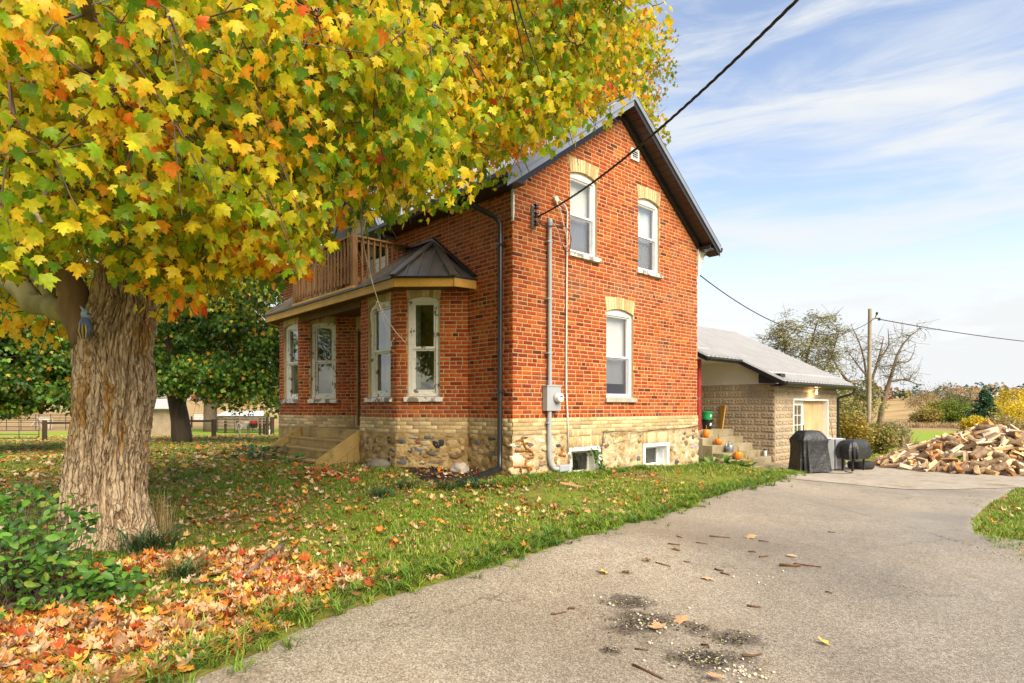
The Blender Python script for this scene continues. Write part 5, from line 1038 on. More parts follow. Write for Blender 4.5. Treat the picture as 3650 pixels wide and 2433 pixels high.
# ------------------------------------------------------------------ leaves, twigs, trees
S3 = 3650 / 2352.0
def V(x, y, d): return P(x * S3, y * S3, d)                          # places read off the smaller viewing copy of the photograph
def leaf_outline(R):
    pts = R + [(-x, y) for x, y in R[1:-1]][::-1]; return pts
R_hi = [(0, 0), (.17, -.09), (.42, -.07), (.35, .09), (.54, .22), (.72, .45), (.47, .45), (.43, .58), (.23, .50), (.25, .67), (.31, .81), (.15, .80), (0, 1.08)]
R_lo = [(0, 0), (.40, -.05), (.34, .12), (.70, .43), (.26, .5), (.29, .79), (0, 1.05)]
def maple_leaf(R, fold=.34, droop=.42, curl=0.0):
    o = leaf_outline(R); v = [(0, .33)] + o; out_ = []
    for x, y in v:
        z = -fold * abs(x) - droop * (max(0, y - .2)) ** 2 + curl * (x * x * 1.2 + (y - .4) ** 2); out_.append((x, y, z))
    n = len(o); return np.array(out_), np.array([(0, 1 + i, 1 + (i + 1) % n) for i in range(n)]), np.array([0] + [min(1, max(0, (math.hypot(x, y - .33) - .28) / .45)) for x, y in o])
LEAF_HI = maple_leaf(R_hi); LEAF_LO = maple_leaf(R_lo); LEAF_FLAT = maple_leaf(R_hi, .10, .05, .35); LEAF_FLAT_LO = maple_leaf(R_lo, .06, 0, .4)
OVAL = (lambda: (np.array([(0, .5, 0.0), (0, 0, 0), (.2, .2, .05), (.3, .48, .07), (.2, .8, .04), (0, 1.05, -.08), (-.2, .8, .04), (-.3, .48, .07), (-.2, .2, .05)]), np.array([(0, i, i % 8 + 1) for i in range(1, 9)]), np.zeros(9)))()
QUAD = (np.array([(-.5, 0, 0), (.5, 0, 0), (.35, 1, .1), (-.35, 1, .1)]), np.array([(0, 1, 2), (0, 2, 3)]), np.zeros(4))
TRI = (np.array([(-.5, 0, 0), (.5, 0.2, .1), (0, 1, 0)]), np.array([(0, 1, 2)]), np.zeros(3))
NARROW = (np.array([(0, 0, 0), (.11, .45, .03), (0, 1, -.1), (-.11, .45, .03)]), np.array([(0, 1, 2), (0, 2, 3)]), np.zeros(4))
def hang_frames(n, droop=1.15, rng=RNG):
    th = rng.uniform(0, 2 * math.pi, n); h = np.stack([np.cos(th), np.sin(th), np.zeros(n)], 1)
    tip = unit(h * rng.uniform(.25, 1.0, n)[:, None] + np.array([0, 0, -1.0]) * (droop * rng.uniform(.5, 1.4, n))[:, None])
    r2 = unit(rng.normal(size=(n, 3)) * .75 + np.array([0, 0, .8]) + h * .5); nr = unit(r2 - tip * (r2 * tip).sum(1)[:, None]); xa = np.cross(tip, nr)
    return rot_mats(xa, tip, nr)
def flat_frames(n, tilt=.35, rng=RNG):
    nr = unit(rng.normal(size=(n, 3)) * tilt + np.array([0, 0, 1.0])); flip = np.where(rng.random(n) < .4, -1, 1)[:, None]; nr = nr * flip
    th = rng.uniform(0, 2 * math.pi, n); h = np.stack([np.cos(th), np.sin(th), np.zeros(n)], 1); tip = unit(h - nr * (h * nr).sum(1)[:, None]); return rot_mats(np.cross(tip, nr), tip, nr)
def leaf_mesh(name, tmpl, M, T, S, col, tipcol, mat_, extra=None):
    v, f = scatter(tmpl[0], tmpl[1], M, T, S); w_ = tmpl[2][None, :, None]
    c = col[:, None] * (1 - w_) + tipcol[:, None] * w_; return np_mesh(name, v, f, mat_, c.reshape(-1, 3))
def pick(pal, n, rng=RNG, vary=.18):
    cols = np.array([c for c, _ in pal]); p = np.array([w_ for _, w_ in pal], float); p /= p.sum(); i = rng.choice(len(pal), n, p=p); return cols[i] * rng.uniform(1 - vary, 1 + vary, (n, 1)), i
M_leaf = leafmat('maple leaf', .62, .42, .3, 1.12); M_leafd = leafmat('dark maple leaf', .30, .45, .3); M_litter = leafmat('fallen leaf', .12, .6, .25); M_grass = leafmat('grass blade', .3, .5, .25)
def bark_mat():
    m_, t, b, o = newmat('maple bark'); a = nd(t, 'ShaderNodeVertexColor', _layer_name='tone'); v0 = coords(t)
    wv_ = nd(t, 'ShaderNodeTexNoise', Scale=6.0, Detail=3.0); t.links.new(v0, wv_.inputs['Vector'])
    ad = nd(t, 'ShaderNodeVectorMath', _operation='MULTIPLY_ADD'); t.links.new(wv_.outputs['Color'], ad.inputs[0]); ad.inputs[1].default_value = (.09, .09, .12); t.links.new(v0, ad.inputs[2])
    mp2 = nd(t, 'ShaderNodeMapping'); mp2.inputs['Scale'].default_value = (24, 24, 1.7); t.links.new(ad.outputs[0], mp2.inputs[0])
    vo = nd(t, 'ShaderNodeTexVoronoi', _feature='DISTANCE_TO_EDGE', Scale=1.0); t.links.new(mp2.outputs[0], vo.inputs['Vector'])
    fis = ramp(t, vo.outputs['Distance'], [(0.0, (0, 0, 0)), (0.10, (1, 1, 1))])
    fine = noise_n(t, coords(t, (60, 60, 16)), 1.0, 5, .65); g = ramp(t, fine, [(.3, (.62, .6, .58)), (.7, (1.3, 1.28, 1.25))])
    col = mixrgb(t, 1.0, a.outputs[0], g, 'MULTIPLY'); fis = mixrgb(t, .45, fis, (1., 1., 1.)); col = mixrgb(t, fis, (.14, .09, .05), col)
    t.links.new(col, b.inputs['Base Color']); b.inputs['Roughness'].default_value = .92; b.inputs['Specular IOR Level'].default_value = .12
    h = nd(t, 'ShaderNodeMath', _operation='MULTIPLY_ADD'); t.links.new(fine, h.inputs[0]); h.inputs[1].default_value = .35; t.links.new(fis, h.inputs[2]); bump(t, b, h.outputs[0], 1.0, .022); return m_
M_bark = bark_mat(); M_twig = basic('twig bark', (.13, .09, .06), (.08, .055, .035), 12, .9, .4); M_moss = basic('mossy limb bark', (.34, .29, .12), (.19, .165, .06), 7, .95, .8, .015, 26, stretch=(1, 1, .6))
M_brownlimb = basic('brown limb bark', (.26, .155, .075), (.13, .075, .035), 10, .95, .9, .02, 24, stretch=(1, 1, .2)); M_barkplain = basic('grey brown bark', (.24, .18, .125), (.11, .078, .05), 16, .95, .9, .02, 22, stretch=(1, 1, .18)); M_barkdark = basic('dark bark', (.10, .07, .05), (.055, .04, .028), 9, .95, .9, .02, 22, stretch=(1, 1, .2))
def smooth_path(pts, n):
    pts = np.array(pts, float); L_ = np.r_[0, np.cumsum(np.linalg.norm(np.diff(pts, axis=0), axis=1))]; x = np.linspace(0, L_[-1], n); out_ = np.stack([np.interp(x, L_, pts[:, k]) for k in range(3)], 1)
    for _ in range(max(1, n // 6)): out_[1:-1] = (out_[:-2] + 2 * out_[1:-1] + out_[2:]) / 4
    return out_
def limb(parent, pts, r0, r1, mat_, n=14, sides=10, wob=.03, name='limb'):
    p = smooth_path(pts, n); p[1:-1] += RNG.normal(size=(n - 2, 3)) * wob; m_ = MB(); m_.tube(p, list(r0 + (r1 - r0) * np.linspace(0, 1, n) ** .8), sides); m_.build(name, mat_, parent, smooth=True, fix=False); return p
def twig_mesh(lines, name, parent, mat_, sides=5):
    m_ = MB()
    for pts, r0, r1 in lines: m_.tube(pts, list(np.linspace(r0, r1, len(pts))), sides, caps=False)
    o = m_.build(name, mat_, parent, smooth=True, fix=False); tag(o, kind='stuff'); return o

# ------------------------------------------------------------------ the big maple in front
tb = P(378, 1900, 6.0); MAPLE = thing('maple_tree', 'huge furrowed maple with yellow green leaves beside the drive', 'tree', (tb[0], tb[1], -.25))
prof = [(2010, 385, 300), (1945, 383, 235), (1890, 378, 195), (1830, 372, 174), (1750, 367, 160), (1600, 378, 154), (1500, 390, 150), (1374, 400, 162), (1259, 390, 150), (1173, 405, 146), (1087, 430, 133), (972, 430, 112), (880, 470, 95), (760, 520, 80)]
ys = np.array([p[0] for p in prof])[::-1]; cs2 = np.array([p[1] for p in prof])[::-1]; hs2 = np.array([p[2] for p in prof])[::-1]
NT, NZ = 330, 430; tv = np.zeros((NZ, NT, 3)); tcol = np.zeros((NZ, NT, 3)); D0 = 6.05
for i in range(NZ):
    y = 2010 + (760 - 2010) * i / (NZ - 1); c = np.interp(y, ys, cs2) + 20; hw_ = np.interp(y, ys, hs2) * D0 / FPX; cen = P(c, y, D0); z = cen[2]; fl_ = max(0, .25 - (z + .3)) * .5
    for j in range(NT):
        a = 2 * math.pi * j / NT; ca, sa_ = math.cos(a), math.sin(a); lob = 1 + (.05 + fl_ * .9) * math.cos(3 * a + 1.3) + .03 * math.cos(5 * a + z) + .05 * noise.noise(Vector((ca * 1.5, sa_ * 1.5, z * 1.2)))
        wv = .5 * noise.noise(Vector((ca * 2, sa_ * 2, z * 1.6))) ; b = a + wv * .5
        q1 = noise.noise(Vector((math.cos(b) * 8.5, math.sin(b) * 8.5, z * 2.0 + 7))); q2 = noise.noise(Vector((math.cos(b) * 17, math.sin(b) * 17, z * 5.0))); q3 = noise.noise(Vector((math.cos(b) * 34, math.sin(b) * 34, z * 16)))
        rid = min(1.0, abs(q1) * 4.2) * .48 + min(1.0, abs(q2) * 3.6) * .40 + q3 * .28
        rad = hw_ * lob * .76 + (rid - .45) * .045
        tv[i, j] = cen + RGT * ca * rad + FWD * sa_ * rad
        t = min(1, max(0, rid * 1.1 + .12)); t = t * t * (3 - 2 * t)
        lo_c, hi_c = np.array([.22, .135, .07]), np.array([.60, .45, .29])
        col = lo_c + (hi_c - lo_c) * t
        # bark colour itself changes: browner towards the top, orange lichen in patches
        li = noise.noise(Vector((ca * 2.2 + 3, sa_ * 2.2, z * 1.3))) + .5 * noise.noise(Vector((ca * 9, sa_ * 9, z * 9))); hi_zone = math.exp(-((z - 1.15) / .75) ** 2)
        if li * (.4 + hi_zone) > .22: k = min(.8, (li * (.4 + hi_zone) - .22) * 3.2); col = col * (1 - k) + np.array([.40, .20, .035]) * k
        g2 = min(1, max(0, (z - 1.5) / .7)); col = col * (1 - g2 * .55) + np.array([.26, .17, .08]) * (.4 + .7 * t) * g2 * .55
        tcol[i, j] = col
ii, jj = np.meshgrid(np.arange(NZ - 1), np.arange(NT), indexing='ij'); j2 = (jj + 1) % NT
tfc = np.stack([ii * NT + jj, ii * NT + j2, (ii + 1) * NT + j2, (ii + 1) * NT + jj], 2).reshape(-1, 4)
put('trunk', np_mesh('trunk', tv.reshape(-1, 3), tfc, M_bark, tcol.reshape(-1, 3), smooth=True), MAPLE)
LIMBS = []
for pts, r0, r1, mt in [
    ([V(318, 560, 6.05), V(350, 460, 6.1), V(430, 300, 6.4), V(505, 150, 6.7), V(545, -200, 7.0)], .25, .10, M_barkplain), ([V(208, 790, 5.92), V(165, 700, 5.9), V(150, 620, 5.85), V(120, 560, 5.8), V(90, 420, 5.5), V(60, 200, 5.1)], .16, .06, M_brownlimb),
    ([V(170, 725, 5.95), V(110, 722, 6.0), V(60, 690, 6.1), V(0, 630, 6.3), V(-160, 540, 6.8)], .115, .08, M_moss), ([V(130, 712, 6.0), V(95, 660, 6.15), V(55, 600, 6.3), V(40, 520, 6.4)], .055, .03, M_moss),
    ([V(430, 300, 6.4), V(700, 250, 6.8), V(1000, 180, 7.1), V(1350, 90, 7.2)], .11, .02, M_barkplain), ([V(350, 460, 6.1), V(600, 440, 5.8), V(800, 380, 6.2), V(1000, 330, 7.0)], .08, .02, M_barkplain),
    ([V(350, 460, 6.1), V(300, 250, 4.8), V(200, 50, 3.6), V(150, -150, 3.0)], .10, .03, M_barkplain), ([V(330, 105, 4.2), V(230, 135, 3.9), V(120, 158, 3.7), V(20, 190, 3.6)], .028, .012, M_barkplain),
    ([V(430, 300, 6.4), V(680, 100, 5.2), V(900, 0, 4.6), V(1150, -120, 4.4)], .09, .02, M_barkplain), ([V(430, 300, 6.4), V(560, 200, 8.0), V(760, 120, 9.2)], .10, .03, M_barkplain),
    ([V(90, 420, 5.5), V(60, 380, 4.4), V(80, 440, 3.6), V(95, 510, 3.3)], .035, .01, M_barkplain), ([V(505, 150, 6.7), V(800, 20, 7.0), V(1200, -150, 7.2)], .09, .02, M_barkplain)]:
    LIMBS.append(limb(MAPLE, pts, r0, r1, mt))
nodes = np.vstack(LIMBS); nodes = nodes[nodes[:, 2] > 2.75]
CAN = np.array([(-500, -600), (1600, -600), (1490, 0), (1512, 80), (1455, 130), (1420, 210), (1290, 285), (1170, 335), (1080, 370), (1020, 410), (935, 455), (870, 495), (760, 520), (690, 545), (610, 600), (500, 600), (440, 660), (380, 660), (330, 600), (200, 590), (140, 690), (0, 700), (-500, 740)], float)
def dens_range(x): return (3.3, 7.8) if x < 600 else ((4.0, 8.2) if x < 1000 else (5.6, 8.4))
cl = []
while len(cl) < 760:
    x, y = RNG.uniform(-500, 1600), RNG.uniform(-600, 760)
    outside = x < -60 or y < -60
    if outside and RNG.random() < .72: continue
    d0, d1 = dens_range(x); d = (d0 ** 3 + (d1 ** 3 - d0 ** 3) * RNG.random()) ** (1 / 3) if x < 700 else RNG.uniform(d0, d1)
    rc = RNG.uniform(.30, .48); marg = rc * 1376 / d * .55
    if not in_poly(np.array([x]), np.array([y + marg * .8]), CAN)[0] or not in_poly(np.array([x + marg * .9]), np.array([y]), CAN)[0]: continue
    if 90 < x < 350 and y > 545 and d < 6.2: continue
    if x < 130 and y > 590 and d < 6.4: continue                  # keep the trunk in view
    c = V(x, y, d)
    if c[0] > -1.9 and c[1] > -.5 and x < 1100: continue
    if c[2] < 1.5 or np.hypot(*(c[:2] - CAM[:2])) < 2.5: continue
    cl.append((*c, rc, x, y, d))
# outer sprays that ring the crown's edge
for x, y, d in [(1500, 40, 7.6), (1480, 110, 7.8), (1440, 190, 8.0), (1380, 250, 8.0), (1290, 290, 7.8), (1180, 340, 7.4), (1060, 425, 6.8), (1010, 440, 6.6), (930, 465, 6.2), (860, 490, 6.0), (760, 525, 5.8), (690, 545, 5.6), (620, 600, 5.2), (560, 600, 5.0), (480, 610, 4.8), (400, 670, 4.6), (430, 620, 4.7), (340, 620, 4.9), (80, 690, 7.4), (20, 700, 7.6), (260, 530, 5.2), (30, 640, 7.2), (110, 640, 7.5), (190, 530, 5.0), (520, 520, 4.6), (640, 540, 5.0), (1130, 390, 7.2), (300, 600, 5.2), (580, 560, 4.6)]:
    cl.append((*V(x, y, d), .26, x, y, d))
NFIX = len(cl)
for x, y, d in [(470, 500, 4.6), (540, 520, 4.5), (430, 480, 4.7), (560, 555, 4.6), (640, 600, 4.9), (600, 570, 4.7), (415, 680, 4.6), (390, 640, 4.7), (640, 40, 4.2), (590, 30, 4.3), (700, 70, 4.4), (830, 60, 4.6), (870, 110, 4.8), (930, 190, 5.2), (900, 160, 5.0), (1130, 300, 6.6), (1250, 250, 7.0), (1330, 230, 7.2), (1400, 190, 7.6), (900, 380, 5.4), (820, 330, 5.2), (870, 420, 5.5), (20, 40, 3.0), (300, 390, 3.8), (1460, 60, 7.4), (1200, 310, 7.0), (720, 480, 4.9), (340, 330, 3.9), (280, 260, 3.7), (960, 280, 5.6)]:
    cl.append((*V(x, y, d), .22, x, y, d))
NYEL = len(cl)
for x, y, d in [(30, 600, 6.8), (100, 590, 6.9), (60, 660, 7.0), (-10, 560, 6.5), (130, 645, 7.1), (10, 735, 6.6), (65, 745, 6.5), (120, 740, 6.5), (30, 500, 6.3), (90, 530, 6.6), (-40, 660, 6.9), (200, 610, 7.0), (20, 380, 4.6), (70, 300, 4.4), (10, 480, 5.0)]:
    cl.append((*V(x, y, d), .30, x, y, d))
cl = np.array(cl)
PAL = [((.22, .36, .015), 2.2), ((.38, .46, .018), 3.2), ((.62, .56, .022), 2.6), ((.13, .27, .018), 2.6), ((.84, .62, .028), 1.8), ((.85, .36, .02), .45), ((.60, .10, .015), .12)]
PT, PS, PC, PTIP, PK = [], [], [], [], []; twl = []
for k, (cx, cy, cz, rc, x, y, d) in enumerate(cl):
    n = int(RNG.uniform(72, 104) * (rc / .4) ** 2); c = np.array([cx, cy, cz])
    near = nodes[np.argmin(((nodes - c) ** 2).sum(1) + 6 * np.maximum(0, cz + .3 - nodes[:, 2]))]
    mid = (near + c) / 2 + np.array([0, 0, .12 * np.linalg.norm(c - near)]) + RNG.normal(size=3) * .08
    twl.append((smooth_path([near, mid, c + np.array([0, 0, .15])], 7), .010, .005))
    for _ in range(4): e = c + RNG.normal(size=3) * rc * .75; twl.append((smooth_path([c + np.array([0, 0, .15]), (c + e) / 2 + np.array([0, 0, .06]), e], 5), .006, .0025))
    p = RNG.normal(size=(n, 3)); p = unit(p) * (RNG.random((n, 1)) ** .45) * rc * np.array([1.25, 1.25, .85]) + c
    # boughs differ: some still green, some turned; the sunny right hand fringe and low tips turn first
    turn = np.clip(.52 + .33 * noise.noise(Vector((cx * .55, cy * .55, cz * .7 + 4))) * 2 + (.18 if x > 1150 else 0) - (.18 if 250 < x < 900 and y > 150 else 0) + RNG.normal() * .16, 0, 1)
    wts = np.array([1.6, 2.2, 1.0 + 2.6 * turn, 3.4 * (1 - turn) ** 1.5 + .15, .15 + 3.2 * turn ** 1.6, .04 + .9 * turn ** 3, .02 + .12 * turn ** 3])
    wts = wts * RNG.dirichlet(np.full(7, .55)) + wts / wts.sum() * .06; col, idx = pick([(a, b) for (a, _), b in zip(PAL, wts)], n, RNG, .25); tip = col.copy(); burn = RNG.random(n) < (.12 + .4 * turn); tip[burn] = tip[burn] * .35 + np.array([.85, .34, .02]) * .65
    if k >= NYEL:
        col, idx = pick([((.86, .62, .03), 3), ((.80, .66, .04), 2), ((.60, .58, .03), 1), ((.86, .44, .03), .6)], n, RNG, .15); tip = col * np.array([1, .75, .9])
    elif k >= NFIX:
        col, idx = pick([((.88, .42, .02), 3), ((.86, .58, .03), 3), ((.80, .26, .02), 1.6), ((.55, .08, .015), .4)], n, RNG, .2); tip = col * np.array([.95, .55, .7])
    PT.append(p); PC.append(col); PTIP.append(tip); PS.append(RNG.uniform(.052, .096, n)); PK.append(np.full(n, 1 if (x < -60 or y < -60 or d > 4.9) else 0))
PT, PC, PTIP, PS, PK = np.vstack(PT), np.vstack(PC), np.vstack(PTIP), np.concatenate(PS), np.concatenate(PK)
PM = hang_frames(len(PT)); dd = (PT - CAM) @ FWD; px = PW / 2 + FPX * ((PT - CAM) @ RGT) / dd; py = HY - FPX * (PT[:, 2] - CAM[2]) / dd
okv = (px > 0) & (px < PW) & (py > 0) & (py < PH); order = np.argsort(np.where(okv, dd, 99) / PS); own_l = order[:300]; rest = np.ones(len(PT), bool); rest[own_l] = False
hi_m, lo_m = rest & (PK == 0), rest & (PK == 1)
for msk, tm, nm in ((hi_m, LEAF_HI, 'crown'), (lo_m, LEAF_LO, 'crown')):
    tag(put(nm, leaf_mesh(nm, tm, PM[msk], PT[msk], PS[msk], PC[msk], PTIP[msk], M_leaf), MAPLE), kind='stuff')
leafpool = []
for k in range(24):
    i = own_l[k * 12]; v, f, w_ = LEAF_HI; w_ = w_[:, None]; leafpool.append(np_mesh('leaf', v, f, M_leaf, PC[i][None] * (1 - w_) + PTIP[i][None] * w_))
for k, i in enumerate(own_l):
    o = put('leaf', leafpool[(k // 12) % 24], MAPLE); mm = Matrix(PM[i].tolist()).to_4x4() @ Matrix.Scale(float(PS[i]), 4); mm.translation = Vector(PT[i]); o.matrix_basis = mm
twig_mesh(twl, 'twigs', MAPLE, M_twig)
# bare hanging twigs in front of the bay
M_paletwig = basic('pale dead twig', (.34, .27, .21), (.22, .17, .13), 14, .9, .3)
for path, r in (([(840, 150), (850, 260), (832, 400), (828, 500), (836, 590), (860, 680), (905, 775), (935, 790)], .012), ([(835, 480), (828, 540), (848, 620), (870, 700), (895, 780)], .008), ([(790, 200), (800, 330), (808, 420), (812, 500), (822, 580), (838, 640)], .007), ([(700, 140), (680, 240), (655, 300)], .006), ([(846, 600), (838, 650), (830, 680)], .004), ([(868, 690), (850, 720), (858, 770)], .004), ([(812, 520), (800, 560), (806, 600)], .004), ([(860, 690), (888, 700)], .003), ([(905, 775), (895, 800), (912, 812)], .003)):
    d = 5.6; m_ = MB(); p = smooth_path([V(x, y, d) for x, y in path], 18); p[1:] += RNG.normal(size=(17, 3)) * .004; m_.tube(p, list(np.linspace(r, r * .25, 18)), 6); m_.build('dead_twig', M_paletwig, MAPLE, smooth=True, fix=False)

# ------------------------------------------------------------------ other trees
def crown_tree(name, label, base, trunk, blobs, ncl, per, rc, lsz, pal, tmpl, leafm, barkm, cat='tree', group=None, droop=.6, rng=None, flat=.8, branches=True, tr_n=12):
    rng = rng or np.random.default_rng(abs(hash((int(base[0] * 10), int(base[1] * 10)))) % 99999)
    t = thing(name, label, cat, base, group=group); nodes_ = []; r0 = trunk[0][1]
    for k, (pts, a, b) in enumerate(trunk):
        p = smooth_path(pts, tr_n); m_ = MB(); m_.tube(p, list(a + (b - a) * np.linspace(0, 1, tr_n)), 10); m_.build('trunk' if k == 0 else 'limb', barkm, t, smooth=True, fix=False); nodes_.append(p[tr_n // 3:])
    nd_ = np.vstack(nodes_); T, C, S = [], [], []; lines = []
    vol = np.array([b[3] * b[4] * b[5] for b in blobs]); vol = vol ** (2 / 3); vol /= vol.sum()
    for k in range(ncl):
        b = blobs[rng.choice(len(blobs), p=vol)]; u = unit(rng.normal(size=3)) * rng.random() ** .38; c = np.array(b[:3]) + u * np.array(b[3:6])
        if branches:
            nn = nd_[np.argmin(((nd_ - c) ** 2).sum(1))]; lines.append((smooth_path([nn, (nn + c) / 2 + rng.normal(size=3) * .12 * np.linalg.norm(c - nn), c], 6), r0 * .045 + .006, .005))
            for _ in range(2): e = c + rng.normal(size=3) * rc; lines.append(([c, (c + e) / 2 + rng.normal(size=3) * .1 * rc, e], .009, .004))
        n = max(1, int(per * rng.uniform(.6, 1.4))); p = unit(rng.normal(size=(n, 3))) * rng.random((n, 1)) ** .4 * rc * np.array([1.2, 1.2, flat]) + c
        col, _ = pick(pal, n, rng); sh = 1 + .22 * rng.normal(); T.append(p); C.append(col * np.clip(sh, .6, 1.5)); S.append(rng.uniform(.7, 1.3, n) * lsz)
    if per > 0:
        T, C, S = np.vstack(T), np.vstack(C), np.concatenate(S); cr = put('crown', leaf_mesh('crown', tmpl, hang_frames(len(T), droop, rng), T, S, C, C, leafm), t); tag(cr, kind='stuff')
    if lines: twig_mesh(lines, 'twigs', t, barkm, 4)
    return t
G_dark = [((.06, .14, .022), 3), ((.09, .19, .025), 3), ((.16, .27, .03), 2.2), ((.04, .09, .018), 1.2), ((.44, .38, .04), .7), ((.55, .28, .03), .4)]
G_turn = [((.05, .10, .015), 3), ((.10, .17, .02), 2), ((.35, .30, .03), .9), ((.55, .30, .02), .6), ((.50, .16, .02), .3)]
def gp(px_, py_, d): p = P(px_, py_, d); p[2] = gz(p[0], p[1]); return p
# dark maple in the yard behind the big trunk, its leaning double stem in view
b = gp(652, 1563, 30); tp = lambda x, y, d: P(x, y, d)
crown_tree('yard_maple', 'dark green maple with a leaning double trunk beside the paddock fence', b, [([b + np.array([0, 0, -.2]), tp(645, 1480, 30), tp(615, 1390, 30), tp(610, 1200, 30.3), tp(560, 1000, 30.5)], .46, .2), ([tp(640, 1470, 30), tp(655, 1380, 30), tp(700, 1250, 30), tp(760, 1120, 29)], .24, .1), ([tp(650, 1400, 30), tp(690, 1360, 29.5), tp(740, 1330, 29), tp(900, 1290, 28)], .12, .04)],
   [(*tp(700, 1150, 29), 3.2, 3.2, 2.6), (*tp(880, 1180, 28), 2.6, 2.6, 2.9), (*tp(560, 1250, 31), 2.2, 2.2, 2.0), (*tp(860, 1370, 28), 2.2, 2.2, 1.3), (*tp(820, 960, 29), 3.2, 3.2, 2.6), (*tp(600, 950, 30), 3.2, 3.2, 2.5), (*tp(980, 1300, 28), 1.6, 1.8, 2.2), (*tp(720, 1340, 28), 1.6, 1.6, .8), (*tp(620, 1350, 29), 1.4, 1.4, .6)], 400, 80, .66, .15, G_dark, LEAF_LO, M_leafd, M_barkdark)
b = gp(-90, 1540, 24)
crown_tree('shade_maple', 'dense dark maple hanging low over the paddock gate', b, [([b + np.array([0, 0, -.2]), tp(-80, 1300, 24), tp(-40, 1000, 24)], .4, .2)],
   [(*tp(40, 1250, 23), 2.4, 2.4, 2.3), (*tp(160, 1330, 23), 1.6, 1.8, 1.4), (*tp(-120, 1330, 23), 2.2, 2.2, 1.6), (*tp(130, 1150, 23.5), 2.0, 2.0, 1.8), (*tp(20, 1400, 22.5), 1.5, 1.6, .7), (*tp(60, 1000, 24), 2.6, 2.6, 2.0)], 300, 95, .55, .145, G_dark, LEAF_LO, M_leafd, M_barkdark)
b = gp(750, 1500, 55)
crown_tree('pale_trunk_tree', 'tall tree with a pale grey trunk standing inside the paddock', b, [([b + np.array([0, 0, -.2]), tp(750, 1440, 55), tp(745, 1380, 55), tp(700, 1150, 55)], .62, .3), ([tp(752, 1465, 55), tp(770, 1445, 55), tp(790, 1380, 55), tp(850, 1200, 55)], .35, .15)], [(*tp(760, 1150, 55), 6, 6, 5), (*tp(900, 1250, 54), 5, 5, 4), (*tp(950, 1400, 52), 3.5, 3.5, 1.6), (*tp(700, 1330, 54), 3, 3, 1.6)], 170, 60, 1.1, .30, G_turn, TRI, M_leafd, M_barkplain, tr_n=10)
b = gp(420, 1500, 62)
crown_tree('paddock_tree', 'far green and amber tree behind the plank shed', b, [([b, tp(430, 1300, 62), tp(450, 1000, 62)], .5, .2)], [(*tp(520, 1200, 62), 6, 6, 6), (*tp(350, 1050, 62), 7, 7, 6), (*tp(640, 1050, 62), 6, 6, 6), (*tp(150, 1000, 62), 8, 8, 7)], 160, 60, 1.4, .36, G_turn, TRI, M_leafd, M_barkdark, tr_n=10)
# golden maple behind the house, seen over the ridge
b = np.array([7.0, 15.0, -.6])
crown_tree('rear_maple', 'yellow orange maple rising behind the house ridge', b, [([b, b + np.array([0, 0, 5]), b + np.array([-.6, 0, 10])], .45, .2)], [(*P(2180, 420, 24), 2.4, 2.4, 3.6), (*P(2100, 600, 25), 3, 3, 3), (*P(1900, 300, 25), 4, 4, 4), (*P(2200, 250, 24.5), 2.0, 2.0, 2.4), (*P(1700, 500, 25), 3.5, 3.5, 4)], 300, 70, .62, .13, [((.62, .46, .03), 3), ((.40, .38, .03), 3), ((.70, .30, .02), 1), ((.18, .24, .02), 2)], LEAF_LO, M_leaf, M_barkdark)
b = gp(1180, 1500, 27)
crown_tree('far_yard_maple', 'yellow green maple beyond the porch end of the house', b, [([b, b + np.array([0, 0, 5]), b + np.array([-.4, 0, 9])], .42, .2)], [(*P(1080, 700, 24), 3, 3, 3), (*P(950, 950, 24), 2.6, 2.6, 2.6), (*P(800, 700, 25), 3.5, 3.5, 3.5), (*P(1250, 550, 25), 3, 3, 3)], 220, 80, .65, .14, [((.10, .18, .02), 3), ((.05, .11, .015), 3), ((.40, .36, .03), 1.5), ((.6, .35, .02), .5)], LEAF_LO, M_leafd, M_barkdark)
# behind the wing: willow, half bare tree, thickets
OLIVE = [((.26, .25, .07), 3), ((.34, .31, .09), 2), ((.17, .17, .05), 2), ((.46, .38, .11), 1)]
b = gp(2830, 1600, 25)
crown_tree('willow_tree', 'wispy olive willow rising behind the wing roof', b, [([b, tp(2850, 1400, 25), tp(2880, 1250, 25), tp(2920, 1130, 25)], .12, .02), ([tp(2850, 1400, 25), tp(2800, 1280, 25), tp(2790, 1180, 25)], .06, .015), ([tp(2850, 1420, 25), tp(2960, 1290, 25), tp(2990, 1180, 25)], .06, .015)],
   [(*tp(2870, 1230, 25), 1.1, 1.1, 1.0), (*tp(2790, 1215, 25), .9, .9, .7), (*tp(2900, 1310, 25), 1.2, 1.1, .7), (*tp(2965, 1200, 25), .6, .8, .9), (*tp(2915, 1135, 25), .6, .8, .30), (*tp(2755, 1200, 25), .7, .5, .35), (*tp(2800, 1150, 25), .25, .3, .5), (*tp(2990, 1290, 25), .5, .5, .6)], 260, 22, .30, .15, OLIVE, NARROW, M_leafd, M_barkplain, droop=.2)
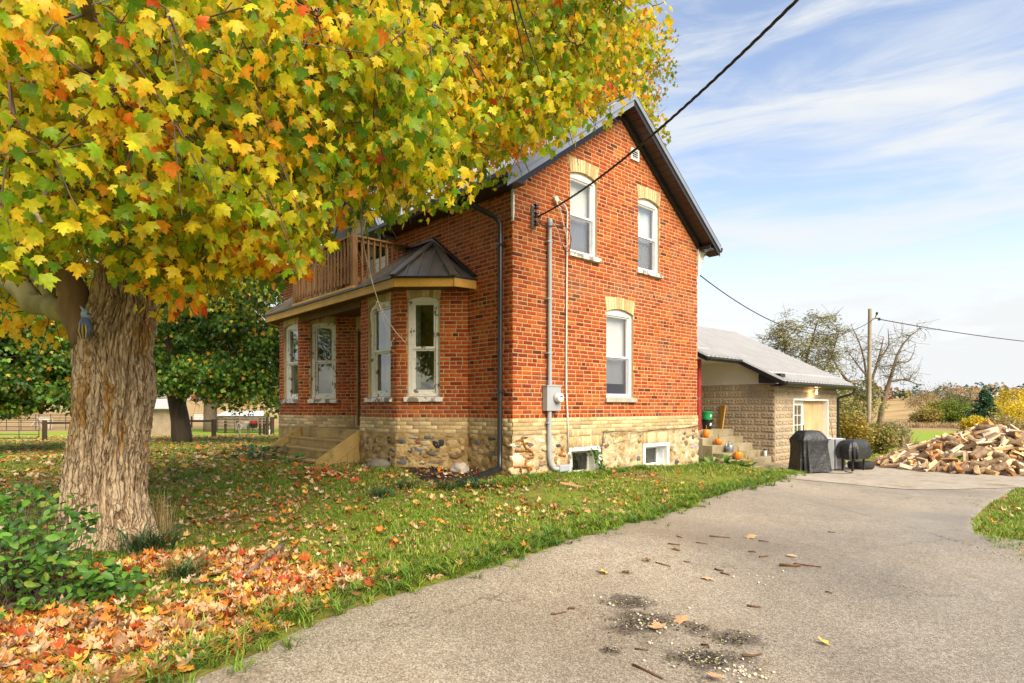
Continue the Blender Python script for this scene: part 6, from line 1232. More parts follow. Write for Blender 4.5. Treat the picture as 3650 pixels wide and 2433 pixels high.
b = gp(3130, 1545, 27); br_ = [([b, tp(3138, 1470, 27), tp(3155, 1400, 27), tp(3180, 1340, 27), tp(3195, 1260, 27), tp(3225, 1200, 27), tp(3280, 1170, 27)], .16, .015), ([tp(3100, 1500, 27), tp(3095, 1420, 27), tp(3085, 1300, 27), tp(3070, 1230, 27), tp(3035, 1160, 27)], .10, .012), ([tp(3150, 1420, 27), tp(3100, 1370, 27), tp(3130, 1290, 27), tp(3150, 1200, 27)], .09, .02), ([tp(3110, 1440, 27), tp(3050, 1390, 27), tp(2990, 1320, 27), tp(2950, 1240, 27)], .10, .02), ([tp(3170, 1360, 27), tp(3220, 1350, 27), tp(3275, 1370, 27)], .06, .015), ([tp(3150, 1400, 27), tp(3080, 1330, 27), tp(3020, 1250, 27)], .06, .015), ([tp(3190, 1290, 27), tp(3240, 1290, 27), tp(3260, 1250, 27)], .05, .012), ([tp(3130, 1290, 27), tp(3170, 1230, 27), tp(3165, 1170, 27)], .05, .012)]
crown_tree('half_bare_tree', 'half bare forked tree behind the utility pole', b, br_, [(*tp(3240, 1190, 27), .7, .7, .5), (*tp(3050, 1250, 27), .8, .8, .9), (*tp(3150, 1260, 27), .9, .9, .9), (*tp(3200, 1330, 27), .8, .8, .6), (*tp(3060, 1370, 27), .8, .8, .5), (*tp(3270, 1370, 27), .4, .4, .3)], 170, 9, .35, .10, OLIVE, NARROW, M_leafd, M_barkplain, droop=.2)
def bush(name, label, base, blobs, n, lsz, pal, rc=.4, per=30, tmpl=TRI, group=None, cat='shrub', stems=5, leafm=None, seed=1):
    t = thing(name, label, cat, base, group=group); rng = np.random.default_rng(seed); T, C, S = [], [], []; lines = []
    vol = np.array([b[3] * b[4] * b[5] for b in blobs]) ** (2 / 3); vol /= vol.sum()
    for k in range(n):
        b = blobs[rng.choice(len(blobs), p=vol)]; u = unit(rng.normal(size=3)) * rng.random() ** .35; c = np.array(b[:3]) + u * np.array(b[3:6]); m = max(1, int(per * rng.uniform(.6, 1.4)))
        c[2] = max(c[2], base[2] + .05); p = unit(rng.normal(size=(m, 3))) * rng.random((m, 1)) ** .4 * rc + c; col, _ = pick(pal, m, rng); T.append(p); C.append(col * np.clip(1 + .2 * rng.normal(), .6, 1.5)); S.append(rng.uniform(.7, 1.3, m) * lsz)
        if k % 4 == 0: lines.append((smooth_path([np.asarray(base) + rng.normal(size=3) * np.array([.2, .2, 0]) * rc, (np.asarray(base) + c) / 2 + rng.normal(size=3) * .15 * rc, c], 5), lsz * .2, lsz * .06))
    T, C, S = np.vstack(T), np.vstack(C), np.concatenate(S); T[:, 2] = np.maximum(T[:, 2], base[2] + .02)
    tag(put('foliage', leaf_mesh('foliage', tmpl, hang_frames(len(T), .3, rng), T, S, C, C, leafm or M_leafd), t), kind='stuff'); twig_mesh(lines, 'stems', t, M_twig, 4); return t
for k, (x, y, d, rx, rz_, pal, lab) in enumerate([(2990, 1500, 24, 1.0, 1.1, OLIVE, 'olive thicket against the corner of the block wing'), (3050, 1420, 27, 1.1, 1.0, OLIVE, 'loose olive thicket behind the utility pole'), (3040, 1540, 23, .8, .6, [((.35, .24, .03), 2), ((.22, .20, .03), 2), ((.45, .25, .03), 1)], 'amber shrub at the foot of the utility pole'), (3130, 1560, 24, .55, .5, [((.28, .25, .07), 2), ((.20, .2, .05), 2), ((.42, .27, .05), 1)], 'low tawny shrub beside the utility pole'), (3185, 1552, 28, .6, .5, [((.30, .28, .12), 2), ((.24, .24, .09), 2), ((.36, .28, .14), 1)], 'grey green shrub right of the utility pole')]):
    p = gp(x, y, d); bush('thicket', lab, p, [(p[0], p[1], P(x, y, d)[2], rx, rx, rz_)], 90, .085, pal, .32, 30, seed=k + 3)
for k, (x, y, d, rx, rz_, pal, lab) in enumerate([(3350, 1478, 80, 2.6, 1.9, [((.16, .19, .02), 3), ((.24, .24, .03), 2), ((.36, .26, .03), 1)], 'rounded yellow green hedge shrub in the rough grass'), (3400, 1480, 78, 2.0, 1.7, [((.13, .20, .02), 3), ((.22, .26, .03), 2)], 'bright green hedge shrub beside the rounded one'), (3300, 1490, 78, 1.6, 1.3, [((.35, .25, .06), 3), ((.26, .24, .05), 2)], 'tawny leafy shrub at the end of the hedge row'), (3590, 1480, 76, 3.4, 2.2, [((.72, .52, .02), 3), ((.62, .48, .02), 2), ((.5, .42, .03), 1)], 'bright yellow shrub behind the firewood'), (3625, 1440, 84, 3.0, 2.2, [((.70, .50, .02), 3), ((.5, .40, .03), 2), ((.26, .26, .04), 1)], 'tall bright yellow tree at the edge of the field'), (3570, 1525, 60, 2.0, .8, [((.34, .28, .08), 2), ((.30, .22, .10), 2)], 'low brown scrub behind the firewood'), (3475, 1515, 60, .8, .4, [((.72, .52, .02), 3), ((.5, .42, .03), 1)], 'small yellow shrub behind the firewood peak')]):
    p = gp(x, y, d); bush('field_shrub', lab, p, [(p[0], p[1], P(x, y, d)[2], rx, rx, rz_)], 110, .20, pal, .7, 36, seed=k + 30)
for k, (x, y, d, h, rx, pal, lab) in enumerate([(3300, 1480, 110, 5.5, 3.2, [((.42, .30, .13), 3), ((.34, .26, .10), 2)], 'thin tan tree standing in the hay field'), (3380, 1470, 115, 7, 3.6, [((.34, .25, .12), 3), ((.28, .22, .10), 2), ((.4, .25, .1), 1)], 'taller thin brown tree in the hay field'), (3395, 1490, 95, 4.5, 2.4, [((.10, .13, .04), 3), ((.2, .18, .05), 1)], 'dark green tree between the thin field trees'), (3460, 1480, 105, 6, 3.2, [((.42, .32, .16), 3), ((.36, .28, .13), 2)], 'bare tan tree left of the spruce')]):
    p = gp(x, y, d); tw_ = lambda dx, z: p + RGT * dx + np.array([0, 0, z])
    crown_tree('field_tree', lab, p, [([p, tw_(.2, h * .4), tw_(-.1, h * .9)], .16, .05), ([tw_(.1, h * .2), tw_(h * .25, h * .55), tw_(h * .35, h * .85)], .10, .03), ([tw_(.1, h * .2), tw_(-h * .25, h * .5), tw_(-h * .35, h * .8)], .10, .03)], [(*tw_(0, h * .65), rx, rx, h * .36)], 90, 22 if k != 2 else 45, .8, .17, pal, TRI, M_leafd, M_barkplain, group=None)
# blue green spruce
p = gp(3510, 1520, 66); SPR = thing('spruce_tree', 'dark blue green spruce behind the firewood heap', 'tree', p); h = 4.3; MB().tube([p, p + np.array([0, 0, h])], [.12, .02], 8).build('trunk', M_barkdark, SPR)
T, rng = [], np.random.default_rng(5)
for k in range(150):
    t = rng.random() ** .8; a = rng.uniform(0, 6.28); L_ = (1 - t) * 2.5 + .1; u = np.array([math.cos(a), math.sin(a), -.15 + .3 * t]); q_ = np.linspace(.15, 1, 26)[:, None]; T.append(p + np.array([0, 0, .15 + t * (h - .2)]) + u * L_ * q_ + rng.normal(size=(26, 3)) * .09)
T = np.vstack(T); C = pick([((.035, .095, .045), 3), ((.055, .13, .06), 2), ((.08, .16, .06), 1)], len(T), rng)[0]; tag(put('crown', leaf_mesh('crown', TRI, hang_frames(len(T), .1, rng), T, rng.uniform(.15, .28, len(T)), C, C, M_leafd), SPR), kind='stuff')
# far tree line on the rise: one mass
T, C, S = [], [], []; rng = np.random.default_rng(77)
for ang in np.linspace(-.95, 1.25, 330):
    d = rng.uniform(330, 390); dirv = FWD * math.cos(ang) + RGT * math.sin(ang); q_ = CAM + dirv * d; z = gz(q_[0], q_[1]); hh = rng.uniform(4, 8.5) * (1.25 if rng.random() < .15 else 1); kind_ = rng.random()
    base_c = np.array([(.09, .15, .08), (.12, .17, .08), (.50, .30, .07), (.42, .20, .08), (.30, .26, .11), (.06, .12, .08)][rng.integers(6)]) if kind_ < .75 else np.array((.07, .13, .085)); n = 60
    pts = unit(rng.normal(size=(n, 3))) * rng.random((n, 1)) ** .4 * np.array([3.2, 3.2, hh * .5]) + np.array([q_[0], q_[1], z + hh * .5]); T.append(pts); C.append(base_c * rng.uniform(.75, 1.25, (n, 1))); S.append(rng.uniform(1.0, 2.0, n))
T, C, S = np.vstack(T), np.vstack(C), np.concatenate(S); tag(put('treeline', leaf_mesh('treeline', TRI, hang_frames(len(T), .2, rng), T, S, C, C, M_leafd)), 'far wooded line along the top of the hay field', 'trees', kind='stuff')
ORD = 'first second third fourth fifth sixth seventh eighth ninth tenth eleventh twelfth thirteenth fourteenth fifteenth sixteenth seventeenth eighteenth nineteenth twentieth twenty-first twenty-second'.split()
# ------------------------------------------------------------------ firewood heap
M_split = toned('split wood', .8, .4, .006, 30, .2, .28, 12, stain=(.30, .15, .05), stain_scale=5, stain_amt=(.52, .7), stain_mix=.55); M_wbark = basic('firewood bark', (.30, .205, .125), (.14, .09, .05), 9, .95, .8, .01, 30)
WOODC = [(.66, .47, .26), (.74, .57, .35), (.58, .37, .17), (.64, .42, .20), (.50, .28, .11), (.72, .57, .39), (.42, .21, .08), (.62, .51, .39), (.70, .50, .27)]
def log_mesh(seed):
    r = random.Random(seed); kind_ = r.choice(['q', 'q', 'q', 'q', 'h', 'slab', 'slab', 'round']); bare_ = r.random() < .45; R_ = r.uniform(.075, .115); L_ = r.uniform(.36, .46); n = 7
    if kind_ == 'q': a0, a1 = -.8, .8; prof_ = [(0, -R_ * .55)] + [(R_ * math.sin(a), R_ * math.cos(a) - R_ * .55) for a in np.linspace(a0, a1, n)]; barkf = range(1, n)
    elif kind_ == 'h': prof_ = [(R_ * math.sin(a), R_ * math.cos(a) * .9 - R_ * .35) for a in np.linspace(-1.55, 1.55, n + 1)]; barkf = range(0, n)
    elif kind_ == 'slab': prof_ = [(-R_ * .9, -R_ * .35), (R_ * .9, -R_ * .3)] + [(R_ * math.sin(a), R_ * .55 * math.cos(a)) for a in np.linspace(1.3, -1.3, n)]; barkf = range(2, n + 1)
    else: R_ *= .62; prof_ = [(R_ * math.cos(a), R_ * math.sin(a)) for a in np.linspace(0, 2 * math.pi, 10)[:-1]]; barkf = range(0, 9)
    prof_ = [(x + r.uniform(-.006, .006), y + r.uniform(-.006, .006)) for x, y in prof_]; k = len(prof_); m_ = MB(); sk = r.uniform(-.03, .03); bw = r.uniform(-.015, .015)
    rings = [(-L_ / 2, 0, 1.0), (0, bw, r.uniform(.95, 1.04)), (L_ / 2, sk * .3, r.uniform(.88, 1.06))]
    vs = [(x * s, t + (x * sk), y * s + o) for t, o, s in rings for x, y in prof_]
    fs, mi = [], []
    for a in range(2):
        for j in range(k): fs.append((a * k + j, a * k + (j + 1) % k, (a + 1) * k + (j + 1) % k, (a + 1) * k + j)); mi.append(1 if j in barkf and not bare_ else 0)
    fs += [tuple(range(k))[::-1], tuple(2 * k + j for j in range(k))]; mi += [0, 0]; m_.add(vs, fs); m_.m = mi
    me = m_.mesh('split_log', M_split, M_wbark); bm = bmesh.new(); bm.from_mesh(me); bmesh.ops.recalc_face_normals(bm, faces=bm.faces); bm.to_mesh(me); bm.free()
    at = me.color_attributes.new('tone', 'FLOAT_COLOR', 'POINT'); c = np.array(r.choice(WOODC)) * r.uniform(.85, 1.15); at.data.foreach_set('color', np.tile(np.r_[c, 1], len(me.vertices))); return me
LOGS = [log_mesh(s) for s in range(36)]
PC0 = P(3535, 1600, 16.9); PC0[2] = gz(PC0[0], PC0[1]) + .02
def heap_h(a, b):                                                    # a along the picture's right, b away from the tripod
    t = math.hypot(a / 2.95, b / 2.35); ridge = 1 + .12 * noise.noise(Vector((a * .9, b * .9, 1))); return max(0, (1 - t ** 1.25)) * 1.08 * ridge
rng = np.random.default_rng(21); placed = []; tries = 0
while len(placed) < 295 and tries < 60000:
    tries += 1; a, b = rng.uniform(-3.1, 3.1), rng.uniform(-2.45, 1.0)
    if math.hypot(a / 3.0, b / 2.4) > 1.02: continue
    lev = rng.choice([0, .10]); 
    if any(abs(a - p[0]) < .15 and abs(b - p[1]) < .12 and abs(lev - p[2]) < .05 for p in placed): continue
    placed.append((a, b, lev))
def log_matrix(a, b, lev, rng):
    e = .06; h = heap_h(a, b); gx_, gy_ = (heap_h(a + e, b) - heap_h(a - e, b)) / (2 * e), (heap_h(a, b + e) - heap_h(a, b - e)) / (2 * e)
    nr = unit(RGT * -gx_ + FWD * -gy_ + np.array([0, 0, 1.0]) + rng.normal(size=3) * .28); th = rng.normal() * .75 + (.2 if rng.random() < .75 else 1.57); t0 = RGT * math.cos(th) + FWD * math.sin(th); al = unit(t0 - nr * (t0 @ nr)); roll = rng.uniform(-2.6, 2.6); xx = np.cross(al, nr)
    X_ = xx * math.cos(roll) + nr * math.sin(roll); Z_ = np.cross(X_, al); p = PC0 + RGT * a + FWD * b + np.array([0, 0, h - lev + .07 + rng.uniform(-.02, .05)])
    ext = abs(al[2]) * .2 + .055; p[2] = max(p[2], gz(p[0], p[1]) + ext); mm = Matrix(np.stack([X_, al, Z_], 1).tolist()).to_4x4(); mm.translation = Vector(p); return mm
for k, (a, b, lev) in enumerate(placed):
    o = put('split_log', LOGS[rng.integers(len(LOGS))]); o.matrix_basis = log_matrix(a, b, lev, rng); tag(o, 'split firewood log in the big loose heap beside the driveway', 'firewood', 'split logs in the firewood heap')
inner = bmesh.new()
for k in range(620):
    a, b = rng.uniform(-3.0, 3.0), rng.uniform(-2.4, 2.3)
    if math.hypot(a / 3, b / 2.4) > .97: continue
    me = LOGS[rng.integers(len(LOGS))]; n0 = len(inner.verts); inner.from_mesh(me); mm = log_matrix(a, b, rng.choice([.02, .14, .22, .36]) if b < .7 else 0, rng); inner.verts.ensure_lookup_table(); bmesh.ops.transform(inner, matrix=mm, verts=inner.verts[n0:])
me = bpy.data.meshes.new('heap_core'); inner.to_mesh(me); inner.free(); me.materials.append(M_split); me.materials.append(M_wbark); tag(put('firewood_core', me), 'inner and rear logs of the firewood heap', 'firewood', kind='stuff')
m_ = MB(); p = P(3200, 1632, 17.0); p[2] = gz(p[0], p[1]) + .01; m_.hexa([p + RGT * -.25 + FWD * -.1, p + RGT * .25 + FWD * -.1, p + RGT * .2 + FWD * .25, p + RGT * -.2 + FWD * .25, p + RGT * -.2 + FWD * -.05 + np.array([0, 0, .22]), p + RGT * .2 + FWD * -.05 + np.array([0, 0, .2]), p + RGT * .15 + FWD * .2 + np.array([0, 0, .24]), p + RGT * -.15 + FWD * .2 + np.array([0, 0, .2])]); tag(m_.build('tarp_bundle', M_cover, bevel=.04), 'small dark tarp bundle behind the end of the firewood', 'tarp')

# ------------------------------------------------------------------ utility pole and wires
pb = gp(3096, 1599, 26.0); ptop = P(3101, 1100, 26.0); M_pole = woodmat('grey pole wood', (.42, .35, .27), (.27, .21, .15), .85, 2, gs=.7)
UP = thing('utility_pole', 'grey wooden utility pole beyond the block wing', 'pole', pb); MB().tube([pb + np.array([0, 0, -.3]), (pb + ptop) / 2, ptop], [.095, .085, .075], 16).build('pole', M_pole, UP, smooth=True, sharp=50)
ia = ptop + np.array([0, 0, -.45]); m_ = MB(); m_.tube([ia, ia + RGT * .25 + np.array([0, 0, .05]), ia + RGT * .42], .025, 6); m_.tube([ia + RGT * .2, ia + RGT * .3 + np.array([0, 0, .25])], .02, 6); m_.lathe([(.03, -.06), (.06, -.04), (.03, 0), (.06, .04), (.03, .06)], ia + RGT * .4, 10); m_.lathe([(.03, -.06), (.05, -.03), (.05, .03), (.03, .06)], ia + RGT * .3 + np.array([0, 0, .25]), 10); m_.build('bracket', M_porc, UP)
m_ = MB(); m_.tube(sag(ia + RGT * .15, P(2488, 975, 13.6), 1.0, 40), .013, 6); tag(m_.build('overhead_wire', M_wire, smooth=True), 'dark wire sagging from the house eave to the utility pole', 'wire')
m_ = MB(); m_.tube(sag(ia + RGT * .4, P(4300, 1230, 40), .6, 30), .02, 6); tag(m_.build('overhead_wire', M_wire, smooth=True), 'black wire running from the utility pole out across the sky', 'wire')

# ------------------------------------------------------------------ paddock fence, gates, shed, shelters, horses
M_post = woodmat('dark fence wood', (.075, .05, .03), (.045, .03, .02), .9, 2); M_gate = basic('brown steel tube', (.065, .048, .035), (.045, .033, .026), 8, .6, .1); M_plank = woodmat('grey barn board', (.52, .40, .29), (.33, .23, .155), .9, 2)
def zf(x, y): return x / 1.742, 800 + y / 1.742
FD = {}
for k, (x, y0, y1, lab) in enumerate([(277, 1215, 1340, 'fence post beside the paddock gate, left of the big trunk'), (1077, 1210, 1325, 'fence post beside the leaning maple trunk'), (1328, 1208, 1318, 'fence post at the hinge of the wide gate'), (1690, 1195, 1302, 'fence post at the house end of the wide gate')]):
    g = on_ground(*zf(x, y1)); d = depth_of(g); top = P(*zf(x, y0), d); FD[k] = (g, top, d); m_ = MB(); m_.bar(g + np.array([0, 0, -.2]), np.array([g[0], g[1], top[2]]), .24, .24, up=(1, 0, 0)); tag(m_.build('fence_post', M_post, bevel=.01), lab, 'fence post', 'paddock fence posts')
def rail(x0, y0, x1, y1, d0, d1, lab, hgt=.14):
    m_ = MB(); m_.bar(P(*zf(x0, y0), d0), P(*zf(x1, y1), d1), .06, hgt); tag(m_.build('fence_rail', M_post), lab, 'fence rail')
rail(285, 1232, 620, 1229, FD[0][2], FD[0][2] + 1, 'top fence rail running behind the big trunk'); rail(1077, 1220, 1330, 1219, FD[1][2], FD[2][2], 'top fence rail between leaning maple and wide gate')
def gate(lab, xl, xr, yt, yb, d, nbar, nup):
    a, b = P(*zf(xl, yt), d), P(*zf(xr, yt), d); zt = a[2]; zb = P(*zf(xr, yb), d)[2]; t = thing('farm_gate', lab, 'gate', ((a + b) / 2)[:2].tolist() + [zb]); c = lambda s, z: np.array([*(a + (b - a) * s)[:2], z]); r = .026
    e = .035; m_ = MB(); m_.tube([c(e, zb), c(0, zb + .15), c(0, zt - .15), c(e, zt), c(1 - e, zt), c(1, zt - .15), c(1, zb + .15), c(1 - e, zb), c(e, zb)], r, 7); m_.build('gate_frame', M_gate, t, smooth=True)
    for k in range(1, nbar): z = zb + (zt - zb) * k / nbar; MB().tube([c(0, z), c(1, z)], r * .8, 6).build('gate_bar', M_gate, t, smooth=True)
    for k in range(1, nup + 1): s = k / (nup + 1); MB().tube([c(s, zb), c(s, zt)], r * .8, 6).build('gate_stay', M_gate, t, smooth=True)
gate('brown tube paddock gate at the edge of the photo', -130, 242, 1205, 1326, FD[0][2] - .5, 5, 2); gate('wide brown tube gate near the corner of the house', 1343, 1680, 1190, 1290, FD[3][2], 5, 2)
for k, (y, dd_) in enumerate(((1178, 62), (1187, 62), (1196, 62), (1206, 62), (1216, 62))):
    m_ = MB(); m_.tube([P(*zf(-200, y - 2), dd_), P(*zf(700, y), dd_)], .03, 5); tag(m_.build('pipe_rail', M_gate), ORD[k] + ' pipe from the top of the far paddock fence', 'pipe rail', 'pipes of the far paddock fence')
for k, x in enumerate((40, 130, 222, 315, 408)): m_ = MB(); g = gp(*zf(x, 1225), 62); m_.tube([g, P(*zf(x, 1176), 62)], .04, 6); tag(m_.build('pipe_post', M_gate), ORD[k] + ' upright from the left of the far paddock fence', 'pipe post', 'uprights of the far paddock fence')
for k, (x, yb, yt, d) in enumerate([(1400, 1250, 1197, 50), (1475, 1255, 1192, 50), (1615, 1290, 1190, 46), (1640, 1290, 1188, 45), (1660, 1292, 1190, 44), (1165, 1230, 1195, 70), (1190, 1230, 1190, 70)]):
    g = gp(*zf(x, yb), d); t_ = P(*zf(x, yt), d); m_ = MB(); m_.bar(g, np.array([g[0], g[1], t_[2]]), .16, .16, up=(1, 0, 0)); tag(m_.build('paddock_post', M_post), ['rough post behind the hinge end of the wide gate', 'rough post behind the middle of the wide gate', 'first of three close posts behind the wide gate', 'middle of three close posts behind the wide gate', 'last of three close posts behind the wide gate, nearest the house', 'small far post left of the white boards', 'small far post at the start of the white boards'][k], 'post', 'posts inside the paddock')
for k, y in enumerate((1200, 1215, 1232)):
    m_ = MB(); m_.bar(P(*zf(1390, y), 50), P(*zf(1670, y - 2), 44), .05, .09); tag(m_.build('paddock_rail', M_plank), ['upper', 'middle', 'lower'][k] + ' weathered rail behind the wide gate', 'rail')
# white board fence further off
for k, y in enumerate((1182, 1192, 1202, 1213)):
    m_ = MB(); m_.bar(P(*zf(1205, y), 80), P(*zf(1265, y), 80), .05, .16); tag(m_.build('white_board', M_white), ORD[k] + ' white board from the top of the distant white fence', 'board', 'distant white fence boards')
# plank shed
d = 46.0; A0, A1 = P(*zf(930, 1255), d), P(*zf(1085, 1255), d - .5); zb, zt = gz(A0[0], A0[1]) - .2, P(*zf(958, 1143), d)[2]; SH = thing('plank_shed', 'grey plank shed with metal roof behind the big trunk', 'shed', A0)
dv = (A1 - A0)[:2]; Ls = np.linalg.norm(dv); dv = np.array([*(dv / Ls), 0]); nv = np.array([dv[1], -dv[0], 0]); nv = nv if nv @ FWD < 0 else -nv
MB().prism([np.array([*A0[:2], zb]), np.array([*A1[:2], zb]), np.array([*(A1[:2] - nv[:2] * .8), zb]), np.array([*(A0[:2] - nv[:2] * .8), zb])], (0, 0, zt - zb)).build('frame', M_post, SH)
n = 26
for k in range(n):
    a = A0 + dv * Ls * k / n; b_ = A0 + dv * Ls * (k + .92) / n; h_ = zt + random.uniform(-.02, .02); MB().hexa([[*(a + nv * .01)[:2], zb + .1], [*(b_ + nv * .01)[:2], zb + .1], [*(b_ + nv * .04)[:2], zb + .1], [*(a + nv * .04)[:2], zb + .1], [*(a + nv * .01)[:2], h_], [*(b_ + nv * .01)[:2], h_], [*(b_ + nv * .04)[:2], h_], [*(a + nv * .04)[:2], h_]]).build('plank', M_plank, SH)
for s0 in range(14):
    p0 = A0 + dv * (Ls + .8) * (s0 / 14) - dv * .4 + nv * .45; p0[2] = zt - .02; p1 = p0 + dv * (Ls + .8) / 14 * .985; p2, p3 = p1 - nv * 1.6 + np.array([0, 0, .75]), p0 - nv * 1.6 + np.array([0, 0, .75]); up_ = np.array([0, 0, .04]); MB().hexa([p0, p1, p2, p3, p0 + up_, p1 + up_, p2 + up_, p3 + up_]).build('roof_sheet', M_roofl, SH)
# low white roofed shelters
for k, (xa, xb, lab) in enumerate([(1345, 1470, 'low white roofed animal shelter nearer the pale trunk'), (1468, 1625, 'low white roofed animal shelter nearer the house')]):
    d = 66.0 + k; a, b_ = P(*zf(xa, 1192), d), P(*zf(xb, 1192), d); top = P(*zf(xa, 1163), d)[2]; zb = gz(a[0], a[1]); t = thing('animal_shelter', lab, 'shelter', ((a + b_) / 2)[:2].tolist() + [zb]); ff = FWD * 3
    MB().hexa([[*a[:2], zb], [*b_[:2], zb], [*(b_ + ff)[:2], zb], [*(a + ff)[:2], zb], [*a[:2], a[2]], [*b_[:2], a[2]], [*(b_ + ff)[:2], a[2]], [*(a + ff)[:2], a[2]]]).build('body', M_plank, t)
    o_ = RGT * .3; MB().hexa([a - o_ - FWD * .2, b_ + o_ - FWD * .2, b_ + o_ * -1.5 + FWD * 1.5 + np.array([0, 0, top - a[2]]), a + o_ * 1.2 + FWD * 1.5 + np.array([0, 0, top - a[2]]), a - o_ - FWD * .2 + np.array([0, 0, .08]), b_ + o_ - FWD * .2 + np.array([0, 0, .08]), b_ - o_ * 1.5 + FWD * 1.5 + np.array([0, 0, top - a[2] + .08]), a + o_ * 1.2 + FWD * 1.5 + np.array([0, 0, top - a[2] + .08])]).build('roof', M_white, t)
# horses: one skinned body each
def horse(lab, loc, heading, size, col, spots, head_down):
    me = bpy.data.meshes.new('horse'); ch, sh = math.cos(heading), math.sin(heading); nk = .35 if head_down else 0
    J = {'hip': (-.55, 0, 1.18, .27), 'belly': (0, 0, 1.08, .29), 'chest': (.5, 0, 1.12, .28), 'neck0': (.72, 0, 1.32, .19), 'neck1': (1.0, 0, 1.62 - 2.2 * nk, .13), 'poll': (1.15, 0, 1.82 - 3.0 * nk, .11), 'face': (1.38, 0, 1.62 - 3.2 * nk, .10), 'muz': (1.55, 0, 1.42 - 3.0 * nk, .075), 'dock': (-.85, 0, 1.28, .07), 'tail': (-.98, 0, 1.0, .06), 'tail2': (-1.0, 0, .55, .05), 'ear1': (1.12, .06, 1.95 - 3.0 * nk, .03), 'ear2': (1.12, -.06, 1.95 - 3.0 * nk, .03)}
    E_ = [('hip', 'belly'), ('belly', 'chest'), ('chest', 'neck0'), ('neck0', 'neck1'), ('neck1', 'poll'), ('poll', 'face'), ('face', 'muz'), ('hip', 'dock'), ('dock', 'tail'), ('tail', 'tail2'), ('poll', 'ear1'), ('poll', 'ear2')]
    for s in (1, -1):
        J[f'sh{s}'] = (.50, .17 * s, .95, .13); J[f'kn{s}'] = (.50 + .06 * s, .17 * s, .52, .065); J[f'fe{s}'] = (.48 + .06 * s, .17 * s, .12, .045); J[f'hf{s}'] = (.50 + .06 * s, .17 * s, .03, .06); E_ += [('chest', f'sh{s}'), (f'sh{s}', f'kn{s}'), (f'kn{s}', f'fe{s}'), (f'fe{s}', f'hf{s}')]
        J[f'st{s}'] = (-.50, .17 * s, .85, .16); J[f'ho{s}'] = (-.72 + .05 * s, .17 * s, .55, .075); J[f'pa{s}'] = (-.66 + .05 * s, .17 * s, .12, .045); J[f'hh{s}'] = (-.64 + .05 * s, .17 * s, .03, .06); E_ += [('hip', f'st{s}'), (f'st{s}', f'ho{s}'), (f'ho{s}', f'pa{s}'), (f'pa{s}', f'hh{s}')]
    keys = list(J); vs = [(loc[0] + (J[k][0] * ch - J[k][1] * sh) * size, loc[1] + (J[k][0] * sh + J[k][1] * ch) * size, loc[2] + J[k][2] * size) for k in keys]
    me.from_pydata(vs, [(keys.index(a), keys.index(b)) for a, b in E_], []); o = put('horse', me); sk = o.modifiers.new('skin', 'SKIN'); 
    for v, k in zip(me.skin_vertices[0].data if me.skin_vertices else [], keys): v.radius = (J[k][3] * size,) * 2
    if not me.skin_vertices: 
        pass
    me.skin_vertices[0].data[0].use_root = True; o.modifiers.new('sub', 'SUBSURF').levels = 1; o.modifiers['sub'].render_levels = 2
    me.materials.append(basic(lab[:18] + ' coat', col, spots, 2.2, .8, .2)); tag(o, lab, 'horse'); return o
hp = gp(*zf(275, 1235), 66); horse('white horse grazing behind the gate, left of the big trunk', hp, math.atan2(*(-(RGT * 1))[[1, 0]]), .95, (.62, .56, .46), (.5, .43, .33), True)
hp = gp(*zf(1520, 1280), 44); horse('grey and brown pony feeding behind the wide gate', hp, math.atan2(*(FWD * .8 + RGT * .35)[[1, 0]]), .72, (.45, .40, .34), (.10, .07, .05), True)
for lab, x, y, d, r, h_, c in (('red tub resting inside the paddock by the pony', 1575, 1245, 44, .28, .3, (.5, .02, .02)), ('black tub under the red one in the paddock', 1577, 1262, 44, .28, .32, (.02, .02, .02)), ('white pail at the foot of the last fence post', 1665, 1301, FD[3][2] - .8, .17, .4, (.7, .7, .68)), ('black tub on the fence near the house', 1662, 1250, FD[3][2] + 3, .2, .35, (.02, .02, .02))):
    p = P(*zf(x, y), d); p[2] = p[2] if 'red' in lab or 'on the fence' in lab else gz(p[0], p[1]); t = thing('tub', lab, 'tub', p); m_ = MB(); m_.lathe([(r * .8, 0), (r, h_), (r * 1.06, h_), (r * .95, h_ - .02), (r * .75, .03)], p, 16); m_.build('body', basic(lab[:16], c, None, 4, .5, 0), t, smooth=True, sharp=40)
    m_ = MB(); m_.tube([p + RGT * -r + np.array([0, 0, h_]), p + np.array([0, 0, h_ * 1.15]), p + RGT * r + np.array([0, 0, h_])], .01, 5); m_.build('handle', M_gate, t)
g = on_ground(*zf(965, 1280)); ST_ = thing('tree_stump', 'mossy old stump at the side of the big trunk', 'stump', g); m_ = MB(); n = 18; vs = []
for k, (z, r) in enumerate(((-.1, 1.15), (.12, .72), (.35, .52), (.75, .44), (1.02, .42))):
    for j in range(n): a = 6.283 * j / n; rr_ = r * (1 + (.28 - .05 * k) * noise.noise(Vector((math.cos(a) * 2, math.sin(a) * 2, k * .3)))); vs.append(g + np.array([rr_ * math.cos(a), rr_ * math.sin(a), z + (.18 * math.cos(a) if k == 4 else 0)]))
m_.add(vs, [(i * n + j, i * n + (j + 1) % n, (i + 1) * n + (j + 1) % n, (i + 1) * n + j) for i in range(4) for j in range(n)]); m_.build('bark', M_moss, ST_, smooth=True); m_ = MB(); m_.add(vs[4 * n:], [tuple(range(n))]); m_.build('cut_face', M_plank, ST_, fix=False)

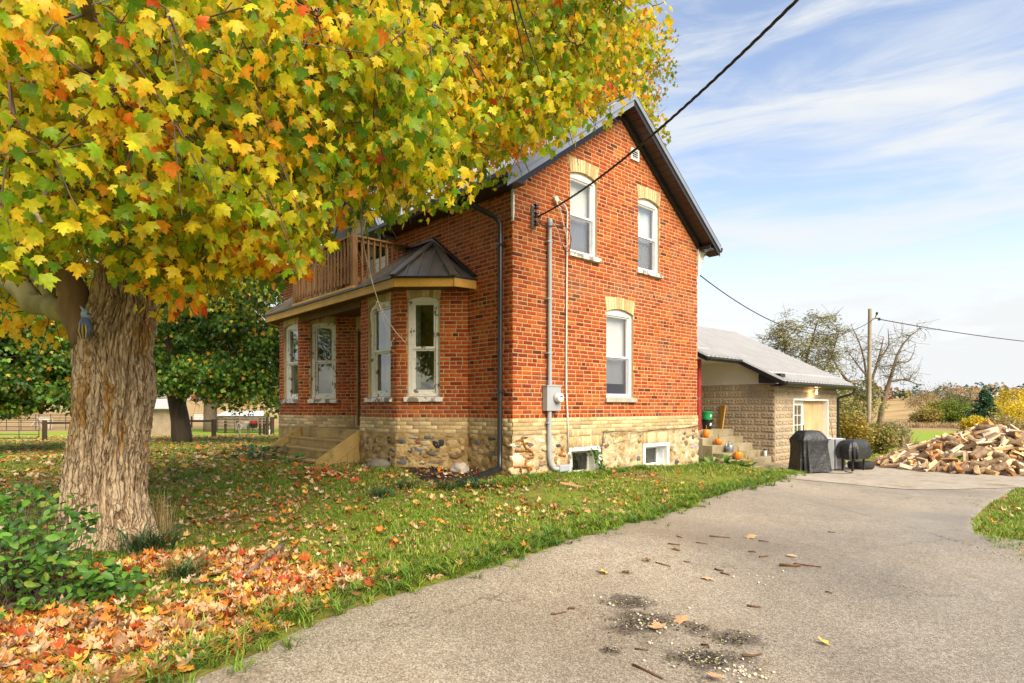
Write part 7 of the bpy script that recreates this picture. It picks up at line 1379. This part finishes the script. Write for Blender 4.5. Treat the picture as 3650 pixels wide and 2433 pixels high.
# ------------------------------------------------------------------ garden things near the house
M_boulder = basic('grey boulder', (.20, .17, .13), (.11, .095, .07), 6, .85, .7, .012, 25); M_paleb = basic('pale boulder', (.42, .36, .30), (.26, .22, .18), 8, .9, .8, .012, 25)
def boulder(lab, c, r, mt, seed):
    bm = bmesh.new(); bmesh.ops.create_icosphere(bm, subdivisions=4, radius=1)
    for v in bm.verts:
        n_ = 1 + .22 * noise.noise(v.co * 1.3 + Vector((seed, 0, 0))) + .07 * noise.noise(v.co * 4 + Vector((0, seed, 0))); p = v.co * n_; q_ = RGT * p.x * r[0] + FWD * p.y * r[1] + np.array([0, 0, p.z * r[2]]); v.co = Vector(q_ + c)
    me = bpy.data.meshes.new('boulder'); bm.to_mesh(me); bm.free(); me.materials.append(mt)
    for p in me.polygons: p.use_smooth = True
    tag(put('boulder', me), lab, 'boulder')
c = on_ground(1353, 1665); boulder('flat dark boulder lying beside the wooden steps', c + np.array([0, 0, .05]), (.22, .17, .12), M_boulder, 2); c = on_ground(1638, 1682); boulder('pale rounded boulder at the foot of the bay', c + np.array([0, 0, .05]), (.15, .12, .11), M_paleb, 5)
sheet('mulch_bed', [on_ground(*p)[:2] for p in [(1430, 1665), (1470, 1690), (1520, 1718), (1600, 1722), (1680, 1705), (1760, 1680), (1800, 1665)]] + [(-.02, .3), (-.02, 1.1), (-.86, 2.0), (-.86, 3.3), (-1.2, 3.3)], basic('dark mulch', (.045, .026, .016), (.018, .011, .008), 40, .95, 1.0, .03, 55), .012, .12, label='dark mulch bed at the foot of the bay')
T = []; rng = np.random.default_rng(3)
mp_ = np.array([on_ground(rng.uniform(1440, 1790), rng.uniform(1668, 1715)) for _ in range(420)]); keep = in_poly(mp_[:, 0], mp_[:, 1], np.array([on_ground(*p)[:2] for p in [(1420, 1668), (1470, 1690), (1520, 1718), (1600, 1722), (1680, 1705), (1760, 1680), (1800, 1665)]])); mp_ = mp_[keep]; mp_[:, 2] += .018; C = pick([((.05, .028, .017), 2), ((.025, .015, .01), 2), ((.09, .05, .03), 1)], len(mp_), rng)[0]; tag(put('mulch_chips', leaf_mesh('mulch_chips', NARROW, flat_frames(len(mp_), .5, rng), mp_, rng.uniform(.05, .12, len(mp_)), C, C, M_litter)), 'loose bark chips on the mulch bed', 'mulch', kind='stuff')
a, b_ = on_ground(1998, 1730), on_ground(2072, 1744); m_ = MB(); m_.tube([a + np.array([0, 0, .03]), b_ + np.array([0, 0, .03])], [.028, .024], 8); tag(m_.build('wooden_stake', basic('pale wood', (.50, .30, .15), (.4, .22, .1), 12, .8, .4)), 'short pale log lying in the grass under the cellar window', 'log')
# blue jay ornament fixed to the trunk
bj = P(304, 1165, 5.58); BJ_ = thing('bird_ornament', 'painted blue jay ornament perched on the big trunk', 'ornament', bj); M_blue = basic('blue paint', (.10, .17, .34), (.05, .07, .13), 30, .4, 0); M_gray = basic('pale blue paint', (.30, .38, .48), (.2, .27, .36), 20, .4, 0); M_gold = basic('gold paint', (.55, .38, .08), None, 10, .4, 0)
m_ = MB(); m_.lathe([(.01, -.11), (.035, -.09), (.052, -.03), (.05, .03), (.036, .07), (.028, .085)], bj, 14); m_.build('body', M_blue, BJ_, smooth=True); m_ = MB(); m_.lathe([(.026, .08), (.036, .11), (.034, .135), (.02, .155), (.006, .165)], bj, 14); hd_ = m_.build('head', M_gray, BJ_, smooth=True)
m_ = MB(); m_.prism([bj + RGT * -.03 + np.array([0, 0, .145]), bj + RGT * .01 + np.array([0, 0, .15]), bj + RGT * -.055 + np.array([0, 0, .20])], FWD * .012); m_.build('crest', M_gray, hd_); m_ = MB(); m_.tube([bj + RGT * .03 - FWD * .01 + np.array([0, 0, .122]), bj + RGT * .065 - FWD * .012 + np.array([0, 0, .115])], [.012, .002], 6); m_.build('beak', M_black, hd_)
for k in range(6):
    x = -.04 + k * .016; m_ = MB(); m_.tube([bj + RGT * x * .8 - FWD * .045 + np.array([0, 0, .03 - abs(x) * .3]), bj + RGT * x * 1.1 - FWD * .05 + np.array([0, 0, -.04]), bj + RGT * x * .7 - FWD * .035 + np.array([0, 0, -.105])], [.006, .008, .004], 5); m_.build('feather', M_gold if k % 2 else M_black, BJ_)

# ------------------------------------------------------------------ grass, fallen leaves, plants
def blade_tuft(n, h, spread, seed, width=.006, bend=.5):
    r = random.Random(seed); v, f = [], []
    for k in range(n):
        a = r.uniform(0, 6.283); x, y = r.uniform(-spread, spread), r.uniform(-spread, spread); hh = h * r.uniform(.55, 1.15); bd = bend * r.uniform(.3, 1.3) * hh; c, s = math.cos(a), math.sin(a); pw = width * r.uniform(.7, 1.3); b = len(v)
        for t, w_ in ((0, 1), (.55, .8)): 
            ox_, oz_ = bd * t * t, hh * t * (1 - .25 * t * bend)
            v += [(x + c * ox_ - s * pw * w_, y + s * ox_ + c * pw * w_, oz_), (x + c * ox_ + s * pw * w_, y + s * ox_ - c * pw * w_, oz_)]
        v.append((x + c * bd, y + s * bd, hh * (1 - .25 * bend))); f += [(b, b + 1, b + 3), (b, b + 3, b + 2), (b + 2, b + 3, b + 4)]
    return np.array(v), np.array(f), np.array([z for _, _, z in v]) / h
HOUSEPOLY = np.array([(0, 0), (HW, 0), (HW, HL), (0, HL), (0, 8.18), (-.88, 7.3), (-.88, 6.1), (-1.75, 6.1), (-1.75, 3.3), (-.88, 3.3), (-.88, 2.03), (0, 1.15)])
MULCH = np.array([on_ground(*p)[:2] for p in [(1420, 1668), (1470, 1690), (1520, 1718), (1600, 1722), (1680, 1705), (1760, 1680), (1800, 1665)]] + [np.array((-.02, .3)), np.array((-.02, 1.1)), np.array((-.86, 2.0)), np.array((-.86, 3.3))])
STEPPOLY = np.array([(8.3, .3), (10.8, .3), (10.8, 6), (8.3, 6)]); WINGP = np.array([(10.7, .5), (15.5, .5), (15.5, 7), (10.7, 7)])
TRUNKC = tb[:2]
def free(x, y, dr=0.0): 
    ok = ~in_poly(x, y, DRIVE) & ~in_poly(x, y, HOUSEPOLY) & ~in_poly(x, y, STEPPOLY) & ~in_poly(x, y, WINGP); return ok & (np.hypot(x - TRUNKC[0], y - TRUNKC[1]) > .40)
def in_view(n, d0, d1, rng, pw_=2.0, x0=-150, x1=3800):
    d = (d0 ** pw_ + (d1 ** pw_ - d0 ** pw_) * rng.random(n)) ** (1 / pw_); xs = (rng.uniform(x0, x1, n) - PW / 2) / FPX; p = CAM[:2] + d[:, None] * (FWD[:2] + RGT[:2] * xs[:, None]); return p[:, 0], p[:, 1], d
def noise2(x, y, s, off=0.0): return np.array([noise.noise(Vector((a * s + off, b * s, off))) for a, b in zip(x, y)])
rng = np.random.default_rng(8)
def grass_patch(name, label, x, y, tmpls, size, pal, rng, sink=.005):
    keep_v, keep_f, keep_c, base = [], [], [], 0
    z = ground(x, y); which = rng.integers(len(tmpls), size=len(x)); th = rng.uniform(0, 6.283, len(x)); M = np.zeros((len(x), 3, 3)); M[:, 0, 0] = np.cos(th); M[:, 0, 1] = -np.sin(th); M[:, 1, 0] = np.sin(th); M[:, 1, 1] = np.cos(th); M[:, 2, 2] = 1
    col, _ = pick(pal, len(x), rng, .25)
    for k, (tv_, tf_, th_) in enumerate(tmpls):
        m_ = which == k
        if not m_.any(): continue
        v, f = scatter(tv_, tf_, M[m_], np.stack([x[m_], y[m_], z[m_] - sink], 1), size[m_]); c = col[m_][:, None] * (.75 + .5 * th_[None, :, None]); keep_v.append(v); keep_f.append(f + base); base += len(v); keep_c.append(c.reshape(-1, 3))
    return tag(put(name, np_mesh(name, np.vstack(keep_v), np.vstack(keep_f), M_grass, np.vstack(keep_c))), label, 'grass', kind='stuff')
GP = [((.16, .27, .025), 3), ((.22, .33, .03), 3), ((.11, .20, .02), 1.6), ((.34, .37, .055), 1.8), ((.46, .38, .14), 1.1)]
short = [blade_tuft(8, .048, .045, s, .0034, .8) for s in range(5)]; longt = [blade_tuft(12, .16, .03, s + 20, .0055, 1.3) for s in range(4)]
x, y, d = in_view(46000, 2.6, 13.5, rng, 1.6); bare = noise2(x, y, .55, 3.3); dtree = np.hypot(x - TRUNKC[0], y - TRUNKC[1]); ok = free(x, y) & ~in_poly(x, y, MULCH) & (bare + rng.normal(size=len(x)) * .22 > -.30) & ((dtree > 2.6) | (rng.random(len(x)) < .55)); x, y, d = x[ok], y[ok], d[ok]
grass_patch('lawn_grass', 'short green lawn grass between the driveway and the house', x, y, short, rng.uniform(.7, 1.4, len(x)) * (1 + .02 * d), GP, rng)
x, y, d = in_view(9000, 13, 34, rng, 1.4); ok = free(x, y); x, y, d = x[ok], y[ok], d[ok]; grass_patch('far_lawn_grass', 'mown grass of the yard farther back', x, y, [blade_tuft(6, .07, .09, s + 50, .012, .8) for s in range(4)], rng.uniform(.8, 1.4, len(x)), GP, rng)
# longer grass along the foundation and the drive's edge
xs = np.concatenate([rng.uniform(.0, 5.6, 420), rng.uniform(5.4, 8.4, 200), rng.uniform(-.9, .1, 120)]); ys = np.concatenate([-.05 - np.abs(rng.normal(size=420)) * .22, -.1 + rng.normal(size=200) * .3, -.25 - np.abs(rng.normal(size=120)) * .3])
i = rng.integers(0, 150, 2600); ex = A_[i, 0] + rng.normal(size=2600) * .14; ey = A_[i, 1] + rng.normal(size=2600) * .14; nrm = np.array([-.5, .85]); ex += nrm[0] * .10; ey += nrm[1] * .10
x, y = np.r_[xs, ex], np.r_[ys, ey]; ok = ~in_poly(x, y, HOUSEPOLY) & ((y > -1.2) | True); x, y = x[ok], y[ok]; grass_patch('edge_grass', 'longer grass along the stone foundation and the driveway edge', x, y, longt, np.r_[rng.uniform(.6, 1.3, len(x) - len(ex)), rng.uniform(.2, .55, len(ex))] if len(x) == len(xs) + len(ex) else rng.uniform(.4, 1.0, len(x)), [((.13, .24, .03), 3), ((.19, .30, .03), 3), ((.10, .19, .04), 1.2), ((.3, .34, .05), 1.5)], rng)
seam = np.array([on_ground(px_, py_ )[:2] for px_, py_ in zip(rng.uniform(2900, 3260, 70), rng.uniform(1727, 1735, 70) )] + [on_ground(px_, py_)[:2] for px_, py_ in zip(rng.normal(3180, 45, 40), rng.normal(1741, 3, 40))] + [on_ground(px_, py_)[:2] for px_, py_ in zip(rng.normal(3450, 30, 40), rng.normal(1790, 14, 40))])
grass_patch('seam_weeds', 'weeds growing in the joint between driveway and concrete apron', seam[:, 0], seam[:, 1], longt, rng.uniform(.15, .38, len(seam)), GP, rng)
# clumps of blue green grass and dry stalks by the trunk
def clump(lab, px_, py_, n, h, pal, spread=.07, bend=1.4, width=.005, name='grass_clump'):
    g = on_ground(px_, py_); x = g[0] + rng.normal(size=n) * spread; y = g[1] + rng.normal(size=n) * spread; o = grass_patch(name, lab, x, y, [blade_tuft(9, h, spread * .6, s + 70, width, bend) for s in range(3)], rng.uniform(.7, 1.2, n), pal, rng); o['kind'] = 'thing'; o['category'] = 'grass clump'
BG = [((.06, .13, .05), 3), ((.09, .17, .04), 2), ((.25, .2, .08), .7)]; DRY = [((.50, .38, .18), 3), ((.42, .30, .13), 2)]
clump('clump of blue green grass at the foot of the big trunk', 520, 1960, 26, .34, BG, .09); clump('low clump of dark grass in the leaf litter', 650, 2060, 20, .22, BG, .08); clump('tuft of dry straw coloured stalks beside the trunk', 560, 1910, 16, .55, DRY, .08, .45, .003); clump('clump of grass by the driveway edge below the fallen branch', 800, 2330, 16, .16, GP, .07)
for k, (px_, py_, lab) in enumerate([(1590, 1745, 'dark grass clump beside the downspout foot'), (1700, 1740, 'dark grass clump under the house corner'), (1440, 1740, 'grass clump below the flat boulder'), (1345, 1770, 'small grass clump in the lawn before the steps')]): clump(lab, px_, py_, 16, .2, BG, .08)
# fallen leaves
LP = [((.54, .33, .165), 3.4), ((.52, .17, .025), 2.6), ((.60, .30, .045), 1.7), ((.42, .06, .015), 1.5), ((.72, .46, .08), 1.3), ((.32, .14, .05), 2.2), ((.62, .42, .24), 1.2)]
LPS = [((.56, .35, .16), 2.6), ((.54, .19, .03), 2.2), ((.62, .36, .07), 1.2), ((.32, .06, .02), .6), ((.64, .46, .14), .9), ((.28, .15, .07), 3.0), ((.58, .43, .28), 1.6)]
LEAF_CURL = maple_leaf(R_hi, -.25, -.2, .75)
def litter(name, label, x, y, size, tm, lift=.02, tilt=.35, pal=LP):
    n = len(x); col, _ = pick(pal, n, rng, .22); p = np.stack([x, y, ground(x, y) + lift * rng.uniform(.3, 1.6, n)], 1); tip = col * rng.uniform(.55, 1.1, (n, 1)); return tag(put(name, leaf_mesh(name, tm, flat_frames(n, tilt, rng), p, size, col, tip, M_litter)), label, 'leaves', kind='stuff')
front = np.array([on_ground(*p)[:2] for p in [(-400, 2050), (330, 2040), (560, 1980), (900, 1970), (1100, 1990), (1500, 1960), (1560, 2040), (1250, 2140), (900, 2300), (680, 2390), (330, 2600), (-500, 2700)]])
x, y, d = in_view(30000, 2.2, 7.5, rng, 2.0, -450, 1650); ok = in_poly(x, y, front) & free(x, y); q_ = noise2(x, y, 1.2, 9); away = np.clip((PW / 2 + FPX * ((x - CAM[0]) * RGT[0] + (y - CAM[1]) * RGT[1]) / d - 650) / 900, 0, 1); ok &= (q_ - .75 * away > -.2 + rng.normal(size=len(x)) * .22); x, y = x[ok][:5600], y[ok][:5600]; print('carpet', len(x)); h_ = len(x) // 2; litter('leaf_litter', 'deep carpet of orange and tan maple leaves beside the driveway', x[:h_], y[:h_], rng.uniform(.045, .095, h_), LEAF_FLAT, .022, .38); litter('curled_leaf_litter', 'curled dry maple leaves in the carpet beside the driveway', x[h_:], y[h_:], rng.uniform(.035, .085, len(x) - h_), LEAF_CURL, .025, .5, LP)
x, y, d = in_view(24000, 3.2, 14, rng, 1.7); dt = np.hypot(x - TRUNKC[0], y - TRUNKC[1]); pr_ = np.clip(.85 - dt / 12, .10, 1) * (.5 + .8 * (noise2(x, y, .5, 5) > -.05)); ok = free(x, y) & (rng.random(len(x)) < pr_); x, y = x[ok], y[ok]; litter('scattered_leaves', 'fallen maple leaves scattered over the lawn', x, y, rng.uniform(.025, .075, len(x)), LEAF_CURL, .025, .4, LPS)
x, y, d = in_view(15000, 10, 45, rng, 1.2, -150, 1150); ok = free(x, y) & (noise2(x, y, .22, 6) > -.25 + rng.normal(size=len(x)) * .2); x, y = x[ok], y[ok]; litter('yard_leaves', 'fallen leaves under the yard maples', x, y, rng.uniform(.05, .125, len(x)), LEAF_FLAT_LO, .03, .4, LPS)
for px_, py_, n, sp, lab in ((1290, 1640, 160, .22, 'drift of leaves in the corner of the wooden steps'), (1160, 1700, 140, .3, 'leaves blown against the foot of the wooden steps'), (1050, 1600, 90, .12, 'leaves caught on the far end of the wooden steps')):
    g = on_ground(px_, py_); x = g[0] + rng.normal(size=n) * sp; y = g[1] + rng.normal(size=n) * sp; litter('leaf_drift', lab, x, y, rng.uniform(.05, .09, n), LEAF_FLAT_LO, .05, .6, [((.45, .06, .02), 2), ((.55, .2, .04), 2), ((.62, .42, .22), 2)])
# leafy shrub in the near corner
SHB = thing('leafy_shrub', 'low shrub of rounded green leaves at the foot of the big trunk', 'shrub', on_ground(150, 2150)); c0 = np.array(SHB.location); n = 1300
sh_b = [(P(60, 1900, 4.2), (.42, .4, .36)), (P(200, 2030, 4.0), (.36, .35, .26)), (P(-60, 2050, 3.8), (.45, .4, .36)), (P(330, 2080, 4.1), (.26, .25, .14)), (P(80, 1800, 4.4), (.20, .22, .18)), (P(290, 1850, 4.7), (.12, .15, .12)), (P(420, 2080, 4.2), (.22, .2, .12))]
T, L_ = [], []
for (c, r), k in zip(sh_b, (.26, .2, .26, .1, .07, .04, .07)):
    m = int(n * k); T.append(c + unit(rng.normal(size=(m, 3))) * rng.random((m, 1)) ** .4 * np.array(r))
T = np.vstack(T); T[:, 2] = np.maximum(T[:, 2], ground(T[:, 0], T[:, 1]) + .04); n = len(T); C, _ = pick([((.08, .20, .025), 3), ((.12, .26, .03), 2), ((.05, .13, .03), 2), ((.22, .30, .04), .6)], n, rng); S = rng.uniform(.045, .085, n); nr = unit(rng.normal(size=(n, 3)) * .5 + np.array([0, 0, .75]) - FWD * .35); th = rng.uniform(0, 6.283, n); h_ = np.stack([np.cos(th), np.sin(th), -.3 * np.ones(n)], 1); tip = unit(h_ - nr * (h_ * nr).sum(1)[:, None]); M = rot_mats(np.cross(tip, nr), tip, nr); dn = (T - CAM) @ FWD
order = np.argsort(dn); ownm = order[:280]; restm = order[280:]; tag(put('foliage', leaf_mesh('foliage', OVAL, M[restm], T[restm], S[restm], C[restm], C[restm], M_leafd), SHB), kind='stuff')
pool = [np_mesh('leaf', OVAL[0], OVAL[1], M_leafd, np.repeat(C[i][None], 9, 0)) for i in range(16)]
for i in ownm: o = put('leaf', pool[i % 16], SHB); mm = Matrix(M[i].tolist()).to_4x4() @ Matrix.Scale(float(S[i]), 4); mm.translation = Vector(T[i]); o.matrix_basis = mm
twig_mesh([(smooth_path([np.array([t[0] * .6 + c0[0] * .4 + rng.normal() * .05, t[1] * .6 + c0[1] * .4, gz(t[0], t[1])]), (t + c0) / 2 + rng.normal(size=3) * .06, t], 5), .006, .002) for t in T[::7]], 'stems', SHB, M_twig, 4)
# hostas beside the concrete steps, greenery by the wooden steps, creeper in the cellar window
def leafy(name, lab, base, n, sz, pal, spread, up, tm=OVAL, cat='plant'):
    t = thing(name, lab, cat, base); th = rng.uniform(0, 6.283, n); r = rng.random(n) ** .6; tip = unit(np.stack([np.cos(th), np.sin(th), rng.uniform(-.3, up, n)], 1)); p = np.asarray(base) + np.stack([np.cos(th) * r * spread, np.sin(th) * r * spread, .03 + rng.random(n) * spread * .5], 1); ref = np.array([0, 0, 1.0]) + rng.normal(size=(n, 3)) * .3; nr = unit(ref - tip * (ref * tip).sum(1)[:, None]); col, _ = pick(pal, n, rng); M = rot_mats(np.cross(tip, nr), tip, nr); S = rng.uniform(.7, 1.2, n) * sz
    pool = [np_mesh('leaf', tm[0], tm[1], M_leafd, np.repeat(col[i][None], len(tm[0]), 0)) for i in range(min(6, n))]
    for i in range(n): o = put('leaf', pool[i % len(pool)], t); mm = Matrix(M[i].tolist()).to_4x4() @ Matrix.Scale(float(S[i]), 4); mm.translation = Vector(p[i]); o.matrix_basis = mm
HO = [((.16, .26, .05), 2), ((.32, .36, .12), 1.5), ((.10, .2, .04), 1.5)]
leafy('hosta_plant', 'hosta with pale edged leaves between house and concrete steps', gp(2545, 1668, 14.6), 40, .26, HO, .28, .9); leafy('hosta_plant', 'second hosta at the foot of the concrete steps', gp(2620, 1672, 14.9), 46, .26, HO, .34, .8)
leafy('leafy_plant', 'clump of blue green leaves beside the wooden steps', on_ground(930, 1640), 70, .16, [((.05, .12, .06), 2), ((.08, .17, .05), 2)], .5, .9); leafy('leafy_plant', 'small weedy plant in front of the wooden steps', on_ground(1035, 1655), 30, .14, [((.06, .16, .03), 2), ((.1, .2, .03), 2)], .25, .9)
cr = thing('creeper_vine', 'green creeper climbing over the first cellar window', 'vine', (2.1, -.05, -.1)); n = 90; s = rng.uniform(0, 1, n); pts = np.stack([1.86 + .36 * s + rng.normal(size=n) * .06, -.06 - rng.random(n) * .08, .36 - .50 * s + rng.normal(size=n) * .05], 1); col, _ = pick([((.05, .15, .02), 2), ((.09, .2, .03), 2)], n, rng); M = hang_frames(n, .8, rng); pool = [np_mesh('leaf', OVAL[0], OVAL[1], M_leafd, np.repeat(col[i][None], 9, 0)) for i in range(6)]
for i in range(n): o = put('leaf', pool[i % 6], cr); mm = Matrix(M[i].tolist()).to_4x4() @ Matrix.Scale(float(rng.uniform(.05, .085)), 4); mm.translation = Vector(pts[i]); o.matrix_basis = mm
MB().tube([(1.86, -.05, .37), (2.0, -.06, .25), (2.12, -.07, .05), (2.22, -.08, -.14)], .006, 5).build('stem', M_twig, cr)
# wood round beside the hosta
p = gp(2565, 1672, 14.4); m_ = MB(); m_.lathe([(.11, 0), (.10, .22), (.095, .225)], p, 14); tag(m_.build('log_stump', M_wbark), 'short upright log among the hostas', 'log')
# tall dry grass beyond the yard
x, y, d = in_view(6500, 27, 90, rng, 1.3, 2950, 3750); xs = PW / 2 + FPX * ((x - CAM[0]) * RGT[0] + (y - CAM[1]) * RGT[1]) / d; pyg = HY + FPX * (1.11 - ground(x, y)) / d; ok = ((xs < 3225) & (d > 26) & (d < 34) & (xs > 3090)) | ((d > 71)); x, y = x[ok], y[ok]; grass_patch('dry_grass', 'tall dry grass at the edge of the hay field', x, y, [blade_tuft(9, .8, .3, s + 90, .03, .6) for s in range(3)], rng.uniform(.5, 1.1, len(x)), [((.50, .36, .20), 3), ((.42, .28, .14), 2), ((.30, .26, .10), 1)], rng)
# fallen branch, sticks, pebbles, single leaves on the drive
a, b_ = on_ground(1005, 1965), on_ground(845, 2085); m_ = MB(); pth = smooth_path([a + np.array([0, 0, .06]), (a + b_) / 2 + np.array([.02, 0, .05]), b_ + np.array([0, 0, .03]), on_ground(700, 2095) + np.array([0, 0, .02])], 14); m_.tube(pth, list(np.linspace(.028, .012, 14)), 8); tag(m_.build('fallen_branch', M_barkplain, smooth=True), 'grey fallen branch lying in the leaves near the drive', 'branch')
a, b_ = on_ground(0, 2200), on_ground(240, 2150); m_ = MB(); m_.tube(smooth_path([a + np.array([0, 0, .05]), b_ + np.array([0, 0, .06])], 8), .025, 8); tag(m_.build('fallen_branch', M_barkplain, smooth=True), 'fallen branch half hidden under the leafy shrub', 'branch')
def zp(x, y): return 1900 + x / 2.139, 1900 + y / 2.139
sticks = [(1345, 36, 1500, 48), (1240, 84, 1330, 96), (1030, 95, 1120, 105), (1720, 72, 1795, 82), (935, 240, 1050, 270), (1880, 265, 2040, 268), (1985, 250, 2200, 275), (1725, 198, 1790, 192), (1385, 290, 1455, 305), (1430, 320, 1500, 338), (1630, 575, 1735, 585), (760, 1030, 990, 1140), (1600, 965, 1745, 950), (775, 905, 880, 915), (140, 640, 250, 622), (1095, 35, 1140, 50), (270, 600, 320, 598), (2230, 465, 2280, 478), (1645, 158, 1700, 162), (1150, 230, 1195, 236), (1280, 875, 1340, 895), (2250, 2, 2305, 6)]
M_stick = basic('wet stick', (.16, .07, .03), (.07, .035, .02), 14, .7, .4)
sticks.sort(key=lambda q_: -(q_[1] + q_[3]))
for k, (x0, y0, x1, y1) in enumerate(sticks):
    a, b_ = on_ground(*zp(x0, y0)), on_ground(*zp(x1, y1)); r = random.uniform(.004, .0075) if (x0, y0) != (1880, 265) else .012; up_ = np.array([0, 0, .016 + r]); m_ = MB(); m_.tube([a + up_, (a + b_) / 2 + up_ + rng.normal(size=3) * np.array([.008, .008, .002]), b_ + up_], [r, r * .95, r * .8], 7); tag(m_.build('stick', M_stick, smooth=True), 'brown stick on the driveway, ' + ORD[k] + ' up from the bottom of the picture', 'stick', 'sticks lying on the driveway')
M_peb = basic('pale limestone', (.60, .53, .40), (.46, .40, .29), 20, .85, .4); pebm = []
for s_ in range(5):
    bm = bmesh.new(); bmesh.ops.create_icosphere(bm, subdivisions=1, radius=1)
    for v in bm.verts: v.co *= random.uniform(.7, 1.15)
    me = bpy.data.meshes.new('pebble'); bm.to_mesh(me); bm.free(); me.materials.append(M_peb); pebm.append(me)
pts = [(335, 508), (265, 536), (235, 478), (130, 466), (462, 497), (515, 512), (550, 540), (585, 558), (610, 572), (1190, 590), (800, 640), (820, 652), (745, 640), (965, 715), (945, 770), (965, 785), (890, 860), (910, 862), (1058, 866), (1420, 875), (1225, 912), (1110, 935), (1145, 940), (845, 1000), (1073, 1045), (1385, 1053), (1420, 1060), (1450, 1075), (1480, 1068), (1500, 1062), (1530, 1080), (1525, 1105), (1565, 1072), (1595, 1045), (1600, 1080), (1625, 1100), (1650, 1115), (1690, 1105), (1720, 1110), (1745, 1125), (1775, 1135), (1600, 985), (1650, 1005), (1675, 1012), (1600, 325), (1645, 330), (1565, 328), (1705, 338), (1793, 345), (1827, 353), (1770, 412), (1720, 396), (1875, 455), (1905, 305), (1530, 350), (1440, 358), (1325, 795)]
pts += [(random.gauss(1600, 110), random.gauss(1090, 30)) for _ in range(25)] + [(random.gauss(900, 120), random.gauss(720, 45)) for _ in range(15)]
for x_, y_ in pts:
    g = on_ground(*zp(x_, y_)); s_ = random.uniform(.005, .014); o = put('pebble', random.choice(pebm)); o.location = g + np.array([0, 0, .016 + s_ * .4]); o.scale = (s_, s_ * random.uniform(.7, 1), s_ * .7); o.rotation_euler = (0, 0, random.uniform(0, 6)); tag(o, 'pale pebble lying loose on the asphalt driveway', 'pebble', 'pebbles on the driveway')
for k, (x_, y_) in enumerate(sorted([(895, 235), (1095, 148), (1145, 705), (1960, 195), (960, 770), (1720, 1085), (1390, 1130), (1310, 370), (740, 315), (565, 330), (2200, 870), (1660, 55)], key=lambda q_: -q_[1])):
    g = on_ground(*zp(x_, y_)); i = rng.integers(len(LP)); me = np_mesh('fallen_leaf', LEAF_FLAT[0], LEAF_FLAT[1], M_litter, np.repeat(np.array([LP[[0, 6, 4, 0][k % 4]][0]]), len(LEAF_FLAT[0]), 0)); o = put('fallen_leaf', me); mm = Matrix(flat_frames(1, .25, rng)[0].tolist()).to_4x4() @ Matrix.Scale(random.uniform(.06, .10), 4); mm.translation = Vector(g + np.array([0, 0, .035])); o.matrix_basis = mm; tag(o, 'dry maple leaf on the driveway, ' + ORD[k] + ' up from the bottom of the picture', 'leaf', 'leaves lying on the driveway')
# loose crumbs on the broken patches of asphalt
T = []
for k, (cx_, cy_, rx_, ry_) in enumerate([(720, 540, 200, 45), (830, 690, 280, 90), (1230, 740, 110, 40), (1520, 820, 200, 50), (600, 910, 80, 30), (1330, 975, 280, 75)]):
    m = int(rx_ * ry_ / 45); T += [on_ground(*zp(cx_ + random.gauss(0, .5) * rx_, cy_ + random.gauss(0, .5) * ry_)) for _ in range(m)]
T = np.array(T); x, y = T[:, 0], T[:, 1]; n = len(x); C = pick([((.04, .03, .025), 3), ((.12, .095, .07), 3), ((.5, .45, .35), 1.6), ((.3, .28, .06), 1)], n, rng)[0]; p = np.stack([x, y, ground(x, y) + .018], 1); tag(put('asphalt_crumbs', leaf_mesh('asphalt_crumbs', TRI, flat_frames(n, .25, rng), p, rng.uniform(.006, .02, n), C, C, M_litter)), 'crumbs of asphalt, moss and straw on the broken patches', 'debris', kind='stuff')
